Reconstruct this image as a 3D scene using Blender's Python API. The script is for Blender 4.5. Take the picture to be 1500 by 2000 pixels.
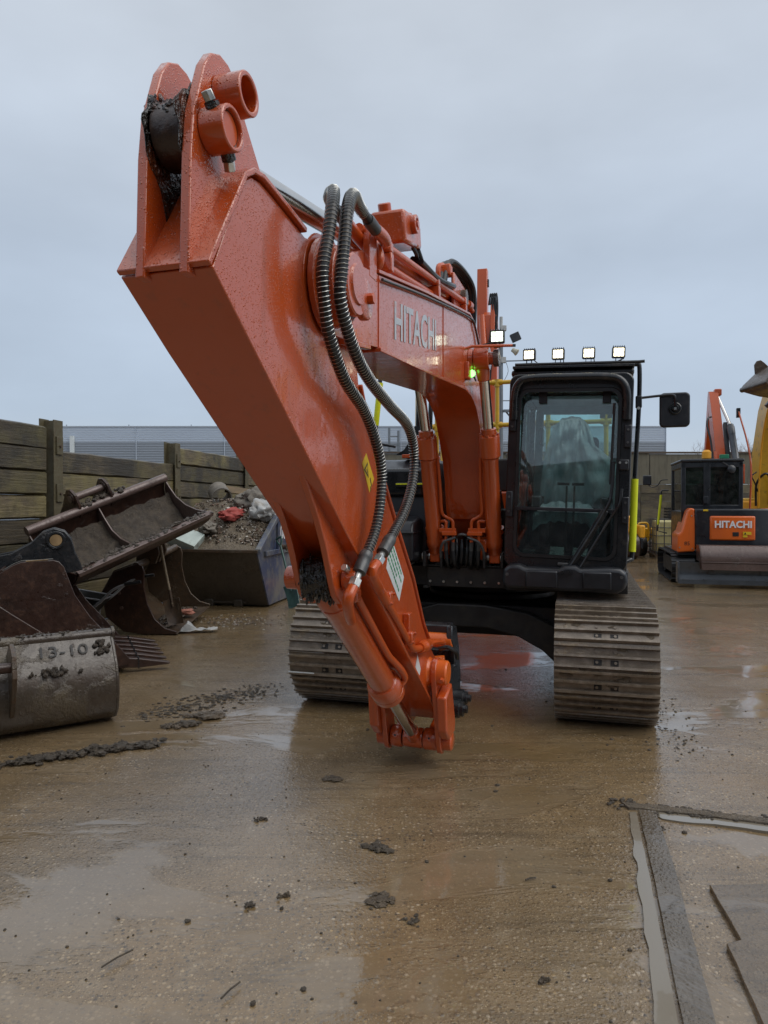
import bpy, bmesh, math, random
from mathutils import Vector, Matrix, noise as mnoise
R = math.radians
PI = math.pi
random.seed(7)
for o in list(bpy.data.objects):
    bpy.data.objects.remove(o)
scn = bpy.context.scene
COL = scn.collection

# ------------------------------------------------------------------ camera
cam_d = bpy.data.cameras.new('camera')
cam = bpy.data.objects.new('camera', cam_d)
COL.objects.link(cam)
cam.location = (0, 0, 1.59)
cam.rotation_euler = (R(90 - 0.627), 0, 0)
cam_d.sensor_fit = 'VERTICAL'
cam_d.sensor_height = 36
cam_d.sensor_width = 27
cam_d.lens = 24.66
cam_d.clip_start = 0.05
cam_d.clip_end = 900
scn.camera = cam

# ------------------------------------------------------------------ sky
SUN_EL, SUN_AZ = R(48), R(112)
world = bpy.data.worlds.new('World')
scn.world = world
world.use_nodes = True
wt = world.node_tree
wt.nodes.clear()
def wn(t, **k):
    n = wt.nodes.new(t)
    for a, b in k.items():
        setattr(n, a, b)
    return n
w_out = wn('ShaderNodeOutputWorld')
w_bg = wn('ShaderNodeBackground')
w_sky = wn('ShaderNodeTexSky', sky_type='NISHITA', sun_disc=False)
w_sky.sun_elevation = SUN_EL
w_sky.sun_rotation = SUN_AZ
w_tc = wn('ShaderNodeTexCoord')
w_sep = wn('ShaderNodeSeparateXYZ')
w_ramp = wn('ShaderNodeValToRGB')
el = w_ramp.color_ramp.elements
el[0].position = 0.0;  el[0].color = (0.55, 0.62, 0.71, 1)
el[1].position = 1.0;  el[1].color = (0.95, 0.99, 1.04, 1)
for p, c in ((0.12, (0.47, 0.56, 0.68, 1)), (0.32, (0.49, 0.57, 0.68, 1)), (0.58, (0.62, 0.68, 0.76, 1))):
    e = el.new(p); e.color = c
w_map = wn('ShaderNodeMapping')
w_map.inputs['Scale'].default_value = (1.0, 1.0, 2.4)
w_n = wn('ShaderNodeTexNoise')
w_n.inputs['Scale'].default_value = 1.7
w_n.inputs['Detail'].default_value = 5
w_n.inputs['Roughness'].default_value = 0.5
w_mr = wn('ShaderNodeMapRange')
w_mr.inputs['From Min'].default_value = 0.3
w_mr.inputs['From Max'].default_value = 0.7
w_mr.inputs['To Min'].default_value = 0.86
w_mr.inputs['To Max'].default_value = 1.16
w_mul = wn('ShaderNodeMix', data_type='RGBA', blend_type='MULTIPLY')
w_mul.inputs['Factor'].default_value = 1
w_sc = wn('ShaderNodeMix', data_type='RGBA', blend_type='MULTIPLY')
w_sc.inputs['Factor'].default_value = 1
w_sc.inputs[7].default_value = (0.10, 0.10, 0.10, 1)
w_mix = wn('ShaderNodeMix', data_type='RGBA')
w_mix.inputs['Factor'].default_value = 0.9
L = wt.links.new
L(w_tc.outputs['Generated'], w_sep.inputs[0])
L(w_sep.outputs['Z'], w_ramp.inputs[0])
L(w_tc.outputs['Generated'], w_map.inputs[0])
L(w_map.outputs[0], w_n.inputs['Vector'])
L(w_n.outputs[0], w_mr.inputs[0])
L(w_ramp.outputs[0], w_mul.inputs[6])
L(w_mr.outputs[0], w_mul.inputs[7])
L(w_sky.outputs[0], w_sc.inputs[6])
L(w_sc.outputs[2], w_mix.inputs[6])
L(w_mul.outputs[2], w_mix.inputs[7])
L(w_mix.outputs[2], w_bg.inputs[0])
w_bg.inputs[1].default_value = 1.0
L(w_bg.outputs[0], w_out.inputs[0])

# ------------------------------------------------------------------ sun behind the overcast
sun_d = bpy.data.lights.new('sun', 'SUN')
sun_d.energy = 1.5
sun_d.angle = R(50)
sun_d.color = (1.0, 0.97, 0.92)
sun = bpy.data.objects.new('sun', sun_d)
COL.objects.link(sun)
sdir = Vector((math.sin(SUN_AZ) * math.cos(SUN_EL), math.cos(SUN_AZ) * math.cos(SUN_EL), math.sin(SUN_EL)))
sun.rotation_euler = sdir.to_track_quat('Z', 'Y').to_euler()
sun.location = (0, 0, 30)

scn.view_settings.view_transform = 'Standard'
scn.view_settings.look = 'None'
scn.view_settings.exposure = 0.0
scn.view_settings.gamma = 1.0
scn.view_settings.use_curve_mapping = False
scn.render.engine = 'CYCLES'
scn.cycles.max_bounces = 8
scn.cycles.transparent_max_bounces = 12

# ------------------------------------------------------------------ material helper
class NT:
    def __init__(s, name):
        s.m = bpy.data.materials.new(name)
        s.m.use_nodes = True
        s.t = s.m.node_tree
        s.b = s.t.nodes['Principled BSDF']
        s.out = s.t.nodes['Material Output']
        s._pos = None
    def n(s, t, **k):
        x = s.t.nodes.new(t)
        for a, b in k.items():
            setattr(x, a, b)
        return x
    def l(s, a, b):
        s.t.links.new(a, b)
    def co(s):
        if s._pos is None:
            s._pos = s.n('ShaderNodeTexCoord').outputs['Object']
        return s._pos
    def geo(s):
        return s.n('ShaderNodeNewGeometry').outputs['Position']
    def map(s, scale=(1, 1, 1), rot=(0, 0, 0), src=None, loc=(0, 0, 0)):
        x = s.n('ShaderNodeMapping')
        x.inputs['Scale'].default_value = scale
        x.inputs['Rotation'].default_value = rot
        x.inputs['Location'].default_value = loc
        s.l(src or s.co(), x.inputs[0])
        return x.outputs[0]
    def noise(s, scale, detail=4, rough=0.55, src=None, dist=0):
        x = s.n('ShaderNodeTexNoise')
        x.inputs['Scale'].default_value = scale
        x.inputs['Detail'].default_value = detail
        x.inputs['Roughness'].default_value = rough
        x.inputs['Distortion'].default_value = dist
        s.l(src or s.co(), x.inputs['Vector'])
        return x.outputs[0]
    def vor(s, scale, src=None, feature='F1', out='Distance', rnd=1):
        x = s.n('ShaderNodeTexVoronoi', feature=feature)
        x.inputs['Scale'].default_value = scale
        x.inputs['Randomness'].default_value = rnd
        s.l(src or s.co(), x.inputs['Vector'])
        return x.outputs[out]
    def mr(s, v, a, b, c=0.0, d=1.0, smooth=False):
        x = s.n('ShaderNodeMapRange')
        if smooth:
            x.interpolation_type = 'SMOOTHSTEP'
        for i, q in enumerate((a, b, c, d)):
            x.inputs[i + 1].default_value = q
        s.l(v, x.inputs[0])
        return x.outputs[0]
    def math(s, op, a, b=None):
        x = s.n('ShaderNodeMath', operation=op)
        for i, q in enumerate((a, b)):
            if q is None:
                continue
            if isinstance(q, (int, float)):
                x.inputs[i].default_value = q
            else:
                s.l(q, x.inputs[i])
        return x.outputs[0]
    def mix(s, f, a, b, blend='MIX'):
        x = s.n('ShaderNodeMix', data_type='RGBA', blend_type=blend)
        for sock, q in ((x.inputs[0], f), (x.inputs[6], a), (x.inputs[7], b)):
            if isinstance(q, (int, float)):
                sock.default_value = q
            elif isinstance(q, tuple):
                sock.default_value = q if len(q) == 4 else (*q, 1)
            else:
                s.l(q, sock)
        return x.outputs[2]
    def bump(s, h, strength=0.3, dist=0.01, normal=None):
        x = s.n('ShaderNodeBump')
        x.inputs['Strength'].default_value = strength
        x.inputs['Distance'].default_value = dist
        s.l(h, x.inputs['Height'])
        if normal:
            s.l(normal, x.inputs['Normal'])
        return x.outputs[0]
    def set(s, **k):
        names = dict(base='Base Color', rough='Roughness', metal='Metallic', normal='Normal', coat='Coat Weight',
                     crough='Coat Roughness', cnormal='Coat Normal', spec='Specular IOR Level', ior='IOR',
                     trans='Transmission Weight', emit='Emission Color', estr='Emission Strength', alpha='Alpha', cior='Coat IOR')
        for a, q in k.items():
            sock = s.b.inputs[names[a]]
            if isinstance(q, (int, float)):
                sock.default_value = q
            elif isinstance(q, tuple):
                sock.default_value = q if len(q) == 4 else (*q, 1)
            else:
                s.l(q, sock)
        return s

MT = {}
def droplets(t, scale, amount):
    """height field of small rain beads"""
    d = t.vor(scale)
    c = t.vor(scale, out='Color')
    sep = t.n('ShaderNodeSeparateColor'); t.l(c, sep.inputs[0])
    keep = t.mr(sep.outputs[0], 1 - amount - 0.05, 1 - amount + 0.05)
    h = t.mr(d, 0.42, 0.12, 0, 1, True)
    g = t.n('ShaderNodeNewGeometry'); sz = t.n('ShaderNodeSeparateXYZ'); t.l(g.outputs['True Normal'], sz.inputs[0])
    keep = t.math('MULTIPLY', keep, t.mr(sz.outputs['Z'], -0.35, -0.05))      # rain does not bead on undersides
    return t.math('MULTIPLY', h, keep)

def orange_mat(name, col, wet=1.0, drops=True):
    t = NT(name)
    big = t.noise(1.3, 3)
    fine = t.noise(38, 4)
    c1 = t.mix(t.mr(big, 0.35, 0.7), tuple(x * 0.90 for x in col), col)
    # streaks of thin dirt
    st = t.noise(3.0, 5, 0.65, src=t.map((6, 6, 0.8)))
    c2 = t.mix(t.mr(st, 0.56, 0.82, 0, 0.35), c1, (0.10, 0.055, 0.03))
    c3 = t.mix(t.mr(fine, 0.66, 0.80, 0, 0.3), c2, (0.06, 0.04, 0.03))
    t.set(base=c3, rough=t.mr(fine, 0.3, 0.75, 0.28, 0.46), coat=0.95 * wet, cior=1.6, crough=t.mr(st, 0.35, 0.7, 0.05, 0.20), spec=0.35)
    orange_peel = t.noise(9, 2)
    nb = t.bump(orange_peel, 0.12, 0.012)
    if drops:
        h = t.math('ADD', droplets(t, 170, 0.45), t.math('MULTIPLY', droplets(t, 95, 0.22), 1.4))
        nb2 = t.bump(h, 0.6, 0.0025, nb)
        t.set(normal=nb2, cnormal=nb2)
    else:
        t.set(normal=nb, cnormal=nb)
    return t.m
ORC = (0.53, 0.078, 0.009)
MT['orange'] = orange_mat('orange_paint_wet', ORC)
MT['orange_dry'] = orange_mat('orange_paint', (0.56, 0.084, 0.009), 0.5, False)
MT['orange_new'] = orange_mat('orange_bright_casting', (0.70, 0.13, 0.014), 0.5, False)

def simple(name, col, rough=0.5, metal=0.0, var=0.25, nscale=8, bump=0.1, bscale=40, coat=0.0, dirt=None, dirtamt=0.5, bdist=0.004, crough=0.1):
    t = NT(name)
    nz = t.noise(nscale, 5, 0.6)
    c = t.mix(t.mr(nz, 0.3, 0.7), tuple(x * (1 - var) for x in col), tuple(min(1, x * (1 + var)) for x in col))
    if dirt:
        dn = t.noise(nscale * 0.6 + 1.1, 6, 0.65, dist=0.3)
        c = t.mix(t.mr(dn, 0.62 - dirtamt * 0.25, 0.72, 0, 0.9), c, dirt)
    t.set(base=c, rough=t.mr(nz, 0.3, 0.7, max(0.02, rough - 0.1), min(1, rough + 0.1)), metal=metal, coat=coat, crough=crough)
    if bump:
        nb = t.bump(t.noise(bscale, 4), bump, bdist)
        t.set(normal=nb)
        if coat:
            t.set(cnormal=nb)
    return t.m
MT['black'] = simple('black_paint', (0.008, 0.009, 0.011), 0.30, var=0.3, coat=0.25, bump=0.08, dirt=(0.05, 0.045, 0.04), dirtamt=0.25)
MT['plastic'] = simple('black_plastic', (0.013, 0.014, 0.018), 0.38, var=0.25, bump=0.25, bscale=220, bdist=0.001, coat=0.15, dirt=(0.045, 0.045, 0.045), dirtamt=0.2)
MT['frame_black'] = simple('dark_chassis', (0.012, 0.011, 0.011), 0.5, var=0.4, bump=0.2, dirt=(0.035, 0.028, 0.02), dirtamt=0.5)
MT['rubber'] = simple('rubber', (0.008, 0.008, 0.009), 0.45, bump=0.1, coat=0.2)
MT['grease'] = simple('black_grease', (0.010, 0.008, 0.006), 0.22, var=0.5, bump=0.9, bscale=45, bdist=0.02, coat=0.5, dirt=(0.20, 0.05, 0.015), dirtamt=0.15)
MT['chrome'] = simple('chrome_rod', (0.62, 0.60, 0.57), 0.10, 1.0, var=0.08, bump=0.15, bscale=160, bdist=0.002)
MT['steel'] = simple('zinc_steel', (0.55, 0.55, 0.52), 0.32, 0.9, var=0.2, bump=0.1)
MT['crimp'] = simple('grey_crimp_sleeve', (0.10, 0.10, 0.10), 0.42, 0.5, var=0.3, bump=0.2)
MT['ydark'] = simple('safety_yellow_rail', (0.62, 0.36, 0.012), 0.4, var=0.12, bump=0.08, coat=0.3)
MT['hivis'] = simple('hi_vis_yellow', (0.70, 0.76, 0.015), 0.45, var=0.06, bump=0.03)
MT['yellow'] = simple('digger_yellow', (0.64, 0.36, 0.015), 0.38, var=0.12, bump=0.08, coat=0.4, dirt=(0.12, 0.08, 0.03), dirtamt=0.2)
MT['amber'] = simple('amber_yellow', (0.78, 0.36, 0.02), 0.4, var=0.1, bump=0.06)
MT['white'] = simple('white_label', (0.62, 0.66, 0.66), 0.4, var=0.05, bump=0)
MT['lblyellow'] = simple('yellow_label', (0.70, 0.46, 0.015), 0.4, var=0.06, bump=0)
MT['ink'] = simple('black_print', (0.012, 0.012, 0.012), 0.5, bump=0)
MT['greenink'] = simple('green_print', (0.02, 0.22, 0.09), 0.5, bump=0)
MT['logo'] = simple('grey_lettering', (0.40, 0.41, 0.42), 0.35, var=0.25, nscale=14, bump=0.1, coat=0.6, dirt=(0.45, 0.14, 0.06), dirtamt=0.25)
MT['logow'] = simple('white_lettering', (0.72, 0.72, 0.72), 0.35, var=0.06, bump=0)
MT['greyblade'] = simple('grey_blade_paint', (0.060, 0.068, 0.078), 0.35, var=0.2, coat=0.3, dirt=(0.03, 0.025, 0.02), dirtamt=0.3)
MT['charcoal'] = simple('charcoal_panel', (0.012, 0.014, 0.018), 0.35, var=0.15, bump=0.05, coat=0.04, dirt=(0.05, 0.047, 0.044), dirtamt=0.1)

def rust(name, c1, c2, c3, mud=(0.10, 0.075, 0.048), mudamt=0.5, rough=0.55, coat=0.35, bs=1.0):
    t = NT(name)
    a = t.noise(2.2, 6, 0.65)
    b = t.noise(16, 5, 0.7)
    c = t.mix(t.mr(a, 0.35, 0.65), c1, c2)
    c = t.mix(t.mr(b, 0.5, 0.72, 0, 0.8), c, c3)
    m = t.noise(3.1, 7, 0.68, dist=0.4)
    mf = t.mr(m, 0.62 - mudamt * 0.2, 0.72 - mudamt * 0.15, 0, 0.95)
    c = t.mix(mf, c, mud)
    sp = t.mr(t.vor(55), 0.10, 0.16, 0.5, 0)
    c = t.mix(t.math('MULTIPLY', sp, mf), c, (0.30, 0.27, 0.22))
    h = t.math('ADD', t.math('MULTIPLY', b, 0.35), t.math('MULTIPLY', mf, t.noise(26, 5, 0.7)))
    nb = t.bump(h, 0.65 * bs, 0.02)
    t.set(base=c, rough=t.mr(b, 0.3, 0.7, rough - 0.18, rough + 0.15), metal=0.15, coat=coat, crough=0.18, normal=nb, cnormal=nb)
    return t.m
MT['track'] = rust('worn_track_steel', (0.140, 0.108, 0.076), (0.215, 0.172, 0.128), (0.30, 0.25, 0.20), mud=(0.30, 0.228, 0.138), mudamt=0.34, rough=0.38, coat=0.5, bs=0.8)
MT['rust'] = rust('dark_red_brown_steel', (0.030, 0.016, 0.012), (0.050, 0.024, 0.017), (0.085, 0.036, 0.018), mud=(0.050, 0.036, 0.026), mudamt=0.10, rough=0.42)
MT['rustlight'] = rust('worn_pink_brown_steel', (0.095, 0.062, 0.052), (0.14, 0.092, 0.078), (0.075, 0.047, 0.038), mud=(0.085, 0.062, 0.046), mudamt=0.2, rough=0.40)
MT['rustmud'] = rust('mud_smeared_bucket_steel', (0.045, 0.033, 0.024), (0.085, 0.067, 0.048), (0.038, 0.022, 0.013), mud=(0.125, 0.098, 0.060), mudamt=0.50, rough=0.35, coat=0.5)
MT['rustold'] = rust('old_brown_bucket_steel', (0.050, 0.032, 0.020), (0.080, 0.055, 0.034), (0.11, 0.055, 0.022), mud=(0.10, 0.080, 0.052), mudamt=0.42, rough=0.45)
MT['blacksteel'] = rust('black_painted_steel', (0.012, 0.014, 0.016), (0.018, 0.020, 0.023), (0.035, 0.030, 0.028), mud=(0.05, 0.042, 0.035), mudamt=0.1, rough=0.35)

def mud_mat(name, col, col2, pebble=(0.30, 0.27, 0.22), wet=0.6):
    t = NT(name)
    a = t.noise(14, 7, 0.7)
    c = t.mix(t.mr(a, 0.35, 0.65), col, col2)
    v = t.vor(42)
    c = t.mix(t.mr(v, 0.12, 0.2, 0.55, 0), c, pebble)
    nb = t.bump(t.noise(38, 6, 0.75), 1.0, 0.03)
    t.set(base=c, rough=0.55, coat=wet, crough=0.22, normal=nb, cnormal=nb)
    return t.m
MT['mud'] = mud_mat('wet_mud', (0.085, 0.060, 0.036), (0.17, 0.125, 0.078))
MT['muddark'] = mud_mat('dark_wet_mud', (0.060, 0.045, 0.029), (0.125, 0.094, 0.060))
MT['mudbucket'] = mud_mat('brown_bucket_mud', (0.038, 0.026, 0.016), (0.090, 0.065, 0.040), (0.22, 0.19, 0.15))
MT['mudgrit'] = mud_mat('gritty_mud', (0.11, 0.082, 0.052), (0.20, 0.155, 0.10), (0.36, 0.33, 0.28), 0.4)

def wood_mat(name, c1, c2, c3, gs=(1.2, 14, 18)):
    t = NT(name)
    oi = t.n('ShaderNodeObjectInfo')
    rnd = oi.outputs['Random']
    src = t.map((1, 1, 1))
    off = t.n('ShaderNodeVectorMath', operation='ADD')
    t.l(src, off.inputs[0])
    cmb = t.n('ShaderNodeCombineXYZ')
    for i in range(3):
        t.l(t.math('MULTIPLY', rnd, 37.0 + 11 * i), cmb.inputs[i])
    t.l(cmb.outputs[0], off.inputs[1])
    p = off.outputs[0]
    mp = t.n('ShaderNodeMapping'); mp.inputs['Scale'].default_value = gs; t.l(p, mp.inputs[0])
    grain = t.noise(2.6, 7, 0.72, src=mp.outputs[0])
    blotch = t.noise(1.5, 5, 0.6, src=p)
    c = t.mix(t.mr(grain, 0.35, 0.68), c1, c2)
    c = t.mix(t.math('MULTIPLY', t.mr(blotch, 0.42, 0.66), 0.85), c, c3)
    c = t.mix(1.0, c, t.mr(rnd, 0, 1, 0.38, 1.15), 'MULTIPLY')
    stain = t.noise(1.1, 6, 0.7, src=p, dist=0.6)
    c = t.mix(t.mr(stain, 0.46, 0.62, 0, 0.85), c, (0.026, 0.022, 0.016))
    nb = t.bump(grain, 0.8, 0.015)
    t.set(base=c, rough=0.6, normal=nb, coat=0.15, crough=0.3, cnormal=nb)
    return t.m
MT['sleeper'] = wood_mat('wet_railway_sleeper', (0.070, 0.053, 0.032), (0.215, 0.170, 0.100), (0.225, 0.190, 0.075))
MT['sleeper_l'] = wood_mat('wet_sleeper_left_wall', (0.060, 0.044, 0.026), (0.215, 0.165, 0.092), (0.215, 0.180, 0.062), (14, 1.0, 16))
MT['post'] = rust('greenish_rusted_steel_post', (0.080, 0.068, 0.036), (0.120, 0.100, 0.054), (0.085, 0.052, 0.026), mud=(0.070, 0.060, 0.034), mudamt=0.2, rough=0.6, coat=0.1)
MT['pallet'] = simple('pallet_wood', (0.16, 0.11, 0.06), 0.7, var=0.3)

def glass_mat(name, tint, refl=1.0, rough=0.0, dirt=0.0):
    t = NT(name)
    t.t.nodes.remove(t.b)
    tr = t.n('ShaderNodeBsdfTransparent'); tr.inputs[0].default_value = (*tint, 1)
    gl = t.n('ShaderNodeBsdfGlossy'); gl.inputs['Roughness'].default_value = rough
    fr = t.n('ShaderNodeFresnel'); fr.inputs[0].default_value = 1.5
    mx = t.n('ShaderNodeMixShader')
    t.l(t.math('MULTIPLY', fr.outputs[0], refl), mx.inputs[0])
    t.l(tr.outputs[0], mx.inputs[1]); t.l(gl.outputs[0], mx.inputs[2])
    last = mx
    if dirt:
        df = t.n('ShaderNodeBsdfDiffuse'); df.inputs[0].default_value = (0.5, 0.5, 0.48, 1)
        m2 = t.n('ShaderNodeMixShader')
        t.l(t.mr(t.noise(9, 6, 0.7), 0.35, 0.8, 0, dirt), m2.inputs[0])
        t.l(mx.outputs[0], m2.inputs[1]); t.l(df.outputs[0], m2.inputs[2])
        last = m2
    t.l(last.outputs[0], t.out.inputs[0])
    return t.m
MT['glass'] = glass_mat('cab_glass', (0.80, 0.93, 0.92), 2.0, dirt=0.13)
MT['glassroof'] = glass_mat('clear_roof_glass', (0.95, 0.98, 0.98), 1.0)
MT['glassdark'] = glass_mat('dark_tinted_glass', (0.40, 0.50, 0.48), 1.3, dirt=0.06)

def film_mat():
    t = NT('clear_plastic_film')
    t.t.nodes.remove(t.b)
    nz = t.noise(7, 6, 0.7)
    tr = t.n('ShaderNodeBsdfTransparent'); tr.inputs[0].default_value = (0.8, 0.9, 0.92, 1)
    df = t.n('ShaderNodeBsdfDiffuse'); df.inputs[0].default_value = (0.86, 0.93, 0.95, 1)
    tl = t.n('ShaderNodeBsdfTranslucent'); tl.inputs[0].default_value = (0.8, 0.9, 0.94, 1)
    gl = t.n('ShaderNodeBsdfGlossy'); gl.inputs['Roughness'].default_value = 0.22
    nb = t.bump(t.noise(11, 5, 0.7, src=t.map((3, 3, 0.7))), 0.9, 0.03)
    for x in (df, tl, gl):
        t.l(nb, x.inputs['Normal'])
    m0 = t.n('ShaderNodeMixShader'); m0.inputs[0].default_value = 0.45
    t.l(df.outputs[0], m0.inputs[1]); t.l(tl.outputs[0], m0.inputs[2])
    m1 = t.n('ShaderNodeMixShader'); m1.inputs[0].default_value = 0.3
    t.l(m0.outputs[0], m1.inputs[1]); t.l(gl.outputs[0], m1.inputs[2])
    m2 = t.n('ShaderNodeMixShader')
    t.l(t.mr(nz, 0.3, 0.7, 0.82, 0.98), m2.inputs[0])
    t.l(tr.outputs[0], m2.inputs[1]); t.l(m1.outputs[0], m2.inputs[2])
    t.l(m2.outputs[0], t.out.inputs[0])
    return t.m
MT['film'] = film_mat()
def emit_mat(name, col, s):
    t = NT(name)
    t.set(base=(0.8, 0.8, 0.8), emit=col, estr=s, rough=0.3)
    return t.m
MT['led'] = emit_mat('lit_led_lens', (1.0, 0.92, 0.66), 3.2)
MT['ledcool'] = emit_mat('lit_led_lens_cool', (0.88, 1.0, 0.80), 3.0)
MT['greenglint'] = emit_mat('green_reflection_glow', (0.12, 1.0, 0.08), 5.0)  # self-lit green, imitates a beacon's reflection in the boom paint
MT['headlamp'] = emit_mat('headlamp_lens', (1.0, 0.98, 0.92), 2.2)
MT['fabric'] = simple('dark_seat_fabric', (0.030, 0.034, 0.040), 0.8, bump=0.2)
MT['trim'] = simple('grey_cab_trim', (0.34, 0.37, 0.39), 0.6, var=0.1, bump=0.05)

# ------------------------------------------------------------------ mesh builder
class B:
    def __init__(s):
        s.v = []; s.f = []
    def add(s, vs, fs):
        o = len(s.v)
        s.v += [tuple(x) for x in vs]
        s.f += [tuple(i + o for i in f) for f in fs]
        return s
    def box(s, c, d, rot=None):
        hx, hy, hz = d[0] / 2, d[1] / 2, d[2] / 2
        vs = [Vector((x * hx, y * hy, z * hz)) for x in (-1, 1) for y in (-1, 1) for z in (-1, 1)]
        if rot is not None:
            m = rot if isinstance(rot, Matrix) else Matrix.Rotation(rot, 3, 'Z')
            vs = [m @ v for v in vs]
        c = Vector(c)
        return s.add([v + c for v in vs], [(0, 1, 3, 2), (4, 6, 7, 5), (0, 4, 5, 1), (2, 3, 7, 6), (0, 2, 6, 4), (1, 5, 7, 3)])
    def bb(s, x0, x1, y0, y1, z0, z1):
        return s.box(((x0 + x1) / 2, (y0 + y1) / 2, (z0 + z1) / 2), (abs(x1 - x0), abs(y1 - y0), abs(z1 - z0)))
    def prism(s, poly, a, b, axis='x'):
        """poly in the plane across the axis: x:(y,z) y:(x,z) z:(x,y)"""
        def p(u, w, t):
            return {'x': (t, u, w), 'y': (u, t, w), 'z': (u, w, t)}[axis]
        n = len(poly)
        vs = [p(u, w, a) for u, w in poly] + [p(u, w, b) for u, w in poly]
        fs = [tuple(range(n - 1, -1, -1)), tuple(range(n, 2 * n))]
        fs += [(i, (i + 1) % n, n + (i + 1) % n, n + i) for i in range(n)]
        return s.add(vs, fs)
    def sheet(s, pts, th, axis='x', a=0, b=1):
        """thin bent plate: open polyline pts in plane, thickness th, from a to b along axis"""
        n = len(pts); out = []
        for i, p in enumerate(pts):
            q = pts[max(0, i - 1)]; r = pts[min(n - 1, i + 1)]
            dx, dy = r[0] - q[0], r[1] - q[1]
            l = math.hypot(dx, dy) or 1
            out.append((p[0] - dy / l * th, p[1] + dx / l * th))
        def P(u, w, t):
            return {'x': (t, u, w), 'y': (u, t, w), 'z': (u, w, t)}[axis]
        vs = []
        for i in range(n):
            for (u, w) in (pts[i], out[i]):
                vs += [P(u, w, a), P(u, w, b)]
        fs = []
        for i in range(n - 1):
            k = 4 * i
            fs += [(k, k + 4, k + 5, k + 1), (k + 2, k + 3, k + 7, k + 6), (k, k + 2, k + 6, k + 4), (k + 1, k + 5, k + 7, k + 3)]
        k = 4 * (n - 1)
        fs += [(0, 1, 3, 2), (k, k + 2, k + 3, k + 1)]
        return s.add(vs, fs)
    def cyl(s, p0, p1, r0, r1=None, n=20, cap=True):
        r1 = r0 if r1 is None else r1
        p0, p1 = Vector(p0), Vector(p1)
        d = (p1 - p0).normalized()
        u = d.orthogonal().normalized(); w = d.cross(u)
        vs = []
        for p, r in ((p0, r0), (p1, r1)):
            vs += [p + (u * math.cos(2 * PI * i / n) + w * math.sin(2 * PI * i / n)) * r for i in range(n)]
        fs = [(i, (i + 1) % n, n + (i + 1) % n, n + i) for i in range(n)]
        if cap:
            fs += [tuple(range(n - 1, -1, -1)), tuple(range(n, 2 * n))]
        return s.add(vs, fs)
    def lathe(s, p0, axis, prof, n=24, closed=False):
        """prof: list of (t along axis, r)"""
        p0 = Vector(p0); d = Vector(axis).normalized()
        u = d.orthogonal().normalized(); w = d.cross(u)
        vs = []
        for t, r in prof:
            vs += [p0 + d * t + (u * math.cos(2 * PI * i / n) + w * math.sin(2 * PI * i / n)) * max(r, 1e-5) for i in range(n)]
        m = len(prof); fs = []
        for k in range(m if closed else m - 1):
            k2 = (k + 1) % m
            fs += [(k * n + i, k * n + (i + 1) % n, k2 * n + (i + 1) % n, k2 * n + i) for i in range(n)]
        if not closed:
            fs += [tuple(range(n - 1, -1, -1)), tuple(range((m - 1) * n, m * n))]
        return s.add(vs, fs)
    def ring(s, p0, p1, ro, ri, n=24):
        p0, p1 = Vector(p0), Vector(p1)
        h = (p1 - p0).length
        return s.lathe(p0, p1 - p0, [(0, ri), (0, ro), (h, ro), (h, ri)], n, True)
    def tube(s, pts, r, n=10, closed=False, smooth=0):
        pts = [Vector(p) for p in pts]
        if smooth:
            pts = spline(pts, smooth, closed)
        m = len(pts)
        rr = r if isinstance(r, (list, tuple)) else [r] * m
        tang = []
        for i in range(m):
            a = pts[(i - 1) % m] if (closed or i > 0) else pts[i]
            b = pts[(i + 1) % m] if (closed or i < m - 1) else pts[i]
            tang.append((b - a).normalized())
        u = tang[0].orthogonal().normalized()
        vs = []
        for i in range(m):
            t = tang[i]
            u = (u - t * u.dot(t)).normalized()
            w = t.cross(u)
            vs += [pts[i] + (u * math.cos(2 * PI * k / n) + w * math.sin(2 * PI * k / n)) * rr[i] for k in range(n)]
        fs = []
        for i in range(m if closed else m - 1):
            j = (i + 1) % m
            fs += [(i * n + k, i * n + (k + 1) % n, j * n + (k + 1) % n, j * n + k) for k in range(n)]
        if not closed:
            fs += [tuple(range(n - 1, -1, -1)), tuple(range((m - 1) * n, m * n))]
        return s.add(vs, fs)
    def blob(s, c, r, seed=0, sub=2, rough=0.35, squash=(1, 1, 1)):
        bm = bmesh.new()
        bmesh.ops.create_icosphere(bm, subdivisions=sub, radius=1)
        for v in bm.verts:
            k = 1 + rough * mnoise.noise(v.co * 1.7 + Vector((seed * 3.1, seed * 1.7, 0))) + rough * 0.5 * mnoise.noise(v.co * 4 + Vector((seed, 0, seed)))
            v.co = Vector((v.co.x * squash[0], v.co.y * squash[1], v.co.z * squash[2])) * (k * r)
        vs = [v.co + Vector(c) for v in bm.verts]
        fs = [tuple(v.index for v in f.verts) for f in bm.faces]
        bm.free()
        return s.add(vs, fs)
    def xf(s, M):
        s.v = [tuple(M @ Vector(v)) for v in s.v]
        return s
    def obj(s, name, mat, parent=None, bevel=0.0, seg=2, sharp=38, loc=None, rot=None, recalc=True):
        me = bpy.data.meshes.new(name)
        me.from_pydata(s.v, [], s.f)
        finish(me, sharp, recalc)
        return link(name, me, mat, parent, bevel, seg, loc, rot)

def spline(pts, k, closed=False):
    out = []; m = len(pts)
    rng = m if closed else m - 1
    for i in range(rng):
        p1, p2 = pts[i], pts[(i + 1) % m]
        p0 = pts[i - 1] if (i > 0 or closed) else p1 * 2 - p2
        p3 = pts[(i + 2) % m] if (i + 2 < m or closed) else p2 * 2 - p1
        for j in range(k):
            t = j / k
            out.append(0.5 * ((2 * p1) + (p2 - p0) * t + (2 * p0 - 5 * p1 + 4 * p2 - p3) * t * t + (3 * p1 - p0 - 3 * p2 + p3) * t ** 3))
    if not closed:
        out.append(pts[-1])
    return out

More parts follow.
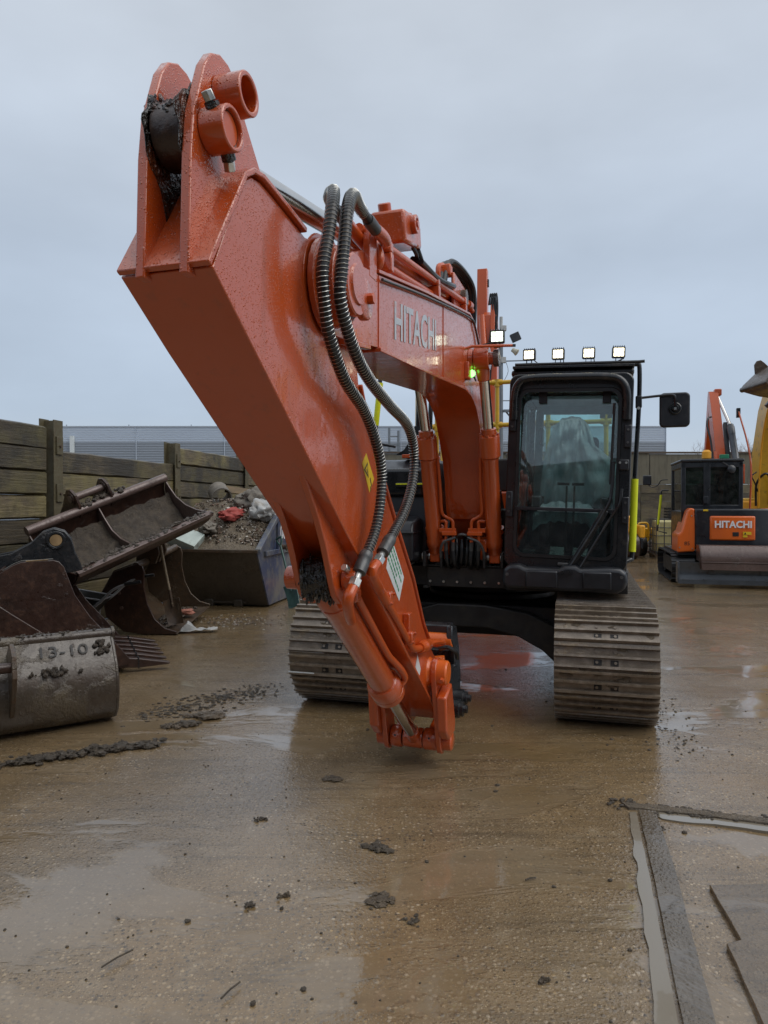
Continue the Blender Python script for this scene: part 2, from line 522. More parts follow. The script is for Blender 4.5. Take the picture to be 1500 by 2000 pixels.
def finish(me, sharp=38, recalc=True):
    bm = bmesh.new(); bm.from_mesh(me)
    if recalc:
        bmesh.ops.recalc_face_normals(bm, faces=bm.faces)
    lim = R(sharp)
    for f in bm.faces:
        f.smooth = True
    for e in bm.edges:
        e.smooth = len(e.link_faces) == 2 and e.calc_face_angle(0) < lim
    bm.to_mesh(me); bm.free()

def link(name, me, mat, parent=None, bevel=0.0, seg=2, loc=None, rot=None):
    o = bpy.data.objects.new(name, me)
    COL.objects.link(o)
    if mat is not None and not me.materials:
        me.materials.append(MT[mat] if isinstance(mat, str) else mat)
    if parent:
        o.parent = parent
    if loc:
        o.location = loc
    if rot:
        o.rotation_euler = rot
    if bevel:
        b = o.modifiers.new('bevel', 'BEVEL')
        b.width = bevel; b.segments = seg; b.limit_method = 'ANGLE'; b.angle_limit = R(35)
        b.harden_normals = False
    return o

def thing(name, label, cat, loc=(0, 0, 0), rotz=0, group=None):
    o = bpy.data.objects.new(name, None)
    COL.objects.link(o)
    o.location = loc; o.rotation_euler = (0, 0, rotz)
    o.empty_display_size = 0.2
    return tag(o, label, cat, group)
def tag(o, label, cat, group=None):
    o['label'] = label; o['category'] = cat
    if group:
        o['group'] = group
    return o
def kind(o, k):
    o['kind'] = k
    return o

def text_mesh(name, body, size, mat, parent, mtx, extrude=0.001, offset=0.0, sx=1.0, align='CENTER', shear=0.0):
    cu = bpy.data.curves.new(name, 'FONT')
    cu.body = body; cu.size = size; cu.extrude = extrude; cu.offset = offset; cu.shear = shear
    cu.align_x = align; cu.align_y = 'CENTER'
    cu.resolution_u = 3
    to = bpy.data.objects.new('tmp_text', cu)
    COL.objects.link(to)
    dg = bpy.context.evaluated_depsgraph_get()
    me = bpy.data.meshes.new_from_object(to.evaluated_get(dg))
    bpy.data.objects.remove(to)
    me.transform(mtx @ Matrix.Diagonal((sx, 1, 1, 1)))
    me.name = name
    me.materials.clear()
    o = link(name, me, mat, parent)
    return o

def basis(o, ux, uy, uz):
    """4x4 matrix with columns ux, uy, uz and origin o"""
    m = Matrix.Identity(4)
    for i in range(3):
        m[i][0] = ux[i]; m[i][1] = uy[i]; m[i][2] = uz[i]; m[i][3] = o[i]
    return m

def copy_tree(o, parent=None):
    c = o.copy(); COL.objects.link(c); c.parent = parent
    for ch in list(o.children):
        copy_tree(ch, c)
    return c
# ================================================================== GROUND
def ground_material(name='wet_muddy_concrete', tone=(0.92, 0.89, 0.84), agg=1.0, gloss=1.0):
    t = NT(name)
    p = t.geo()
    big = t.noise(0.42, 5, 0.6, src=p)
    mid = t.noise(2.1, 6, 0.68, src=p)
    fine = t.noise(30, 6, 0.75, src=p)
    c = t.mix(t.mr(big, 0.38, 0.62), (0.250, 0.162, 0.070), (0.265, 0.200, 0.125))
    c = t.mix(t.mr(mid, 0.36, 0.64, 0, 0.75), c, (0.165, 0.112, 0.054))
    c = t.mix(t.mr(t.noise(5.5, 6, 0.75, src=p), 0.54, 0.72, 0, 0.7), c, (0.335, 0.268, 0.180))
    # scraped streaks left by buckets and tracks
    st = t.noise(1.4, 6, 0.7, src=t.map((0.7, 9, 1), (0, 0, R(12)), src=p))
    c = t.mix(t.mr(st, 0.50, 0.70, 0, 0.6), c, (0.082, 0.060, 0.036))
    # exposed aggregate
    ag = t.vor(52, src=p); agc = t.vor(52, src=p, out='Color')
    sp = t.n('ShaderNodeSeparateColor'); t.l(agc, sp.inputs[0])
    agm = t.math('MULTIPLY', t.mr(ag, 0.46, 0.26), t.mr(t.noise(1.4, 5, 0.65, src=p), 0.34, 0.58))
    light = t.math('MULTIPLY', agm, t.mr(sp.outputs[0], 0.52, 0.75))
    dark = t.math('MULTIPLY', agm, t.mr(sp.outputs[1], 0.62, 0.80))
    c = t.mix(t.math('MULTIPLY', light, 0.75 * agg), c, t.mix(sp.outputs[2], (0.52, 0.36, 0.17), (0.56, 0.47, 0.36)))
    c = t.mix(t.math('MULTIPLY', dark, 0.75 * agg), c, (0.040, 0.034, 0.030))
    grit = t.vor(130, src=p); gc = t.vor(130, src=p, out='Color')
    sg = t.n('ShaderNodeSeparateColor'); t.l(gc, sg.inputs[0])
    gm = t.math('MULTIPLY', t.mr(grit, 0.46, 0.22), t.mr(sg.outputs[0], 0.45, 0.75))
    c = t.mix(t.math('MULTIPLY', gm, 0.65 * agg), c, t.mix(t.mr(sg.outputs[1], 0.4, 0.6), (0.05, 0.040, 0.028), (0.52, 0.40, 0.25)))
    # standing silty water
    pn = t.noise(0.85, 6, 0.64, src=t.map((0.8, 1.6, 1), (0, 0, R(14)), src=p), dist=0.5)
    pud = t.mr(pn, 0.520, 0.575, 0, 1, True)
    c = t.mix(t.math('MULTIPLY', pud, 0.60), c, t.mix(t.mr(big, 0.38, 0.62), (0.190, 0.130, 0.062), (0.250, 0.200, 0.140)))
    c = t.mix(1.0, c, tone, 'MULTIPLY')
    h = t.math('ADD', t.math('MULTIPLY', fine, 0.8), t.math('MULTIPLY', t.mr(ag, 0.5, 0.1), 0.55))
    h = t.math('ADD', h, t.math('MULTIPLY', t.mr(grit, 0.5, 0.1), 0.25))
    h = t.math('ADD', h, t.math('MULTIPLY', st, 0.8))
    dry = t.math('SUBTRACT', 1.0, pud)
    h = t.math('MULTIPLY', h, t.math('ADD', t.math('MULTIPLY', dry, 0.93), 0.07))
    nb = t.bump(h, 0.9, 0.008)
    rip = t.math('ADD', t.noise(9, 3, 0.5, src=t.map((1, 2.4, 1), src=p)), t.math('MULTIPLY', t.noise(60, 3, 0.6, src=p), 0.35))
    hc = t.math('ADD', t.math('MULTIPLY', h, 0.70), t.math('MULTIPLY', rip, 0.12))
    nc = t.bump(hc, 0.36, 0.006)
    t.set(base=c, rough=t.mr(pud, 0, 1, 0.6, 0.3), normal=nb, coat=1.0, cior=1.72,
          crough=t.math('ADD', t.mr(pud, 0, 1, 0.075 * gloss, 0.008), t.mr(mid, 0.4, 0.7, 0.0, 0.05)), cnormal=nc, spec=0.2)
    return t.m
MT['ground'] = ground_material()
def lines(segs):
    out = []
    for a, b, n in segs:
        out += [a + (b - a) * i / n for i in range(n)]
    return out + [segs[-1][1]]
gx = lines([(-320, -30, 8), (-30, -6, 40), (-6, 8, 240), (8, 30, 40), (30, 320, 8)])
gy = lines([(-60, -4, 8), (-4, 0, 12), (0, 12, 220), (12, 30, 70), (30, 420, 14)])
def gh(x, y):
    f = max(0.0, 1 - max(abs(x - 1), abs(y - 7)) / 40)
    return f * (0.009 * mnoise.noise(Vector((x * 0.55, y * 0.55, 3.0))) + 0.0045 * mnoise.noise(Vector((x * 1.9, y * 1.9, 9.0))) + 0.002 * mnoise.noise(Vector((x * 6, y * 6, 1.0)))) - 0.004
gv = [(x, y, gh(x, y)) for y in gy for x in gx]
nx = len(gx)
gf = [(j * nx + i, j * nx + i + 1, (j + 1) * nx + i + 1, (j + 1) * nx + i) for j in range(len(gy) - 1) for i in range(nx - 1)]
ground = B().add(gv, gf).obj('ground', 'ground', sharp=180, recalc=False)
kind(ground, 'structure')

# dark worn plate strip, water-filled slot and patched slab at the near right
MT['plate'] = ground_material('worn_dark_strip', (0.50, 0.53, 0.60), 0.25, 1.2)
MT['slab'] = ground_material('smooth_patched_concrete', (0.60, 0.58, 0.56), 0.35, 1.2)
t = NT('silty_water')
t.set(base=(0.215, 0.185, 0.140), rough=0.15, coat=1.0, crough=0.01, cior=1.36)
nb = t.bump(t.noise(14, 2, src=t.geo()), 0.05, 0.004)
t.set(cnormal=nb)
MT['water'] = t.m
def wob(pts, amp, n, seed):
    out = []
    for (a, b) in zip(pts[:-1], pts[1:]):
        for i in range(n):
            k = i / n
            x, y = a[0] + (b[0] - a[0]) * k, a[1] + (b[1] - a[1]) * k
            q = Vector((x * 9, y * 9, seed))
            out.append((x + amp * mnoise.noise(q), y + amp * mnoise.noise(q + Vector((5, 7, 2)))))
    out.append(pts[-1])
    return out
def flat_band(left, right, z0, z1, name, mat):
    vs = []; fs = []
    n = len(left)
    for (l, r) in zip(left, right):
        vs += [(*l, z0), (*l, z1), (*r, z1), (*r, z0)]
    for i in range(n - 1):
        k = 4 * i
        fs += [(k, k + 4, k + 5, k + 1), (k + 1, k + 5, k + 6, k + 2), (k + 2, k + 6, k + 7, k + 3)]
    fs += [(0, 1, 2, 3), (4 * n - 4, 4 * n - 1, 4 * n - 2, 4 * n - 3)]
    return B().add(vs, fs).obj(name, mat, ground)
sl = wob([(1.318, 3.612), (1.165, 3.03), (0.915, 2.129), (0.62, 1.05)], 0.004, 8, 1)
sr = wob([(1.400, 3.600), (1.262, 3.03), (1.012, 2.129), (0.715, 1.03)], 0.006, 8, 2)
flat_band(sl, sr, -0.02, 0.012, 'floor_plate', 'plate')
wl = wob([(1.262, 3.60), (1.100, 3.03), (0.835, 2.129), (0.54, 1.05)], 0.016, 10, 3)
wr = wob([(1.300, 3.60), (1.148, 3.03), (0.900, 2.129), (0.60, 1.05)], 0.004, 10, 4)
flat_band(wl, wr, -0.02, 0.0055, 'water_channel', 'water')
el1 = wob([(1.36, 3.615), (1.60, 3.545), (2.0, 3.42), (2.6, 3.25)], 0.014, 8, 5)
er1 = wob([(1.40, 3.52), (1.64, 3.46), (2.0, 3.34), (2.6, 3.17)], 0.022, 8, 6)
flat_band(el1, er1, -0.02, 0.005, 'water_channel', 'water')
# raised ragged lip along the far side of the cross joint
lip_a = wob([(1.26, 3.70), (1.42, 3.66), (1.95, 3.50), (2.7, 3.27)], 0.012, 12, 8)
lip_b = wob([(1.27, 3.635), (1.43, 3.60), (1.94, 3.44), (2.68, 3.21)], 0.014, 12, 9)
flat_band(lip_b, lip_a, -0.02, 0.014, 'broken_joint_edge', 'mudgrit')
patch = wob([(1.346, 2.887), (1.290, 2.52), (1.228, 2.50), (1.155, 2.129), (0.96, 1.2), (2.6, 1.2), (2.6, 2.93), (1.346, 2.887)], 0.005, 10, 11)[:-1]
B().prism(patch, -0.02, 0.016, 'z').obj('patched_slab', 'slab', ground, 0.003)
# ================================================================== SLEEPER WALL, LEFT
WA = R(11)
wdir = Vector((math.sin(WA), math.cos(WA), 0))
W0 = Vector((-4.03, 8.85, 0)) - wdir * 0.22
wall = thing('sleeper_wall', 'dark weathered timber sleeper wall between steel posts behind the buckets', 'wall', W0, -WA)
# local: +y along the wall, +x towards the yard
SH = 0.282
def sleeper_mesh(k, l):
    b = B()
    n = 14
    vs = []; fs = []
    for i in range(n + 1):
        y = 0.01 + (l - 0.02) * i / n
        dx = 0.014 * mnoise.noise(Vector((y * 2.1, k * 5.3, 0)))
        zt = 0.012 * mnoise.noise(Vector((y * 3.1, k * 3.3, 4)))
        zb = 0.012 * mnoise.noise(Vector((y * 3.1, k * 3.3, 8)))
        h = SH + 0.004
        vs += [(-0.09, y, zb), (-0.01 + dx, y, zb), (0.035 + dx, y, 0.022 + zb), (0.035 + dx, y, h - 0.024 + zt), (-0.01 + dx, y, h - 0.004 + zt), (-0.09, y, h + zt)]
    for i in range(n):
        o = i * 6
        for j in range(6):
            fs.append((o + j, o + (j + 1) % 6, o + 6 + (j + 1) % 6, o + 6 + j))
    fs += [(0, 5, 4, 3, 2, 1), tuple(n * 6 + j for j in range(6))]
    b.add(vs, fs)
    me = bpy.data.meshes.new('sleeper')
    me.from_pydata(b.v, [], b.f)
    finish(me, 30)
    # object-space grain runs along local x in the material: swap by uv-free trick is not needed
    return me
bays = [(-6.2, 3.00, 9), (-3.1, 3.00, 9), (0.1, 2.95, 8), (3.16, 2.9, 9), (6.15, 2.9, 8), (9.15, 2.9, 9), (12.15, 2.9, 8)]
meshes = [sleeper_mesh(k, 2.94) for k in range(9)]
for bi, (y0, l, n) in enumerate(bays):
    for k in range(n):
        o = link('sleeper', meshes[(k * 4 + bi * 2) % 9], 'sleeper_l', wall)
        o.location = (random.uniform(-0.012, 0.012), y0 + random.uniform(-0.01, 0.01), k * SH + 0.005)
        o.rotation_euler = (random.uniform(-0.004, 0.004), random.uniform(-0.012, 0.012), 0)
post_tops = [2.62, 2.62, 2.60, 2.62, 2.5, 2.6, 2.6]
for i, y in enumerate([-3.16, 0.0, 3.06, 6.05, 9.05, 12.05]):
    b = B()
    zt = post_tops[i]
    b.bb(0.062, 0.078, y - 0.085, y + 0.085, 0, zt)       # front flange
    b.bb(-0.13, -0.115, y - 0.085, y + 0.085, 0, zt + 0.02)       # rear flange
    b.bb(-0.115, 0.062, y - 0.008, y + 0.008, 0, zt)      # web
    po = b.obj('steel_post', 'post', wall, 0.002)
    if i in (1, 2):
        for z in (2.30, 1.72):
            b = B().bb(0.080, 0.100, y - 0.055, y + 0.06, z - 0.10, z + 0.12)
            cl = b.obj('cleat_plate', 'post', po, 0.003)
            B().cyl((0.099, y, z), (0.118, y, z), 0.016, n=6).obj('bolt', 'rustold', po)

# ================================================================== BACK WALL
back = thing('back_wall', 'tall grey concrete panel wall on dark timber sleepers behind the small digger', 'wall', (4.5, 23.6, 0), 0)
conc = NT('stained_concrete_panel')
a = conc.noise(0.8, 6, 0.65); st = conc.noise(2.2, 6, 0.7, src=conc.map((6, 1, 0.6)))
c = conc.mix(conc.mr(a, 0.35, 0.65), (0.115, 0.105, 0.075), (0.16, 0.145, 0.105))
c = conc.mix(conc.mr(st, 0.5, 0.72, 0, 0.8), c, (0.055, 0.05, 0.038))
conc.set(base=c, rough=0.75)
MT['concrete'] = conc.m
bl_mesh = []
for k in range(4):
    b = B().bb(0.01, 3.09, -0.11, random.uniform(-0.02, 0.02), 0.001, SH - 0.001)
    me = bpy.data.meshes.new('sleeper'); me.from_pydata(b.v, [], b.f); finish(me); bl_mesh.append(me)
for bay in range(7):
    x0 = -5.2 + bay * 3.1
    for k in range(8):
        o = link('sleeper', bl_mesh[(bay * 3 + k) % 4], 'sleeper', back)
        o.location = (x0, random.uniform(-0.02, 0.02), k * SH)
for bay in range(9):
    x0 = -5.2 + bay * 2.4
    B().bb(x0 + 0.012, x0 + 2.388, -0.09, 0.02 + 0.012 * (bay % 3), 8 * SH + 0.01, 3.27 + 0.02 * (bay % 2)).obj('concrete_panel', 'concrete', back, 0.006)
B().bb(-5.2, 16.4, -0.14, 0.06, 3.295, 3.35).obj('capping_rail', 'rustold', back, 0.004)

# ================================================================== WAREHOUSE
t = NT('grey_profiled_cladding')
p = t.geo()
wv = t.n('ShaderNodeSeparateXYZ'); t.l(p, wv.inputs[0])
a = t.noise(0.06, 3, src=p)
c = t.mix(t.mr(a, 0.3, 0.7), (0.50, 0.56, 0.64), (0.54, 0.60, 0.68))
t.set(base=c, rough=0.45, metal=0.1)
MT['clad_light'] = t.m
MT['clad_dark'] = simple('darker_grey_cladding', (0.27, 0.30, 0.34), 0.5, var=0.08, bump=0)
wh = thing('warehouse', 'long grey metal clad warehouse beyond the yard walls', 'building', (-8, 62, 0), 0)
def cladding(x0, x1, z0, z1, pitch, depth, name, mat):
    pts = []
    z = z0; k = 0
    while z < z1 - 1e-6:
        pts += [(0, z), (0, min(z + pitch * 0.45, z1)), (depth, min(z + pitch * 0.55, z1)), (depth, min(z + pitch * 0.95, z1))]
        z += pitch
    pts.append((0, z1))
    vs = []; fs = []
    for (d, z) in pts:
        vs += [(x0, -d, z), (x1, -d, z)]
    for i in range(len(pts) - 1):
        fs.append((2 * i, 2 * i + 1, 2 * i + 3, 2 * i + 2))
    return B().add(vs, fs).obj(name, mat, wh, recalc=False, sharp=20)
XL, XR = -45.0, 32.9
for i in range(10):
    xa = XL + i * 7.79
    cladding(xa, xa + 7.74, 7.05, 8.42, 0.17, 0.05, 'cladding_panel', 'clad_light')
    cladding(xa, xa + 7.74, 0.0, 7.02, 0.22, 0.035, 'cladding_panel', 'clad_dark')
    B().bb(xa + 7.745, xa + 7.785, -0.10, 0, 0, 8.42).obj('cover_strip', 'clad_light', wh)
B().bb(XL, XR, 0.02, 40, 0, 8.40).obj('wall_core', 'clad_dark', wh)
B().bb(XL - 0.1, XR + 0.1, -0.12, 40, 8.43, 8.50).obj('roof', 'clad_light', wh)
for k in range(14):
    B().cyl((XL + 3 + k * 5.5, -0.05, 8.5), (XL + 3 + k * 5.5, -0.05, 8.62), 0.05, n=6).obj('roof_fixing', 'clad_dark', wh)
B().bb(-19.6, -19.3, -0.35, -0.05, 0, 7.6).obj('downpipe', 'white', wh)
# ================================================================== MAIN EXCAVATOR
# local frame: +x towards the right of the picture, +y towards the rear of the machine, z up
EX = thing('excavator', 'large orange tracked excavator with black cab, lit roof lamps and folded arm', 'excavator', (1.05, 6.83, 0), R(-17.5))
XC = -0.06                                    # boom centre plane

# ---------------------------------------------------------------- undercarriage
def shoe_mesh():
    prof = [(-0.094, 0.0), (0.084, 0.0), (0.090, 0.012), (0.078, 0.014), (0.074, 0.040), (0.060, 0.041), (0.054, 0.015), (0.006, 0.013),
            (0.002, 0.040), (-0.012, 0.041), (-0.018, 0.014), (-0.066, 0.012), (-0.070, 0.039), (-0.086, 0.040), (-0.092, 0.012)]
    b = B().prism(prof, -0.35, 0.35, 'x')
    nf = len(b.f)
    for x in (-0.062, 0.062):
        for y in (-0.042, 0.030):
            b.cyl((x, y, 0.010), (x, y, 0.022), 0.011, n=6)
    nb = len(b.f)
    for x in (-0.055, 0.055):
        b.bb(x - 0.026, x + 0.026, -0.062, -0.024, 0.008, 0.0155)
    me = bpy.data.meshes.new('track_shoe')
    me.from_pydata(b.v, [], b.f)
    finish(me, 30)
    me.materials.append(MT['track']); me.materials.append(MT['frame_black'])
    for i in range(nb, len(b.f)):
        me.polygons[i].material_index = 1
    return me
SHOE = shoe_mesh()
def crawler(xc, label):
    yi, zc, r = 1.42, 0.43, 0.386
    b = B()
    b.bb(xc - 0.12, xc + 0.12, -1.15, 1.15, 0.22, 0.62)
    b.bb(xc - 0.17, xc + 0.17, -1.0, 1.0, 0.36, 0.56)
    fr = b.obj('crawler_track', 'frame_black', EX, 0.01)
    fr['label'] = label
    fr.rotation_euler = (0, 0, R(2.0))
    straight = 2 * yi; per = 2 * straight + 2 * PI * r
    N = 47
    for i in range(N):
        s = (i + 0.35) * per / N
        if s < straight:                      # top run, moving to the front
            y, z, a = yi - s, zc + r, 0.0
            y0 = y
            z -= 0.012 * math.sin(PI * s / straight)
        elif s < straight + PI * r:
            t = (s - straight) / r
            y, z, a = -yi - r * math.sin(t), zc + r * math.cos(t), t
        elif s < 2 * straight + PI * r:
            q = s - straight - PI * r
            y, z, a = -yi + q, zc - r, PI
        else:
            t = (s - 2 * straight - PI * r) / r
            y, z, a = yi + r * math.sin(t), zc - r * math.cos(t), PI + t
        o = link('track_shoe', SHOE, None, fr)
        o.location = (xc, y, z)
        o.rotation_euler = (a + random.uniform(-0.015, 0.015), 0, 0)
        o.location.z += random.uniform(-0.003, 0.003)
    for y in (-yi, yi):
        B().lathe((xc - 0.10, y, zc), (1, 0, 0), [(0, 0.30), (0.03, 0.355), (0.17, 0.355), (0.20, 0.30)], 28).obj('idler_wheel' if y < 0 else 'drive_sprocket', 'frame_black', fr)
    for y in (-0.9, -0.45, 0.0, 0.45, 0.9):
        B().lathe((xc - 0.13, y, 0.15), (1, 0, 0), [(0, 0.10), (0.06, 0.10), (0.06, 0.075), (0.20, 0.075), (0.20, 0.10), (0.26, 0.10)], 16).obj('track_roller', 'frame_black', fr)
    # mud caught between the grousers
    for k in range(26):
        t = random.uniform(0.1, 2.2)
        m = B().blob((0, 0, 0), random.uniform(0.012, 0.022), k + int(xc * 50), 1, 0.8, (2.6, 1.0, 0.55))
        o = m.obj('mud_patch', 'mudgrit', fr)
        o.location = (xc + random.uniform(-0.3, 0.3), -yi - (r + 0.016) * math.sin(t), zc + (r + 0.016) * math.cos(t))
        o.rotation_euler = (t, 0, random.uniform(-0.2, 0.2))
    return fr
trR = crawler(1.0, 'muddy steel crawler track below the cab')
trL = crawler(-1.0, 'muddy steel crawler track behind the arm')
# white paint mark on the left track
B().bb(-1.34, -1.13, -1.80, -1.795, 0.295, 0.303).obj('paint_scrape', 'white', trL).location = (0, -0.058, 0.0)

b = B()
arch = [(-0.72, 0.30), (-0.60, 0.40), (-0.42, 0.50), (-0.19, 0.56), (0.12, 0.56), (0.38, 0.50), (0.57, 0.40), (0.70, 0.28), (0.74, 0.42), (0.68, 0.60), (0.45, 0.70), (0.10, 0.75), (-0.30, 0.75), (-0.60, 0.66), (-0.74, 0.5)]
b.prism(arch, -1.02, -0.90, 'y')
b.prism(arch, 0.90, 1.02, 'y')
b.bb(-0.68, 0.68, -0.90, 0.90, 0.60, 0.74)
b.bb(-0.60, 0.60, -0.55, 0.55, 0.42, 0.62)
b.lathe((0, 0, 0.73), (0, 0, 1), [(0, 0.60), (0.06, 0.60), (0.06, 0.54), (0.20, 0.54)], 40)
cb = b.obj('car_body', 'frame_black', EX, 0.012)
for k in range(7):
    B().cyl((-0.35 + k * 0.115, -1.075, 0.945), (-0.35 + k * 0.115, -1.095, 0.945), 0.011, n=6).obj('bolt', 'steel', cb)

# ---------------------------------------------------------------- upper frame and body
b = B()
b.prism([(-1.22, -1.0), (-0.38, -1.02), (-0.38, -1.08), (0.27, -1.08), (0.30, -1.16), (1.22, -1.16), (1.24, 1.55), (0.95, 1.95), (0.3, 2.1), (-0.3, 2.1), (-0.95, 1.95), (-1.24, 1.55)], 0.90, 1.07, 'z')
b.bb(-0.42, 0.28, -1.095, -1.06, 1.072, 1.085)
uf = b.obj('upper_frame', 'frame_black', EX, 0.012)
# boom foot brackets
b = B()
for x in (XC - 0.215, XC + 0.185):
    b.prism([(-1.0, 1.07), (-0.1, 1.07), (-0.25, 1.55), (-0.45, 1.72), (-0.68, 1.68), (-0.85, 1.3)], x, x + 0.03, 'x')
b.obj('boom_bracket', 'frame_black', uf, 0.004)
for sx in (-1, 1):
    xx = XC + sx * 0.25
    B().bb(xx - 0.085, xx - 0.06, -1.17, -0.80, 1.07, 1.20).bb(xx + 0.06, xx + 0.085, -1.17, -0.80, 1.07, 1.20).obj('cylinder_bracket', 'frame_black', uf, 0.006)
    B().cyl((xx - 0.115, -1.05, 1.15), (xx + 0.115, -1.05, 1.15), 0.034, n=16).obj('pin', 'steel', uf)

# engine bonnet and counterweight behind
b = B()
b.bb(-1.16, 1.18, 0.55, 1.65, 1.08, 1.98)
bon = b.obj('engine_bonnet', 'black', EX, 0.04, 3)
b = B().prism([(-1.24, 1.66), (1.24, 1.66), (1.22, 2.0), (0.85, 2.24), (0.0, 2.32), (-0.85, 2.24), (-1.22, 2.0)], 1.08, 1.95, 'z')
b.obj('counterweight', 'orange', EX, 0.03, 3)
B().bb(-0.30, 0.22, 0.30, 0.545, 1.1, 1.72).obj('oil_tank', 'orange_dry', EX, 0.02)
B().bb(0.20, 0.29, -0.20, 0.35, 1.62, 1.98).obj('side_cover', 'orange_dry', EX, 0.01)
# orange side bracket seen between boom and left cylinder
B().prism([(-0.66, 1.1), (-0.30, 1.1), (-0.30, 2.02), (-0.52, 2.02)], -0.30, -0.26, 'x').obj('side_bracket', 'orange_dry', EX, 0.006)

# ---------------------------------------------------------------- toolbox / tank covers, left in the picture
b = B().prism([(-1.0, 1.08), (0.5, 1.08), (0.5, 2.00), (-0.60, 2.00), (-0.70, 1.98), (-0.94, 1.86), (-0.99, 1.50)], -1.20, -0.385, 'x')
tk = b.obj('tank_cover', 'plastic', EX, 0.035, 3)
B().prism([(-1.30, 1.12), (-0.98, 1.10), (-0.98, 1.47), (-1.10, 1.49), (-1.26, 1.45), (-1.315, 1.36)], -1.20, -0.44, 'x').obj('toolbox', 'plastic', tk, 0.03, 3)
B().prism([(-1.33, 1.345), (-0.99, 1.345), (-0.99, 1.365), (-1.33, 1.365)], -1.21, -0.432, 'x').obj('lid_seam', 'black', tk, 0.006)
b = B()
b.box((-0.62, -1.14, 1.50), (0.11, 0.30, 0.05)); b.box((-0.90, -1.14, 1.50), (0.11, 0.30, 0.05))
b.obj('lid_rib', 'plastic', tk, 0.02, 3)
# hand recess with yellow-striped bar
b = B().bb(-1.02, -0.42, -1.03, -0.955, 1.66, 1.90)
b.obj('recess_panel', 'black', tk, 0.03, 3)
B().bb(-0.66, -0.40, -1.075, -1.035, 1.735, 1.775).obj('grab_bar', 'black', tk, 0.008)
B().bb(-0.655, -0.545, -1.083, -1.077, 1.757, 1.770).bb(-0.515, -0.41, -1.083, -1.077, 1.757, 1.770).obj('hi_vis_strip', 'hivis', tk)
B().bb(-0.70, -0.42, -0.74, -0.40, 2.005, 2.04).obj('orange_sill', 'orange_dry', tk, 0.006)
for z in (1.255, 1.305):
    b = B().bb(-0.625, -0.545, -1.345, -1.318, z - 0.022, z + 0.022)
    b.obj('headlamp', 'headlamp', tk, 0.008)
B().bb(-0.66, -0.48, -1.33, -0.98, 1.09, 1.105).obj('step_plate', 'steel', tk)
B().bb(-0.66, -0.60, -1.345, -1.333, 1.03, 1.055).obj('reflector', 'hivis', tk)
# mirror posts and stays
b = B()
for x in (-0.575, -0.46):
    b.tube([(x - 0.01, -0.62, 2.03), (x, -0.64, 2.35), (x + 0.02, -0.66, 2.80), (x + 0.02, -0.60, 2.9)], 0.021, 10)
b.tube([(-0.575, -0.64, 2.36), (-0.47, -0.66, 2.33)], 0.012, 8)
b.prism([(-0.78, 2.04), (-0.50, 2.04), (-0.545, 2.30), (-0.60, 2.30), (-0.64, 2.18), (-0.70, 2.09)], -0.66, -0.63, 'y')
hp = b.obj('mirror_post', 'black', EX, 0.0)
b = B().tube([(-0.89, -0.90, 1.99), (-0.895, -0.90, 2.3), (-0.85, -0.90, 2.72), (-0.80, -0.86, 2.80), (-0.70, -0.70, 2.82)], 0.020, 10)
hr = b.obj('handrail', 'black', EX)
B().tube([(-0.893, -0.90, 2.29), (-0.852, -0.90, 2.665)], 0.026, 12).obj('hi_vis_sleeve', 'hivis', hr)
B().box((-0.78, -0.88, 2.11), (0.13, 0.03, 0.022), Matrix.Rotation(R(12), 3, 'Y')).obj('rear_view_camera', 'black', EX, 0.006)

# ---------------------------------------------------------------- guard rails at the rear
b = B()
zt, zm = 3.03, 2.53
rail_x = (-0.90, -0.17, 0.42, 1.06)
for x in rail_x:
    b.tube([(x, 1.5, 1.9), (x, 1.5, zt)], 0.026, 10)
b.tube([(rail_x[0], 1.5, zt), (rail_x[-1], 1.5, zt)], 0.026, 10)
b.tube([(rail_x[0], 1.5, zm), (rail_x[-1], 1.5, zm)], 0.026, 10)
b.tube([(rail_x[0], 1.5, zt), (rail_x[0], 0.6, zt - 0.05), (rail_x[0], 0.55, 1.9)], 0.026, 10)
b.tube([(-0.83, 1.52, 2.6), (-0.78, 1.3, 2.02)], 0.03, 10)
gr = b.obj('guard_rail', 'ydark', EX)
for x in rail_x:
    for z in (zt, zm):
        B().cyl((x, 1.5, z - 0.05), (x, 1.5, z + 0.035), 0.036, n=12).cyl((x - 0.06, 1.5, z), (x + 0.06, 1.5, z), 0.035, n=12).obj('rail_clamp', 'ydark', gr)

# ---------------------------------------------------------------- BOOM
side = [(-3.90, 2.600), (-3.0, 2.765), (-1.72, 2.976), (-1.50, 2.955), (-1.32, 2.86), (-0.98, 2.50), (-0.66, 2.0), (-0.52, 1.58), (-0.50, 1.42), (-0.62, 1.30), (-0.80, 1.32), (-0.94, 1.46),
        (-1.005, 1.60), (-1.05, 1.80), (-1.125, 1.95), (-1.225, 2.085), (-1.368, 2.250), (-1.47, 2.325), (-1.59, 2.375), (-1.72, 2.405), (-1.93, 2.418), (-2.9, 2.345), (-3.90, 2.280)]
b = B().prism(side, XC - 0.155, XC + 0.155, 'x')
boom = b.obj('boom', 'orange', EX, 0.004)
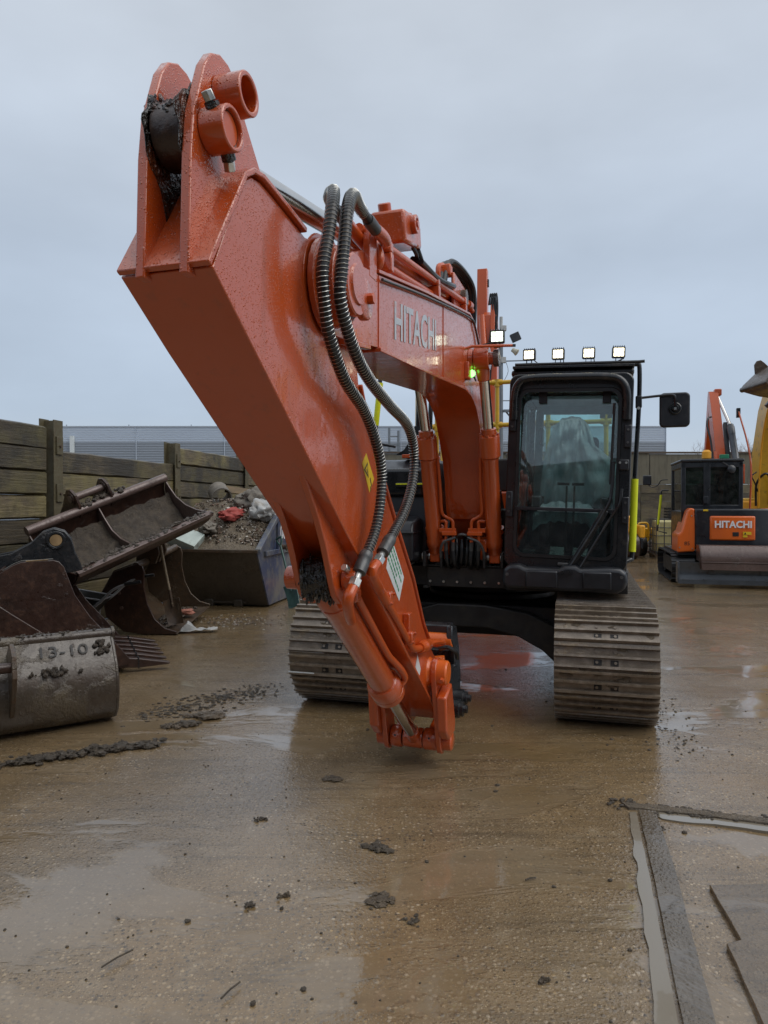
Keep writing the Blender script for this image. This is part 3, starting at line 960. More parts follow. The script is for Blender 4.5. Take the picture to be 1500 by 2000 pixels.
# lower and upper flange plates, slightly proud of the webs
bot = [(-3.89, 2.280), (-2.9, 2.345), (-1.93, 2.418), (-1.72, 2.405), (-1.59, 2.375), (-1.47, 2.325), (-1.368, 2.250), (-1.225, 2.085), (-1.125, 1.95), (-1.05, 1.80), (-1.005, 1.60), (-0.95, 1.47)]
B().sheet([(y, z - 0.001) for y, z in bot], -0.018, 'x', XC - 0.172, XC + 0.172).obj('bottom_flange', 'orange', boom, 0.003)
top = [(-3.89, 2.604), (-3.0, 2.767), (-1.72, 2.978), (-1.50, 2.957), (-1.32, 2.862), (-0.98, 2.502), (-0.66, 2.002)]
B().sheet([(y, z + 0.001) for y, z in top], 0.016, 'x', XC - 0.165, XC + 0.165).obj('top_flange', 'orange', boom, 0.003)
# cheek plates around the arm pivot
PV = (-4.43, 2.385)
cheek = [(-3.88, 2.601)] + [(PV[0] + 0.175 * math.cos(R(a)), PV[1] + 0.175 * math.sin(R(a))) for a in range(62, 271, 16)] + [(-4.22, 2.232), (-3.88, 2.281)]
for x0, x1 in ((XC - 0.1555, XC - 0.133), (XC + 0.133, XC + 0.1555)):
    ch = B().prism(cheek, x0, x1, 'x').obj('cheek_plate', 'orange', boom, 0.003)
B().bb(XC - 0.13, XC + 0.13, -3.93, -3.90, 2.285, 2.59).obj('end_plate', 'orange', boom)
# pivot boss, seal, cap and keeper on the visible side
y, z = PV
x = XC + 0.157
b = B().lathe((x, y, z), (1, 0, 0), [(0, 0.150), (0.03, 0.142), (0.055, 0.135)], 40)
pb = b.obj('pivot_boss', 'orange', boom, 0.004)
B().lathe((x + 0.056, y, z), (1, 0, 0), [(0, 0.118), (0.014, 0.118)], 36).obj('grease_seal', 'grease', pb)
B().lathe((x + 0.071, y, z), (1, 0, 0), [(0, 0.112), (0.022, 0.112), (0.028, 0.106), (0.028, 0.075), (0.036, 0.07)], 36).obj('pin_cap', 'orange', pb)
B().lathe((x + 0.071, y + 0.10, z - 0.025), (1, 0, 0), [(0, 0.078), (0.026, 0.078), (0.030, 0.072)], 32).obj('keeper_plate', 'orange', pb, 0.003)
B().cyl((x + 0.10, y + 0.115, z - 0.02), (x + 0.125, y + 0.115, z - 0.02), 0.021, n=6).obj('bolt', 'orange_dry', pb, 0.002)
B().lathe((XC - 0.157, y, z), (-1, 0, 0), [(0, 0.150), (0.05, 0.135), (0.08, 0.10)], 32).obj('pivot_boss', 'orange', boom)
# stop plate below the boss
B().box((XC + 0.165, -4.20, 2.225), (0.03, 0.30, 0.022), Matrix.Rotation(R(8), 3, 'X')).obj('stop_plate', 'orange', boom, 0.003)
# weld seams across the web
for y, z0, z1 in ((-3.875, 2.285, 2.60), (-2.58, 2.37, 2.83)):
    B().bb(XC + 0.155, XC + 0.159, y - 0.005, y + 0.005, z0, z1).obj('weld_seam', 'orange_dry', boom)
# company name on the web
tl, bl, rt = Vector((0, -3.705, 2.529)), Vector((0, -3.705, 2.375)), Vector((0, -2.72, 2.655))
ux = Vector((0, 0.9897, 0.1432)); uz = Vector((1, 0, 0)); uy = uz.cross(ux)
text_mesh('lettering', 'HITACHI', 0.252, 'logo', boom, basis((XC + 0.1565, -3.205, 2.515), ux, Vector((0, 0, 1)), uz), 0.0012, 0.0045, 0.90)
# boom cylinder pin bosses
PB = (-1.70, 2.655)
b = B().cyl((XC - 0.34, PB[0], PB[1]), (XC + 0.35, PB[0], PB[1]), 0.046, n=24)
b.cyl((XC + 0.155, PB[0], PB[1]), (XC + 0.19, PB[0], PB[1]), 0.082, 0.072, 28)
b.cyl((XC - 0.19, PB[0], PB[1]), (XC - 0.155, PB[0], PB[1]), 0.072, 0.082, 28)
bs = b.obj('cylinder_pin', 'orange', boom, 0.004)
B().ring((XC + 0.335, PB[0], PB[1]), (XC + 0.375, PB[0], PB[1]), 0.062, 0.02, 20).obj('pin_end', 'rustlight', bs, 0.003)
B().bb(XC + 0.155, XC + 0.185, PB[0] - 0.19, PB[0] - 0.10, PB[1] - 0.17, PB[1] - 0.05).obj('pad', 'orange', boom, 0.004)
# lamp bracket, boom lamp, glowing disc for a green beacon's reflection
b = B().tube([(XC + 0.14, -1.86, 2.70), (XC + 0.20, -1.84, 2.72), (XC + 0.47, -1.72, 2.735)], 0.011, 8)
b.obj('lamp_bar', 'orange_dry', boom)
def work_lamp(parent, c, size=0.088, mat='led', yaw=0.0, name='work_lamp'):
    hx = size / 2
    o = B().bb(-hx, hx, -0.004, 0.045, -hx * 0.88, hx * 0.88).obj(name, 'plastic', parent, 0.012, 3)
    o.location = c; o.rotation_euler = (R(4), 0, yaw)
    bz = B()
    for s in (-1, 1):
        bz.bb(s * hx * 0.86 - 0.004, s * hx * 0.86 + 0.004, -0.012, -0.004, -hx * 0.78, hx * 0.78)
        bz.bb(-hx * 0.86, hx * 0.86, -0.0115, -0.0035, s * hx * 0.74 - 0.004, s * hx * 0.74 + 0.004)
    bz.obj('bezel', 'crimp', o)
    ln = B()
    for i in (-1, 0, 1):
        for k in (-1, 1):
            ln.bb(i * hx * 0.52 - hx * 0.235, i * hx * 0.52 + hx * 0.235, -0.009, -0.003, k * hx * 0.34 - hx * 0.30, k * hx * 0.34 + hx * 0.30)
    ln.obj('lens', mat, o, 0.003)
    fn = B()
    for i in range(6):
        fn.bb(-hx * 0.8 + i * hx * 0.32 - 0.002, -hx * 0.8 + i * hx * 0.32 + 0.002, 0.0, 0.05, hx * 0.88, hx * 0.88 + 0.008)
    fn.obj('cooling_fins', 'black', o)
    B().bb(-0.022, -0.017, 0.0, 0.02, -hx * 1.32, -hx * 0.88).bb(0.017, 0.022, 0.0, 0.02, -hx * 1.32, -hx * 0.88).bb(-0.024, 0.024, -0.005, 0.03, -hx * 1.45, -hx * 1.30).obj('bracket', 'black', o)
    return o
work_lamp(boom, (0.305, -1.745, 2.800), 0.108, 'ledcool', R(4))
B().cyl((XC + 0.157, -1.72, 2.545), (XC + 0.185, -1.75, 2.545), 0.026, n=16).obj('green_beacon_or_glint', 'greenglint', boom)  # glowing disc set where the boom web reflects a green beacon
B().tube([(XC + 0.17, -1.70, 2.56), (XC + 0.20, -1.68, 2.50), (XC + 0.17, -1.62, 2.58), (XC + 0.168, -1.55, 2.7)], 0.005, 6, smooth=5).obj('cable', 'rubber', boom)
B().tube([(XC + 0.165, -1.42, 2.80), (XC + 0.175, -1.50, 2.70), (XC + 0.24, -1.72, 2.742), (XC + 0.33, -1.74, 2.76)], 0.006, 6, smooth=6).obj('cable', 'rubber', boom)
# cable conduit along the upper edge of the web
B().tube([(XC + 0.168, -3.86, 2.585), (XC + 0.168, -3.0, 2.745), (XC + 0.168, -1.75, 2.95), (XC + 0.168, -1.52, 2.925), (XC + 0.168, -1.35, 2.80), (XC + 0.168, -1.22, 2.62)], 0.0075, 6, smooth=5).obj('conduit', 'crimp', boom)

# ---------------------------------------------------------------- boom cylinders
def hyd_cyl(name, parent, base, head, rodend, rt, rr, rh, mat='orange', bolts=8, eye=None):
    base, head, rodend = Vector(base), Vector(head), Vector(rodend)
    d = (head - base).normalized(); ln = (head - base).length
    o = B().lathe(base, d, [(0.0, rt * 0.9), (0.05, rt * 0.96), (0.06, rt * 1.08), (0.11, rt * 1.08), (0.12, rt), (ln - 0.26, rt), (ln - 0.25, rt * 1.06), (ln - 0.235, rt * 1.06), (ln - 0.22, rh), (ln - 0.06, rh), (ln - 0.055, rh * 0.98), (ln - 0.05, rt * 0.92), (ln, rt * 0.90), (ln + 0.003, rr * 1.15)], 28).obj(name, mat, parent)
    B().cyl(head - d * 0.02, rodend, rr, n=24).obj('rod', 'chrome', o)
    u = d.orthogonal().normalized(); w = d.cross(u)
    if bolts:
        for k in range(bolts):
            a = 2 * PI * k / bolts
            p = base + d * (ln - 0.055) + (u * math.cos(a) + w * math.sin(a)) * (rh + rt * 0.92) / 2
            B().cyl(p, p + d * 0.018, 0.011, n=6).obj('bolt', mat, o)
    return o
for sx in (-1, 1):
    xx = XC + sx * 0.25
    c = hyd_cyl('boom_cylinder', EX, (xx, -1.055, 1.19), (xx, -1.405, 2.175), (xx, -1.68, 2.62), 0.064, 0.040, 0.083)
    B().bb(xx - 0.045, xx + 0.045, -1.095, -1.00, 1.105, 1.24).obj('base_eye', 'orange_dry', c, 0.012)
    B().cyl((xx - 0.055, PB[0], PB[1]), (xx + 0.055, PB[0], PB[1]), 0.085, n=28).cyl((xx, PB[0] + 0.02, PB[1] - 0.06), (xx, PB[0] + 0.055, PB[1] - 0.15), 0.055, 0.042, 20).obj('rod_eye', 'orange', c, 0.006)
    # clamp strap and oil pipes between the cylinders
    s = -sx
    B().ring((xx, -1.085, 1.36), (xx, -1.10, 1.40), 0.078, 0.064, 20).obj('clamp', 'orange_dry', c)
    B().bb(min(xx + s * 0.06, xx + s * 0.20), max(xx + s * 0.06, xx + s * 0.20), -1.19, -1.175, 1.36, 1.395).obj('strap', 'orange_dry', c, 0.003)
    x1 = xx + s * 0.115; x2 = xx + s * 0.175
    B().tube([(xx + s * 0.075, -1.33, 2.0), (xx + s * 0.085, -1.26, 1.72), (xx + s * 0.085, -1.20, 1.53), (xx + s * 0.12, -1.185, 1.485), (x2 - s * 0.01, -1.18, 1.46), (x2, -1.18, 1.42), (x2, -1.18, 1.28)], 0.013, 10, smooth=5).obj('oil_pipe', 'orange_dry', c)
    B().tube([(xx + s * 0.07, -1.16, 1.45), (x1, -1.18, 1.45), (x1, -1.18, 1.40), (x1, -1.18, 1.28)], 0.013, 10, smooth=4).obj('oil_pipe', 'orange_dry', c)
    B().bb(min(x1, x2) - 0.03, max(x1, x2) + 0.03, -1.21, -1.165, 1.335, 1.368).obj('pipe_clamp', 'orange_dry', c, 0.005)
    for xq in (x1, x2):
        B().cyl((xq, -1.18, 1.28), (xq, -1.175, 1.21), 0.017, n=8).obj('fitting', 'crimp', c)
        B().tube([(xq, -1.175, 1.22), (xq + s * 0.01, -1.16, 1.10), (xq + s * 0.03, -1.0, 1.06), (xq + s * 0.03, -0.6, 1.12)], 0.017, 8, smooth=5).obj('hose', 'rubber', c)
    B().tube([(xx + s * 0.07, -1.17, 1.15), (xx + s * 0.075, -1.20, 1.22), (xx + s * 0.11, -1.22, 1.285), (xx + s * 0.20, -1.2, 1.32)], 0.011, 8, smooth=5).obj('grey_hose', 'crimp', c)
    B().bb(min(xx + s * 0.06, xx + s * 0.13), max(xx + s * 0.06, xx + s * 0.13), -1.12, -1.02, 1.135, 1.30).obj('valve_block', 'orange_dry', c, 0.012)
b = B()
for k, xq in enumerate((-0.16, -0.12, -0.075, -0.03, 0.01, 0.045)):
    b.tube([(xq, -1.13 + 0.02 * (k % 2), 1.30), (xq + 0.008, -1.15, 1.2), (xq - 0.006, -1.12, 1.10), (xq, -0.95, 1.085)], 0.015, 8, smooth=5)
b.bb(-0.19, -0.13, -1.10, -1.0, 1.12, 1.30); b.bb(0.0, 0.06, -1.10, -1.0, 1.12, 1.30)
b.bb(-0.24, 0.12, -1.02, -0.80, 1.08, 1.22)
b.obj('hose_bundle', 'rubber', uf)
B().tube([(-0.12, -1.15, 1.32), (-0.06, -1.19, 1.345), (0.02, -1.15, 1.32)], 0.012, 8, smooth=5).obj('grey_hose', 'crimp', uf)

# ---------------------------------------------------------------- ARM
out_line = lambda y: 2.208 - 0.7414 * (y + 5.20)
arm_side = [(-5.20, 2.208), (-5.07, 2.45), (-5.03, 2.515), (-4.985, 2.545), (-4.93, 2.553), (-4.87, 2.547), (-4.60, 2.508), (-4.40, 2.55), (-4.27, 2.545), (-4.17, 2.47), (-4.10, 2.28), (-4.05, 2.085), (-3.96, 1.945), (-3.82, 1.795), (-3.53, 1.498),
            (-3.20, 1.190), (-2.97, 0.905), (-2.80, 0.755), (-2.58, 0.60), (-2.44, 0.50), (-2.385, 0.40), (-2.40, 0.31), (-2.47, 0.262), (-2.56, 0.262)]
arm_side.append((-2.62, out_line(-2.62)))
b = B().prism(arm_side, XC - 0.125, XC + 0.125, 'x')
arm = b.obj('arm', 'orange', EX, 0.004)
def taper_left(o):
    for v in o.data.vertices:
        if v.co.x < XC:
            f = min(1, max(0, (v.co.y + 5.0) / 0.8))
            v.co.x = XC + (v.co.x - XC) * (1 - 0.22 * f)
taper_left(arm)
# outer (front) plate, proud of the webs
B().sheet([(-5.215, out_line(-5.215)), (-5.0, out_line(-5.0)), (-4.6, out_line(-4.6)), (-4.2, out_line(-4.2)), (-3.4, out_line(-3.4)), (-2.60, out_line(-2.60))], -0.018, 'x', XC - 0.142, XC + 0.142).obj('front_plate', 'orange', arm, 0.004)
taper_left(bpy.data.objects['front_plate'])
# end plate that runs up over the hump
endp = [(-5.23, 2.206), (-5.075, 2.452), (-5.035, 2.518), (-4.987, 2.550), (-4.93, 2.558), (-4.87, 2.551), (-4.62, 2.515)]
B().sheet(endp, 0.018, 'x', XC - 0.142, XC + 0.142).obj('end_plate', 'orange', arm, 0.004)
rear = [(-4.05, 2.086), (-3.96, 1.946), (-3.82, 1.796), (-3.53, 1.499), (-3.20, 1.191), (-2.97, 0.906), (-2.82, 0.775)]
B().sheet([(y + 0.002, z + 0.002) for y, z in rear], 0.014, 'x', XC - 0.138, XC + 0.138).obj('rear_plate', 'orange', arm, 0.003)
# arm cylinder lugs
lug = [(-5.245, 2.19), (-5.240, 2.30), (-5.232, 2.51), (-5.218, 2.625), (-5.165, 2.775), (-5.13, 2.825), (-5.085, 2.848), (-5.04, 2.845), (-5.00, 2.825), (-4.965, 2.775), (-4.94, 2.735), (-4.835, 2.62), (-4.76, 2.53), (-4.9, 2.42), (-5.05, 2.33), (-5.17, 2.19)]
for x0 in (XC - 0.0825, XC + 0.0525):
    B().prism(lug, x0, x0 + 0.030, 'x').obj('lug', 'orange', arm, 0.005, 3)
PL = (-5.145, 2.60)
xr = XC + 0.083
b = B().ring((xr, PL[0], PL[1]), (xr + 0.075, PL[0], PL[1]), 0.060, 0.047, 36)
pbss = b.obj('pin_boss', 'orange', arm, 0.004)
B().cyl((xr - 0.18, PL[0], PL[1]), (xr + 0.062, PL[0], PL[1]), 0.0445, n=32).obj('pin', 'orange_dry', pbss, 0.003)
B().ring((xr + 0.045, PL[0], PL[1]), (xr + 0.060, PL[0], PL[1]), 0.0468, 0.043, 32).obj('grease_ring', 'grease', pbss)
B().ring((xr, PL[0] + 0.070, PL[1] + 0.128), (xr + 0.085, PL[0] + 0.070, PL[1] + 0.128), 0.059, 0.044, 36).obj('sleeve_boss', 'orange', arm, 0.004)
for (y, z, ang) in ((PL[0] - 0.048, PL[1] + 0.052, 35), (PL[0] + 0.045, PL[1] - 0.062, 215)):
    B().cyl((xr + 0.035, y, z), (xr + 0.030, y - 0.026 * math.sin(R(ang)), z + 0.026 * math.cos(R(ang))), 0.017, n=6).obj('bolt', 'steel', pbss, 0.002)
    B().cyl((xr + 0.036, y, z), (xr + 0.037, y + 0.03 * math.sin(R(ang)), z - 0.03 * math.cos(R(ang))), 0.020, n=12).obj('grease_smear', 'grease', pbss)
# rod eye with thick grease
b = B().lathe((XC - 0.051, PL[0], PL[1]), (1, 0, 0), [(0, 0.075), (0.008, 0.088), (0.094, 0.088), (0.102, 0.075)], 36)
re_ = b.obj('rod_eye', 'rust', arm)
b = B()
for k in range(60):
    a = random.gauss(R(130), R(30)); x = XC + random.gauss(0, 0.025)
    b.blob((x, PL[0] + 0.086 * math.cos(a), PL[1] + 0.086 * math.sin(a)), random.uniform(0.003, 0.010), k, 1, 0.8, (1.2, 1, 1))
for k in range(60):
    a = random.uniform(R(40), R(290)); rr = random.uniform(0.085, 0.115)
    if PL[0] + rr * math.cos(a) < -5.205: continue
    b.blob((XC + random.choice((-0.051, 0.051)), PL[0] + rr * math.cos(a), PL[1] + rr * math.sin(a)), random.uniform(0.004, 0.011), k, 1, 0.7, (0.45, 1.5, 1.5))
for k in range(70):
    y = random.uniform(-5.15, -4.9)
    z = 2.33 + (y + 5.15) * 1.0 + random.uniform(0, 0.2)
    b.blob((XC + random.choice((-0.052, 0.052)), y, z), random.uniform(0.004, 0.012), k, 1, 0.7, (0.25, 1.4, 1.8))
kind(b.obj('grease', 'grease', re_, sharp=180), 'stuff')
for x0 in (XC - 0.0523, XC + 0.0503):
    pts = []
    for k in range(40):
        a = 2 * PI * k / 40
        rr_ = 0.105 + 0.022 * mnoise.noise(Vector((math.cos(a) * 2.2, math.sin(a) * 2.2, x0 * 50))) + 0.008 * math.sin(a * 9)
        ext = 1.0 + 1.5 * max(0, -math.sin(a)) ** 2
        pts.append((PL[0] + rr_ * math.cos(a) * (1 + 0.15 * max(0, -math.sin(a))) + 0.05 * max(0, -math.sin(a)), PL[1] + rr_ * math.sin(a) * ext))
    B().prism(pts, x0, x0 + 0.002, 'x').obj('grease_smear', 'grease', arm)
# arm cylinder along the top of the boom
d = Vector((0, 1.40, 0.212)).normalized()
p_eye = Vector((XC, PL[0], PL[1]))
hd = p_eye + d * 1.44
bs_ = p_eye + d * 3.42
ac = hyd_cyl('arm_cylinder', EX, bs_, hd, p_eye + d * 0.06, 0.066, 0.041, 0.086)
B().bb(XC - 0.10, XC - 0.075, -1.98, -1.58, 2.96, 3.22).bb(XC + 0.075, XC + 0.10, -1.98, -1.58, 2.96, 3.22).obj('base_lug', 'orange', ac, 0.01)
B().cyl((XC - 0.06, bs_.y + 0.02, bs_.z), (XC + 0.06, bs_.y + 0.02, bs_.z), 0.075, n=24).obj('base_eye', 'orange', ac)
# hose-burst valve block on the cylinder
b = B().box((XC + 0.01, -3.14, 3.085), (0.19, 0.26, 0.17), Matrix.Rotation(R(12), 3, 'X'))
b.box((XC + 0.02, -2.98, 3.10), (0.17, 0.12, 0.13), Matrix.Rotation(R(12), 3, 'X'))
vb = b.obj('valve_block', 'orange', ac, 0.018, 2)
B().lathe((XC + 0.10, -3.12, 3.115), (1, 0, 0), [(0, 0.050), (0.03, 0.050), (0.034, 0.046), (0.034, 0.032), (0.026, 0.030), (0.026, 0.018), (0.04, 0.016)], 20).obj('plug', 'orange', vb)
B().lathe((XC - 0.02, -3.22, 3.165), (0, -0.5, 1), [(0, 0.036), (0.035, 0.036), (0.04, 0.03)], 16).obj('cap', 'orange', vb)
B().lathe((XC + 0.06, -3.06, 3.17), (0, 0, 1), [(0, 0.028), (0.03, 0.026)], 14).obj('cap', 'orange', vb)
B().tube([(XC + 0.08, -3.02, 3.03), (XC + 0.09, -2.97, 3.00), (XC + 0.06, -2.88, 2.985), (XC + 0.04, -2.8, 3.0)], 0.013, 8, smooth=4).tube([(XC + 0.09, -2.94, 3.04), (XC + 0.10, -2.88, 2.98), (XC + 0.07, -2.80, 2.975), (XC + 0.03, -2.72, 3.0)], 0.013, 8, smooth=4).obj('hose_elbow', 'rubber', vb)
b = B()
for k in range(3):
    b.tube([(XC + 0.06 + 0.025 * k, -2.95, 2.99 - 0.01 * k), (XC + 0.09 + 0.02 * k, -2.6, 2.975), (XC + 0.10 + 0.02 * k, -2.2, 3.05), (XC + 0.08, -1.98, 3.12)], 0.017, 8, smooth=5)
b.obj('hose', 'rubber', vb)
b = B()
for k in range(3):
    b.tube([(XC - 0.02 + 0.028 * k, -2.05, 3.10), (XC + 0.0 + 0.028 * k, -1.95, 3.28 + 0.008 * k), (XC + 0.03 + 0.03 * k, -1.75, 3.33), (XC + 0.06 + 0.03 * k, -1.45, 3.30), (XC + 0.08 + 0.025 * k, -1.36, 3.20), (XC + 0.08 + 0.02 * k, -1.32, 2.98)], 0.020, 8, smooth=5)
b.obj('hose_loop', 'rubber', ac)
B().bb(XC - 0.02, XC + 0.08, -2.02, -1.94, 3.19, 3.27).obj('hose_guide', 'orange_dry', ac, 0.01)
B().tube([(XC + 0.02, -2.10, 3.05), (XC + 0.02, -2.14, 3.20), (XC + 0.03, -2.05, 3.25)], 0.018, 8, smooth=4).obj('oil_pipe', 'orange_dry', ac)
B().cyl((XC + 0.09, -1.72, 3.11), (XC + 0.14, -1.72, 3.11), 0.055, n=20).obj('hose_clamp', 'rustold', ac)
# rigid pipes along the boom
slope = lambda y: 2.80 + 0.140 * (y + 3.73)
for dx, dz, y0 in ((0.115, 0.0, -4.02), (0.09, -0.075, -3.75), (0.02, -0.085, -3.7)):
    pts = [(XC + dx, y0, slope(y0) + dz), (XC + dx, -1.55, slope(-1.55) + dz), (XC + dx, -1.38, slope(-1.38) + dz - 0.03)]
    B().tube(pts, 0.0205, 10).obj('oil_pipe', 'orange_dry', boom)
for y in (-3.62, -2.62, -1.75):
    B().bb(XC - 0.03, XC + 0.145, y - 0.02, y + 0.02, slope(y) - 0.12, slope(y) - 0.03).obj('pipe_clamp', 'orange', boom, 0.006)
    B().bb(XC + 0.09, XC + 0.142, y - 0.025, y + 0.025, slope(y) - 0.028, slope(y) + 0.026).obj('pipe_clamp', 'orange', boom, 0.008)
for dx in (0.115, 0.09):
    y = -1.52
    B().cyl((XC + dx, y - 0.05, slope(y - .05)), (XC + dx, y + 0.05, slope(y + .05)), 0.032, n=12).obj('pipe_union', 'orange_dry', boom)
# upright hose bracket with elbows
B().bb(XC + 0.125, XC + 0.157, -4.00, -3.90, 2.56, 2.78).obj('hose_bracket', 'orange', boom, 0.004)
B().prism([(-4.30, 2.55), (-3.95, 2.57), (-3.95, 2.66), (-4.02, 2.665)], XC + 0.10, XC + 0.13, 'x').obj('bracket_foot', 'orange', boom, 0.003)
B().tube([(XC + 0.12, -3.84, 2.76), (XC + 0.15, -3.86, 2.715), (XC + 0.16, -3.87, 2.66), (XC + 0.12, -3.84, 2.62)], 0.020, 10, smooth=4).obj('oil_pipe', 'orange_dry', boom)
# ---------------------------------------------------------------- spring-guarded hoses
H1 = [(0.045, -4.16, 2.735), (0.06, -4.36, 2.735), (0.13, -4.50, 2.70), (0.165, -4.60, 2.60), (0.165, -4.635, 2.49), (0.155, -4.66, 2.37), (0.150, -4.63, 2.25), (0.145, -4.57, 2.16), (0.14, -4.42, 2.049), (0.14, -4.205, 1.964), (0.14, -4.056, 1.856), (0.14, -3.972, 1.732), (0.14, -3.987, 1.601), (0.13, -4.03, 1.475), (0.115, -4.11, 1.375)]
H2 = [(0.135, -4.04, 2.735), (0.14, -4.24, 2.74), (0.175, -4.42, 2.715), (0.20, -4.545, 2.61), (0.205, -4.585, 2.50), (0.20, -4.60, 2.385), (0.19, -4.588, 2.279), (0.19, -4.46, 2.149), (0.19, -4.289, 2.069), (0.19, -4.023, 2.007), (0.19, -3.745, 1.952), (0.19, -3.628, 1.844), (0.19, -3.647, 1.698), (0.18, -3.76, 1.555), (0.16, -3.93, 1.43)]
def guarded_hose(P, end, pitch):
    P = [Vector(p) for p in P]
    o = B().tube(P, 0.0205, 12, smooth=8).obj('hose', 'rubber', EX)
    sp = spline(P, 24)
    L_ = [0]
    for a, b_ in zip(sp[:-1], sp[1:]):
        L_.append(L_[-1] + (b_ - a).length)
    tot = L_[-1]
    s0, s1 = 0.16, tot - 0.02
    turns = int((s1 - s0) / pitch)
    pts = []; k = 0
    u = (sp[1] - sp[0]).orthogonal().normalized()
    last = None
    n = turns * 9
    import bisect
    for i in range(n + 1):
        s = s0 + (s1 - s0) * i / n
        j = min(len(sp) - 2, max(0, bisect.bisect_right(L_, s) - 1))
        f = (s - L_[j]) / max(1e-6, L_[j + 1] - L_[j])
        p = sp[j].lerp(sp[j + 1], f)
        t = (sp[min(len(sp) - 1, j + 2)] - sp[max(0, j - 1)]).normalized()
        u = (u - t * u.dot(t)).normalized(); w = t.cross(u)
        a = 2 * PI * i / 9
        pts.append(p + (u * math.cos(a) + w * math.sin(a)) * 0.0235)
    B().tube(pts, 0.0012, 5).obj('spring_guard', 'steel', o)
    # crimped sleeves
    t0 = (sp[0] - sp[6]).normalized(); t1 = (sp[-1] - sp[-7]).normalized()
    B().lathe(sp[0] - t0 * 0.10, t0, [(0, 0.024), (0.02, 0.027), (0.10, 0.026)], 16).obj('crimp_sleeve', 'crimp', o)
    e = sp[-1]
    B().lathe(e - t1 * 0.02, t1, [(0, 0.026), (0.01, 0.029), (0.03, 0.029), (0.035, 0.026), (0.06, 0.029), (0.10, 0.0285), (0.105, 0.02)], 18).obj('crimp_sleeve', 'crimp', o)
    B().cyl(e + t1 * 0.085, e + t1 * 0.155, 0.0165, n=10).cyl(e + t1 * 0.115, e + t1 * 0.150, 0.026, n=6).obj('hex_fitting', 'steel', o, 0.001)
    el = [e + t1 * 0.15, e + t1 * 0.21] + [Vector(q) for q in end]
    B().tube(el, 0.023, 10, smooth=4).obj('elbow', 'orange_dry', o)
    return o
guarded_hose(H1, [(0.06, -4.16, 1.155), (0.03, -4.05, 1.10)], 0.0155)
guarded_hose(H2, [(0.12, -3.96, 1.235), (0.10, -3.86, 1.20), (0.095, -3.75, 1.14)], 0.0155)
# elbows where the hoses start
for q in (((0.045, -4.16, 2.735), (0.04, -4.02, 2.735), (0.05, -3.9, 2.72)), ((0.135, -4.04, 2.735), (0.13, -3.92, 2.75), (0.12, -3.85, 2.755))):
    B().tube(q, 0.027, 12, smooth=4).obj('hose_union', 'orange_dry', boom)
# pipe along the arm
B().tube([(0.095, -3.80, 1.17), (0.092, -3.62, 1.06), (0.09, -3.36, 0.885), (0.095, -3.28, 0.835), (0.10, -3.18, 0.815), (0.10, -2.95, 0.80)], 0.019, 10, smooth=4).obj('oil_pipe', 'orange_dry', arm)
B().lathe((0.10, -3.17, 0.815), (0, 1, -0.08), [(0, 0.028), (0.07, 0.030), (0.08, 0.034), (0.12, 0.034), (0.13, 0.03), (0.2, 0.03)], 16).obj('pipe_union', 'orange_dry', arm)
for (y, z) in ((-3.74, 1.155), (-3.36, 0.905)):
    B().bb(0.066, 0.118, y - 0.03, y + 0.03, z - 0.032, z + 0.032).obj('pipe_clamp', 'orange', arm, 0.008)
    for s in (-1, 1):
        B().cyl((0.11, y + s * 0.02, z + s * 0.02), (0.128, y + s * 0.02, z + s * 0.02), 0.008, n=6).obj('bolt', 'orange', arm)
B().bb(0.066, 0.10, -3.38, -3.30, 0.93, 1.03).obj('pad', 'orange', arm, 0.004)
# labels on the arm
def decal(name, quad, x, mat, parent, th=0.0012):
    vs = [(x, y, z) for y, z in quad] + [(x + th, y, z) for y, z in quad]
    n = len(quad)
    return B().add(vs, [tuple(range(n - 1, -1, -1)), tuple(range(n, 2 * n))] + [(i, (i + 1) % n, n + (i + 1) % n, n + i) for i in range(n)]).obj(name, mat, parent)
xs = XC + 0.1252
lab = decal('warning_label', [(-3.956, 1.811), (-4.01, 1.764), (-3.914, 1.642), (-3.85, 1.704)], xs, 'lblyellow', arm)
lab['label'] = 'yellow warning label on the arm side'
c0 = Vector((0, -3.965, 1.755)); ax = Vector((0, 0.60, -0.80)).normalized(); ay = Vector((0, 0.80, 0.60))
def on_label(u, v):
    q = c0 + ax * u + ay * v
    return (q.y, q.z)
tri = [on_label(0.0, -0.028), on_label(0.0, 0.030), on_label(0.062, 0.0)]
tri2 = [on_label(0.008, -0.017), on_label(0.008, 0.019), on_label(0.045, 0.0)]
decal('warning_triangle', tri, xs + 0.0013, 'ink', lab, 0.0006)
decal('warning_triangle', tri2, xs + 0.0020, 'lblyellow', lab, 0.0006)
decal('warning_symbol', [on_label(0.016, -0.002), on_label(0.016, 0.003), on_label(0.036, 0.003), on_label(0.036, -0.002)], xs + 0.0027, 'ink', lab, 0.0005)
decal('warning_symbol', [on_label(0.075, 0.012), on_label(0.075, 0.022), on_label(0.112, 0.018), on_label(0.118, 0.008)], xs + 0.0013, 'ink', lab, 0.0006)
decal('warning_symbol', [on_label(0.105, -0.004), on_label(0.110, 0.004), on_label(0.128, -0.010), on_label(0.122, -0.014)], xs + 0.0013, 'ink', lab, 0.0006)
wq = [(-3.597, 1.447), (-3.664, 1.287), (-3.446, 1.103), (-3.361, 1.216)]
lab2 = decal('notice_label', wq, xs, 'white', arm)
lab2['label'] = 'white notice with green print on the arm side'
o_ = Vector((0, -3.60, 1.40)); ax = Vector((0, 0.236, -0.231)).normalized(); ay = ax.cross(Vector((1, 0, 0)))
ay = Vector((0, 0.70, 0.714)) if ay.z < 0 else ay
random.seed(4)
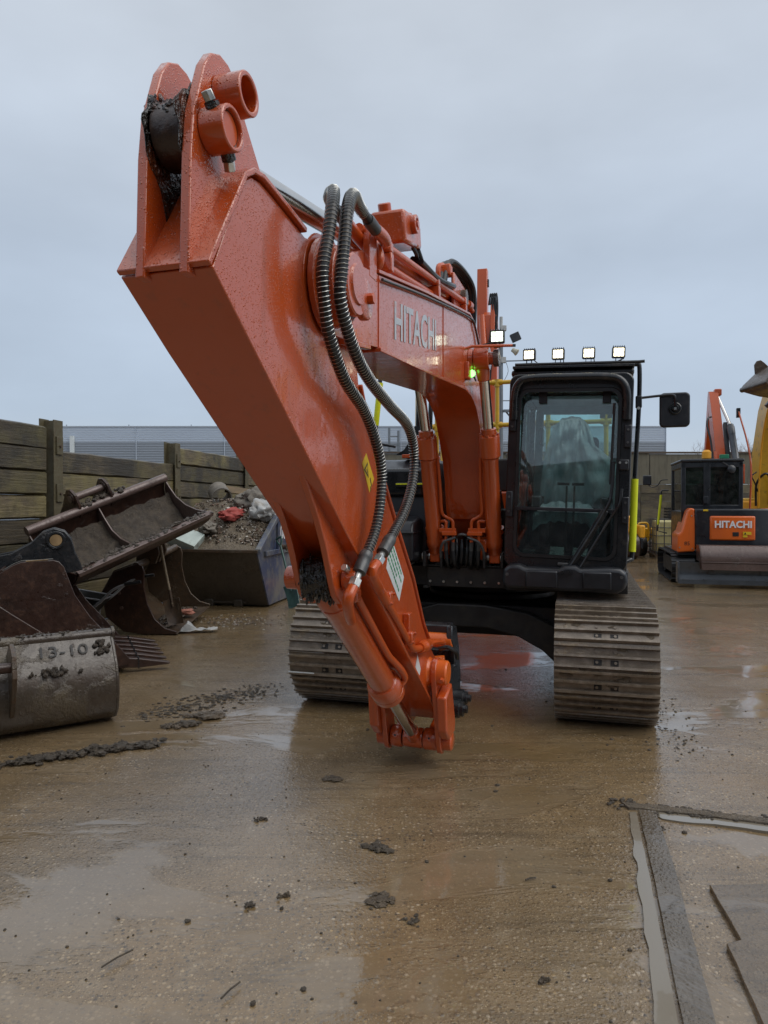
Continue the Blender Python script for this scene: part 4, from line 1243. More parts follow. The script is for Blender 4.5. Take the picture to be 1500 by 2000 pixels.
for row in range(4):
    u = 0.02 + (0.0 if row else 0.02)
    while u < (0.26 if row != 2 else 0.20):
        w = random.uniform(0.012, 0.034); v = 0.010 - row * 0.030
        q = [o_ + ax * a_ + ay * b_ for a_, b_ in ((u, v), (u, v + 0.012), (u + w, v + 0.012), (u + w, v))]
        decal('print', [(t_.y, t_.z) for t_ in q], xs + 0.0013, 'greenink', lab2, 0.0005)
        u += w + random.uniform(0.005, 0.009)
decal('data_label', [(-3.085, 0.760), (-3.125, 0.70), (-3.055, 0.615), (-3.015, 0.665)], xs, 'white', arm)
decal('warning_label', [(-3.73, 1.20), (-3.76, 1.13), (-3.71, 1.10), (-3.68, 1.16)], xs, 'lblyellow', arm)
# thin disc round the pivot on the side of the arm
B().lathe((XC + 0.120, -4.43, 2.385), (1, 0, 0), [(0, 0.19), (0.006, 0.185)], 36).obj('wear_ring', 'orange', arm)

# ---------------------------------------------------------------- bucket cylinder and link
lugp = [(-4.62, out_line(-4.62) + 0.01), (-4.50, 1.655), (-4.40, 1.535), (-4.33, 1.43), (-4.26, 1.29), (-4.225, 1.225), (-4.17, 1.185), (-4.11, 1.19), (-4.07, 1.24), (-4.04, 1.33), (-4.00, out_line(-4.00) + 0.01)]
for x0, dy in ((XC - 0.098, 0.045), (XC + 0.064, 0.0)):
    B().prism([(y + (dy if z < 1.7 else 0), z) for y, z in lugp], x0, x0 + 0.028, 'x').obj('cylinder_lug', 'orange', arm, 0.006, 3)
PK = (-4.155, 1.285)
b = B().lathe((XC - 0.066, PK[0], PK[1]), (1, 0, 0), [(0, 0.078), (0.01, 0.088), (0.122, 0.088), (0.132, 0.078)], 36)
bc_eye = b.obj('cylinder_eye', 'grease', arm)
b = B()
for k in range(80):
    a = random.uniform(R(90), R(300)); rr = random.uniform(0.084, 0.10)
    b.blob((XC + random.uniform(-0.066, 0.066), PK[0] + rr * math.cos(a), PK[1] + rr * math.sin(a)), random.uniform(0.003, 0.009), k, 1, 0.8, (0.7, 1.2, 2.4))
kind(b.obj('grease', 'grease', bc_eye, sharp=180), 'stuff')
B().ring((XC + 0.097, PK[0] + 0.01, PK[1]), (XC + 0.155, PK[0] + 0.01, PK[1]), 0.048, 0.036, 28).cyl((XC + 0.09, PK[0] + 0.01, PK[1]), (XC + 0.145, PK[0] + 0.01, PK[1]), 0.034, n=24).obj('pin_boss', 'orange', arm, 0.003)
B().cyl((XC + 0.125, PK[0] - 0.03, PK[1] + 0.04), (XC + 0.12, PK[0] - 0.06, PK[1] + 0.055), 0.016, n=6).obj('bolt', 'steel', arm, 0.002)
B().lathe((XC - 0.098, PK[0], PK[1]), (-1, 0, 0), [(0, 0.05), (0.05, 0.048), (0.055, 0.04)], 24).obj('pin_boss', 'orange', arm)
dc = Vector((0, -2.68 - PK[0], 0.165 - PK[1])).normalized()
pk = Vector((XC, PK[0], PK[1]))
tb = pk + dc * 0.085
rod_end = Vector((XC, -2.68, 0.165))
tot = (rod_end - pk).length
te = pk + dc * 1.185
ln = (te - tb).length
b = B().lathe(tb, dc, [(-0.05, 0.055), (0, 0.072), (0.07, 0.074), (0.072, 0.070), (0.085, 0.070), (0.087, 0.074), (0.14, 0.072), (0.15, 0.069), (ln - 0.165, 0.069), (ln - 0.160, 0.078), (ln - 0.135, 0.087), (ln - 0.130, 0.090), (ln - 0.062, 0.090), (ln - 0.060, 0.086), (ln - 0.055, 0.086), (ln - 0.053, 0.0895), (ln - 0.012, 0.0895), (ln, 0.080), (ln + 0.001, 0.044)], 40)
bc = b.obj('bucket_cylinder', 'orange', EX)
B().cyl(te - dc * 0.03, rod_end, 0.039, n=28).obj('rod', 'chrome', bc)
# clamp blocks and the side oil pipe on the cylinder
nrm = Vector((0, dc.z, -dc.y)); nrm = -nrm if nrm.z < 0 else nrm
pp = lambda s, x, h: tuple(tb + dc * s + Vector((x, 0, 0)) + nrm * h)
B().tube([pp(0.10, 0.075, 0.06), pp(0.2, 0.08, 0.045), pp(ln - 0.42, 0.08, 0.045), pp(ln - 0.30, 0.085, 0.055), pp(ln - 0.18, 0.10, 0.06), pp(ln - 0.09, 0.10, 0.055), pp(ln - 0.07, 0.08, 0.03)], 0.0185, 10, smooth=4).obj('oil_pipe', 'orange_dry', bc)
B().box(pp(0.115, 0.075, 0.04), (0.05, 0.07, 0.06)).obj('pipe_clamp', 'orange', bc, 0.012)
B().box(pp(0.03, 0.07, 0.02), (0.05, 0.08, 0.05)).obj('port_block', 'orange', bc, 0.015)
B().box(pp(0.06, -0.085, -0.01), (0.05, 0.06, 0.045)).obj('port_block', 'orange', bc, 0.012)
# links
PT = (-2.80, 0.60); PLW = (-2.665, 0.155)
def link_poly(y0, z0, y1, z1, r0, r1):
    d = Vector((y1 - y0, z1 - z0)); a0 = math.atan2(d.y, d.x)
    pts = [(y0 + r0 * math.cos(a0 + R(a)), z0 + r0 * math.sin(a0 + R(a))) for a in range(90, 271, 20)]
    pts += [(y1 + r1 * math.cos(a0 + R(a)), z1 + r1 * math.sin(a0 + R(a))) for a in range(-90, 91, 20)]
    return pts
for sx in (-1, 1):
    xa = XC + sx * 0.150; xb = XC + sx * 0.180
    lk = B().prism(link_poly(*PT, *PLW, 0.085, 0.080), min(xa, xb), max(xa, xb), 'x').obj('side_link', 'orange', EX, 0.004)
    xo = XC + sx * 0.240
    B().prism([(-2.87, 0.47), (-2.70, 0.52), (-2.60, 0.26), (-2.62, 0.20), (-2.76, 0.19), (-2.84, 0.26)], min(xb, xo), max(xb, xo), 'x').obj('link_flange', 'orange', lk, 0.012)
    B().lathe((xb if sx > 0 else xb, PT[0], PT[1]), (sx, 0, 0), [(-0.055, 0.088), (-0.04, 0.075), (0.0, 0.075), (0.05, 0.072), (0.06, 0.062)], 28).obj('link_boss', 'orange_new', lk)
    B().lathe((xb, PLW[0], PLW[1]), (sx, 0, 0), [(0, 0.06), (0.05, 0.058), (0.058, 0.045)], 24).obj('pin_end', 'orange', lk)
    B().cyl((xb + sx * 0.035, PT[0] - 0.06, PT[1] - 0.02), (xb + sx * 0.035, PT[0] - 0.095, PT[1] - 0.03), 0.014, n=6).obj('bolt', 'orange', lk)
for x0, x1, r in ((-0.145, -0.075, 0.066), (-0.065, 0.055, 0.061), (0.062, 0.145, 0.066)):
    seg_ = B().lathe((XC + x0, PLW[0], PLW[1]), (1, 0, 0), [(0, r * 0.93), (0.008, r), (x1 - x0 - 0.008, r), (x1 - x0, r * 0.93)], 32).obj('pin_barrel', 'orange', EX)
    if x0 != -0.065:
        B().ring((XC + (x0 + x1) / 2, PLW[0] - r * 0.92, PLW[1] + 0.022), (XC + (x0 + x1) / 2, PLW[0] - r * 0.985, PLW[1] + 0.024), 0.013, 0.007, 12).obj('grease_nipple', 'orange_dry', seg_)
        B().cyl((XC + (x0 + x1) / 2, PLW[0] - r * 0.92, PLW[1] + 0.022), (XC + (x0 + x1) / 2, PLW[0] - r * 0.96, PLW[1] + 0.023), 0.007, n=10).obj('grease_hole', 'ink', seg_)
B().cyl((XC - 0.15, PLW[0], PLW[1]), (XC + 0.15, PLW[0], PLW[1]), 0.04, n=20).obj('link_pin', 'black', EX)
B().cyl(tuple(rod_end), tuple(rod_end - dc * 0.10), 0.05, 0.045, 24).obj('rod_foot', 'orange', bc)
# H-link back to the hitch
for sx in (-1, 1):
    B().prism(link_poly(*PLW, -2.28, 0.24, 0.06, 0.055), XC + sx * 0.105 - 0.02, XC + sx * 0.105 + 0.02, 'x').obj('h_link', 'orange', EX, 0.004)
# cross tube inside the arm end
B().cyl((XC - 0.12, -2.60, 0.44), (XC + 0.12, -2.60, 0.44), 0.05, n=20).obj('cross_tube', 'orange_new', arm)
# ---------------------------------------------------------------- black quick hitch
b = B()
for sx in (-1, 1):
    x0 = XC + sx * 0.15 - 0.02
    b.prism([(-2.52, 0.46), (-2.44, 0.30), (-2.28, 0.18), (-2.12, 0.20), (-2.08, 0.40), (-2.14, 0.62), (-2.22, 0.78), (-2.36, 0.80), (-2.38, 0.70), (-2.28, 0.62), (-2.26, 0.52), (-2.40, 0.54)], x0, x0 + 0.04, 'x')
b.bb(XC - 0.15, XC + 0.15, -2.16, -2.08, 0.28, 0.60)
b.bb(XC - 0.15, XC + 0.15, -2.34, -2.22, 0.74, 0.80)
qh = b.obj('quick_hitch', 'blacksteel', EX, 0.01)
b = B()
for (y, z, r) in ((-2.34, 0.26, 0.062), (-2.22, 0.30, 0.055)):
    b.lathe((XC + 0.17, y, z), (1, 0, 0), [(0, r), (0.045, r), (0.05, r * 0.8), (0.07, r * 0.8), (0.072, r * 0.45), (0.095, r * 0.42)], 18)
b.obj('hitch_pin', 'blacksteel', qh)
B().cyl((XC - 0.14, -2.33, 0.70), (XC + 0.165, -2.33, 0.70), 0.05, n=24).obj('hitch_cylinder', 'orange_new', qh, 0.006)
B().cyl((XC + 0.02, -2.42, 0.55), (XC + 0.13, -2.40, 0.56), 0.055, n=20).obj('hitch_boss', 'orange_new', qh, 0.006)
B().tube([(XC + 0.10, -2.42, 0.66), (XC + 0.16, -2.46, 0.68), (XC + 0.20, -2.40, 0.64), (XC + 0.19, -2.30, 0.58)], 0.014, 8, smooth=5).obj('hose', 'rubber', qh)
B().tube([(0.10, -2.95, 0.80), (0.115, -2.80, 0.78), (0.11, -2.62, 0.74), (XC + 0.12, -2.45, 0.72)], 0.014, 8, smooth=5).obj('hose', 'orange_dry', arm)
B().prism([(-2.52, 0.50), (-2.48, 0.30), (-2.36, 0.22), (-2.3, 0.3), (-2.36, 0.5)], XC + 0.128, XC + 0.146, 'x').obj('hitch_cheek', 'blacksteel', qh, 0.004)
# ---------------------------------------------------------------- CAB
# built upright in the excavator frame, then leant 1.9 degrees with the sloping yard
CX0, CX1, CY0, CY1, CZ0, CZ1 = 0.285, 1.210, -1.25, 0.36, 1.085, 2.60
b = B()
# front frame: an outer rounded loop of box section
def rrect(x0, x1, z0, z1, r, n=6):
    pts = []
    for cx, cz, a0 in ((x1 - r, z1 - r, 0), (x0 + r, z1 - r, 90), (x0 + r, z0 + r, 180), (x1 - r, z0 + r, 270)):
        pts += [(cx + r * math.cos(R(a0 + 90 * i / n)), cz + r * math.sin(R(a0 + 90 * i / n))) for i in range(n + 1)]
    return pts
def frame_loop(bm, outer, inner, y0, y1):
    n = len(outer)
    vs = [(x, y0, z) for x, z in outer] + [(x, y0, z) for x, z in inner] + [(x, y1, z) for x, z in outer] + [(x, y1, z) for x, z in inner]
    fs = []
    for i in range(n):
        j = (i + 1) % n
        fs += [(i, j, n + j, n + i), (2 * n + i, 3 * n + i, 3 * n + j, 2 * n + j), (i, 2 * n + i, 2 * n + j, j), (n + i, n + j, 3 * n + j, 3 * n + i)]
    bm.add(vs, fs)
frame_loop(b, rrect(CX0, CX1, CZ0, CZ1, 0.07), rrect(CX0 + 0.075, CX1 - 0.085, 1.175, 2.475, 0.08), CY0, CY0 + 0.11)
# rear pillars, sills, lower side panels, rear wall with opening, floor
for x0, x1 in ((CX0, CX0 + 0.06), (CX1 - 0.06, CX1)):
    b.bb(x0, x1, CY1 - 0.12, CY1, CZ0, CZ1)
    b.bb(x0 + 0.005, x1 - 0.005, CY0 + 0.10, CY1 - 0.1, CZ0, 1.45)
    b.bb(x0 + 0.003, x1 - 0.003, -0.52, -0.44, 1.6, CZ1 - 0.05)
    b.bb(x0 + 0.002, x1 - 0.002, CY0 + 0.10, CY1 - 0.1, CZ1 - 0.10, CZ1 - 0.03)
b.bb(CX0 + 0.055, CX1 - 0.015, CY1 - 0.05, CY1 - 0.005, CZ0, 2.02)
b.bb(CX0 + 0.055, CX1 - 0.015, CY1 - 0.045, CY1 - 0.004, 2.52, CZ1)
b.bb(CX0 + 0.02, CX1, CY0 + 0.08, CY1 - 0.02, CZ0, 1.16)
cab = b.obj('cab', 'black', EX, 0.012, 2)
cab.location = (0.75 - 0.0, 0, 1.1)
LEAN = Matrix.Rotation(R(1.9), 4, 'Y')
cab.rotation_euler = (0, R(1.9), 0)
cab.data.transform(Matrix.Translation((-0.75, 0, -1.1)))
def cpart(bm, name, mat, bevel=0.0, par=None, **k):
    bm.v = [(x - 0.75, y, z - 1.1) for x, y, z in bm.v]
    return bm.obj(name, mat, par or cab, bevel, **k)
cpart(B().bb(CX0 + 0.0, CX1, CY0 + 0.06, -1.08, CZ1 - 0.01, CZ1 + 0.045).bb(CX0, CX1, -0.20, CY1, CZ1 - 0.01, CZ1 + 0.045).bb(CX0, 0.37, -1.09, -0.19, CZ1 - 0.009, CZ1 + 0.044).bb(1.12, CX1, -1.09, -0.19, CZ1 - 0.009, CZ1 + 0.044), 'roof', 'black', 0.02)
cpart(B().bb(0.36, 1.13, -1.09, -0.19, CZ1 + 0.046, CZ1 + 0.052), 'roof_window', 'glassroof')
cpart(B().bb(CX0 + 0.06, CX1 - 0.06, -0.18, CY1 - 0.06, CZ1 - 0.055, CZ1 - 0.015), 'headliner', 'trim', 0.01)
cpart(B().bb(CX0 + 0.07, CX1 - 0.03, CY1 - 0.075, CY1 - 0.052, 2.47, 2.56), 'rear_trim', 'trim')
cpart(B().bb(CX0 + 0.065, CX0 + 0.14, CY1 - 0.085, CY1 - 0.052, 1.7, 2.50).bb(CX1 - 0.12, CX1 - 0.025, CY1 - 0.085, CY1 - 0.052, 1.7, 2.50), 'pillar_trim', 'trim', 0.01)
cpart(B().bb(CX0 + 0.065, CX1 - 0.03, CY1 - 0.08, CY1 - 0.055, 1.2, 2.01), 'rear_panel', 'trim', 0.01)
# visor tube above the windscreen
cpart(B().tube([(CX0 + 0.045, CY0 - 0.03, 2.24), (CX0 + 0.048, CY0 - 0.045, 2.42), (CX0 + 0.075, CY0 - 0.05, 2.515), (CX0 + 0.16, CY0 - 0.05, 2.555), (0.75, CY0 - 0.05, 2.56), (CX1 - 0.18, CY0 - 0.05, 2.555), (CX1 - 0.085, CY0 - 0.05, 2.515), (CX1 - 0.05, CY0 - 0.045, 2.42), (CX1 - 0.045, CY0 - 0.03, 2.24)], 0.031, 12, smooth=6), 'visor_tube', 'black')
# door / window seals
bm = B(); frame_loop(bm, rrect(CX0 + 0.07, CX1 - 0.08, 1.17, 2.48, 0.085), rrect(CX0 + 0.095, CX1 - 0.105, 1.195, 2.455, 0.07), CY0 - 0.008, CY0 + 0.01)
cpart(bm, 'window_seal', 'rubber')
cpart(B().bb(CX0 + 0.075, CX1 - 0.085, CY0 - 0.012, CY0 + 0.02, 1.535, 1.562), 'window_bar', 'plastic', 0.004)
gy_ = CY0 + 0.016
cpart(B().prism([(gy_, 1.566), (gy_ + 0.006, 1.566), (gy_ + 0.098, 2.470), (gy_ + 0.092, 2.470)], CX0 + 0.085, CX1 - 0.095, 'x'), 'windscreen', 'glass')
cpart(B().bb(CX0 + 0.085, CX1 - 0.095, gy_, gy_ + 0.006, 1.185, 1.531), 'lower_windscreen', 'glassdark')
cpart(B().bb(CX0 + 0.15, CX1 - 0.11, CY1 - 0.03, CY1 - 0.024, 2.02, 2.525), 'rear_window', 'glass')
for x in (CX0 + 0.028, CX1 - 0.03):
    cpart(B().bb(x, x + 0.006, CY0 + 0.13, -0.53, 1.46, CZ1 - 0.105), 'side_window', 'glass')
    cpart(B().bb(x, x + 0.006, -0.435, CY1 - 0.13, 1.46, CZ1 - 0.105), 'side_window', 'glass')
# hinges and latches on the pillars
for (x, z0, z1) in ((CX0 + 0.035, 2.15, 2.32), (CX0 + 0.03, 1.48, 1.68), (CX1 - 0.03, 2.03, 2.20), (CX1 - 0.03, 1.46, 1.66)):
    hg = cpart(B().bb(x - 0.026, x + 0.026, CY0 - 0.032, CY0 + 0.002, z0, z1), 'hinge', 'plastic', 0.008)
    for k in (0.22, 0.78):
        cpart(B().cyl((x, CY0 - 0.033, z0 + (z1 - z0) * k), (x, CY0 - 0.046, z0 + (z1 - z0) * k), 0.009, n=8), 'bolt', 'crimp', par=hg)
cpart(B().bb(CX1 - 0.085, CX1 - 0.015, CY0 - 0.035, CY0 + 0.0, 1.86, 1.94), 'latch', 'plastic', 0.008)
for x in (CX1 - 0.08, CX1 - 0.035):
    cpart(B().cyl((x, CY0 - 0.036, 1.915), (x, CY0 - 0.048, 1.915), 0.009, n=10), 'bolt', 'steel')
for x in (0.54, 1.02):
    cpart(B().bb(x - 0.032, x + 0.032, gy_ + 0.06, gy_ + 0.08, 2.38, 2.47), 'screen_bracket', 'plastic', 0.004)
cpart(B().bb(0.70, 0.785, CY0 - 0.02, CY0 - 0.001, 1.115, 1.14), 'badge', 'crimp', 0.006)
# screen-number stickers seen through the glass
for i, (x, w) in enumerate(((0.955, 0.05), (1.025, 0.045))):
    cpart(B().bb(x, x + w, CY1 - 0.034, CY1 - 0.0315, 2.435, 2.495), 'window_sticker', 'lblyellow' if i == 5 else 'trim')
# wiper blade and its arms
cpart(B().tube([(1.075, CY0 - 0.03, 2.36), (1.07, CY0 - 0.035, 1.92), (1.068, CY0 - 0.035, 1.75)], 0.010, 8), 'wiper_blade', 'rubber')
cpart(B().tube([(1.085, CY0 - 0.045, 1.92), (1.078, CY0 - 0.05, 1.70), (1.04, CY0 - 0.055, 1.56), (0.79, CY0 - 0.06, 1.10)], 0.013, 8, smooth=4), 'wiper_arm', 'black')
cpart(B().tube([(1.15, CY0 - 0.05, 1.72), (1.135, CY0 - 0.055, 1.60), (1.05, CY0 - 0.06, 1.45), (0.86, CY0 - 0.065, 1.09)], 0.010, 8, smooth=4), 'wiper_arm', 'black')
bm = B()
d_ = Vector((0.79 - 1.03, 0, 1.10 - 1.54)).normalized()
bm.box((0.92, CY0 - 0.05, 1.335), (0.052, 0.022, 0.50), Matrix.Rotation(math.atan2(-d_.x, -d_.z), 3, 'Y'))
cpart(bm, 'wiper_guard', 'black', 0.006)
# ---------------------------------------------------------------- cab interior
seat = cpart(B().bb(0.50, 0.98, -0.42, 0.02, 1.42, 1.56).bb(0.52, 0.96, -0.06, 0.06, 1.56, 2.22).bb(0.62, 0.86, -0.02, 0.06, 2.2, 2.36), 'seat', 'fabric', 0.05, seg=3)
cpart(B().bb(0.56, 0.92, -0.35, 0.0, 1.16, 1.42), 'seat_base', 'plastic', 0.02, par=seat)
# loose plastic cover over the seat
def cover():
    n, m = 56, 48
    vs = []; fs = []
    prof = [(-0.26, 1.58), (-0.33, 1.70), (-0.35, 1.86), (-0.35, 2.02), (-0.34, 2.15), (-0.32, 2.26), (-0.26, 2.36), (-0.12, 2.40), (0.06, 2.34)]
    for j in range(m):
        t = j / (m - 1) * (len(prof) - 1)
        k = min(int(t), len(prof) - 2); f = t - k
        py = prof[k][0] + (prof[k + 1][0] - prof[k][0]) * f
        pz = prof[k][1] + (prof[k + 1][1] - prof[k][1]) * f
        hl = (pz - 1.58) / 0.82
        wl = 0.285 - 0.11 * hl ** 2; wr = 0.31 - 0.19 * hl ** 1.6
        for i in range(n):
            a = i / (n - 1) * 2 - 1
            x = 0.735 + (a * wl if a < 0 else a * wr)
            if a > 0.55 and 0.05 < hl < 0.72:
                x += (a - 0.55) * 0.42 * math.sin(hl * 4.3)
            fold = 0.020 * math.sin(a * 17 + hl * 3) * (0.4 + abs(a)) + 0.05 * mnoise.noise(Vector((a * 3, hl * 5, 2))) + 0.03 * mnoise.noise(Vector((a * 9, hl * 9, 4)))
            y = py + 0.16 * abs(a) ** 3 + fold
            z = pz - 0.05 * abs(a) ** 2 + 0.02 * mnoise.noise(Vector((a * 4, hl * 3, 7)))
            vs.append((x, y, z))
    for j in range(m - 1):
        for i in range(n - 1):
            fs.append((j * n + i, j * n + i + 1, (j + 1) * n + i + 1, (j + 1) * n + i))
    return B().add(vs, fs)
cpart(cover(), 'seat_cover', 'film', par=seat, sharp=180, recalc=False)
def cushion_cover():
    n, m = 30, 14
    vs = []; fs = []
    for j in range(m):
        t = j / (m - 1)
        for i in range(n):
            a = i / (n - 1) * 2 - 1
            y = -0.20 - 0.48 * min(1, t * 1.5)
            z = 1.60 - (0.16 * max(0, t - 0.55) / 0.45) - 0.10 * abs(a) ** 4 + 0.028 * mnoise.noise(Vector((a * 5, t * 6, 1))) + 0.01 * math.sin(a * 23)
            y += 0.03 * mnoise.noise(Vector((a * 6, t * 4, 5)))
            vs.append((0.72 + a * 0.275, y, z))
    for j in range(m - 1):
        for i in range(n - 1):
            fs.append((j * n + i, j * n + i + 1, (j + 1) * n + i + 1, (j + 1) * n + i))
    return B().add(vs, fs)
cpart(cushion_cover(), 'seat_cover', 'film', par=seat, sharp=180, recalc=False)
cpart(B().bb(0.40, 0.50, -0.50, 0.10, 1.2, 1.66), 'side_console', 'plastic', 0.02)
cpart(B().bb(0.99, 1.10, -0.50, 0.10, 1.2, 1.66), 'side_console', 'plastic', 0.02)
cpart(B().bb(0.355, 0.42, -0.95, -0.86, 1.60, 1.86), 'monitor', 'plastic', 0.01)
cpart(B().tube([(0.37, -1.05, 1.30), (0.40, -1.02, 1.65), (0.39, -0.98, 1.95)], 0.02, 8), 'grab_handle', 'plastic')
for s, x in ((-1, 0.735), (1, 0.795)):
    lv = cpart(B().tube([(x - s * 0.005, -0.92, 1.17), (x, -0.94, 1.45), (x, -0.96, 1.74)], 0.0085, 8), 'travel_lever', 'crimp')
    cpart(B().tube([(x + s * 0.075, -0.965, 1.755), (x - s * 0.02, -0.965, 1.755)], 0.012, 8), 'lever_grip', 'plastic', par=lv)
    cpart(B().box((x + s * 0.06, -0.95, 1.20), (0.12, 0.14, 0.02), Matrix.Rotation(R(25), 3, 'X')), 'pedal', 'steel', 0.004, par=lv)
cpart(B().bb(0.40, 0.50, -1.0, -0.9, 1.17, 1.21), 'foot_rest', 'steel', 0.004)
cpart(B().bb(0.42, 0.455, -0.10, 0.08, 2.14, 2.30), 'speaker', 'plastic', 0.01)
cpart(B().bb(1.075, 1.11, -0.10, 0.08, 2.08, 2.24), 'speaker', 'plastic', 0.01)
# ---------------------------------------------------------------- roof lamps
cpart(B().bb(CX0 + 0.015, CX1 + 0.0, CY0 + 0.02, CY0 + 0.15, CZ1 + 0.046, CZ1 + 0.066), 'lamp_board', 'black', 0.003)
cpart(B().tube([(CX0 + 0.03, CY0 + 0.05, CZ1 + 0.082), (CX1 + 0.03, CY0 + 0.05, CZ1 + 0.082), (CX1 + 0.07, CY0 + 0.05, CZ1 + 0.085)], 0.012, 8), 'lamp_rail', 'black')
for k, x in enumerate((0.420, 0.643, 0.873, 1.093)):
    l = work_lamp(cab, (x - 0.75, CY0 + 0.06, 2.760 - 1.1), 0.098, 'led', R((-6, -2, 2, 5)[k]))
    q = Vector((x + 0.04, CY0 + 0.10, 2.72))
    e = Vector((x + (0.14 if k < 1 else (0.05 if k < 3 else -0.14)), CY0 + 0.10, 2.672))
    cpart(B().tube([q, q.lerp(e, 0.5) - Vector((0, 0, 0.012)), e], 0.004, 6, smooth=4), 'lamp_cable', 'rubber')
# ---------------------------------------------------------------- front guard below the cab
b = B().prism([(0.285, 0.985), (0.30, 1.095), (0.345, 1.125), (0.42, 1.128), (0.47, 1.105), (0.72, 1.105), (0.76, 1.128), (0.84, 1.128), (0.88, 1.105), (1.06, 1.118), (1.16, 1.112), (1.205, 1.085), (1.215, 1.02), (1.195, 0.955), (1.14, 0.925), (0.32, 0.935)], -1.37, -1.16, 'y')
fg = b.obj('front_guard', 'plastic', EX, 0.03, 3)
for xa, xb in ((0.47, 0.71), (0.89, 1.10)):
    B().bb(xa, xb, -1.384, -1.36, 0.952, 1.085).obj('guard_panel', 'plastic', fg, 0.012)
for x in (0.745, 0.80):
    B().cyl((x, -1.39, 1.075), (x, -1.36, 1.075), 0.014, n=10).obj('bolt', 'black', fg)
for x in (0.33, 1.17):
    B().cyl((x, -1.377, 1.05), (x, -1.365, 1.05), 0.012, n=10).obj('bolt', 'crimp', fg)
# ---------------------------------------------------------------- grab rail with sleeve, mirror
b = B().tube([(1.20, -1.10, 2.66), (1.275, -1.10, 2.665), (1.30, -1.10, 2.63), (1.295, -1.10, 2.3), (1.268, -1.10, 1.78), (1.252, -1.10, 1.22), (1.235, -1.12, 1.165), (1.18, -1.15, 1.145), (1.06, -1.18, 1.145)], 0.0175, 12, smooth=5)
rl = b.obj('grab_rail', 'black', EX)
B().tube([(1.269, -1.10, 1.785), (1.252, -1.10, 1.225)], 0.027, 14).obj('hi_vis_sleeve', 'hivis', rl)
B().bb(1.272, 1.318, -1.125, -1.075, 2.33, 2.42).obj('rail_clamp', 'black', rl, 0.006)
B().cyl((1.294, -1.13, 2.325), (1.294, -1.115, 2.325), 0.011, n=10).obj('bolt', 'steel', rl)
ma = B().tube([(1.30, -1.10, 2.405), (1.45, -1.11, 2.415), (1.53, -1.125, 2.415), (1.553, -1.13, 2.39), (1.553, -1.13, 2.33)], 0.010, 8, smooth=4).obj('mirror_arm', 'black', EX)
b = B().prism(rrect(1.445, 1.660, 2.175, 2.437, 0.035), -1.10, -1.055, 'y')
mi = b.obj('mirror', 'plastic', EX, 0.012, 3)
B().prism(rrect(1.455, 1.650, 2.185, 2.427, 0.03), -1.054, -1.050, 'y').obj('mirror_glass', 'chrome', mi)
B().lathe((1.553, -1.10, 2.315), (0, -1, 0), [(0, 0.046), (0.01, 0.046), (0.015, 0.04), (0.015, 0.030), (0.022, 0.026), (0.03, 0.02)], 20).obj('mirror_ball', 'black', mi)
B().bb(1.545, 1.561, -1.136, -1.125, 2.30, 2.32).obj('bolt', 'steel', mi)
# grip plate behind the cab on the engine side
B().bb(0.15, 0.285, -0.62, 0.5, 1.08, 1.55).obj('swing_cover', 'frame_black', EX, 0.02)
B().bb(-0.30, 0.29, 0.40, 0.54, 1.72, 2.06).obj('air_box', 'frame_black', EX, 0.02)
# ================================================================== BUCKETS BY THE WALL
def scoop(root, shell, edge, width, mat, th=0.016, dividers=(), divmat=None, plate=0.022):
    """shell: polyline (u,z) from top to lip; edge: free edge of the end plate from lip back to top; extruded along y 0..width"""
    sh = B().sheet(shell, th, 'y', 0.0, width).obj('shell', mat, root, 0.003)
    poly = shell + edge
    for y0, y1 in ((-plate, 0.0), (width, width + plate)):
        B().prism(poly, y0, y1, 'y').obj('side_plate', mat, root, 0.004)
    for f in dividers:
        B().prism(poly, width * f - 0.008, width * f + 0.008, 'y').obj('divider_plate', divmat or mat, root, 0.002)
    return sh
def lumpy(bm, n, box, rmin, rmax, seed, squash=(1, 1, 0.6)):
    rs = random.Random(seed)
    for k in range(n):
        c = [rs.uniform(a, b_) for a, b_ in box]
        bm.blob(c, rs.uniform(rmin, rmax), k + seed * 17, 1, 0.7, squash)
    return bm
def frame_empty(name, label, cat, o, ux, uy, uz, group=None):
    e = bpy.data.objects.new(name, None); COL.objects.link(e)
    e.matrix_world = basis(o, ux, uy, uz)
    return tag(e, label, cat, group)
def V(*a): return Vector(a)

# --- (1) ditching bucket lying on its face at the left edge, back towards the camera
a1 = math.atan2(0.396, 0.575)
ax1 = V(math.cos(a1), math.sin(a1), 0)
n1 = V(math.sin(a1), -math.cos(a1), 0)           # towards the camera
g1 = frame_empty('ditching_bucket', 'mud-smeared ditching bucket lying face down at the left edge, marked 13-10', 'bucket', V(-1.985, 5.13, 0), n1, -ax1, V(0, 0, 1))
shell1 = [(-0.10, 0.630), (0.055, 0.440), (0.10, 0.33), (0.105, 0.22), (0.075, 0.11), (0.02, 0.04), (-0.06, 0.012), (-0.20, 0.015), (-0.42, 0.030)]
sh = B().sheet(shell1, -0.014, 'y', 0, 1.55).obj('shell', 'rustmud', g1, 0.003)
endp = shell1 + [(-0.44, 0.10), (-0.30, 0.38), (-0.20, 0.60)]
for y0, y1 in ((-0.02, 0.0), (1.55, 1.57)):
    B().prism(endp, y0, y1, 'y').obj('side_plate', 'rustmud', g1, 0.004)
B().cyl((-0.125, -0.01, 0.625), (-0.125, 1.56, 0.625), 0.042, n=18).obj('top_tube', 'rustmud', g1)
B().cyl((-0.125, -0.03, 0.625), (-0.125, -0.01, 0.625), 0.052, n=18).obj('tube_end', 'rustmud', g1)
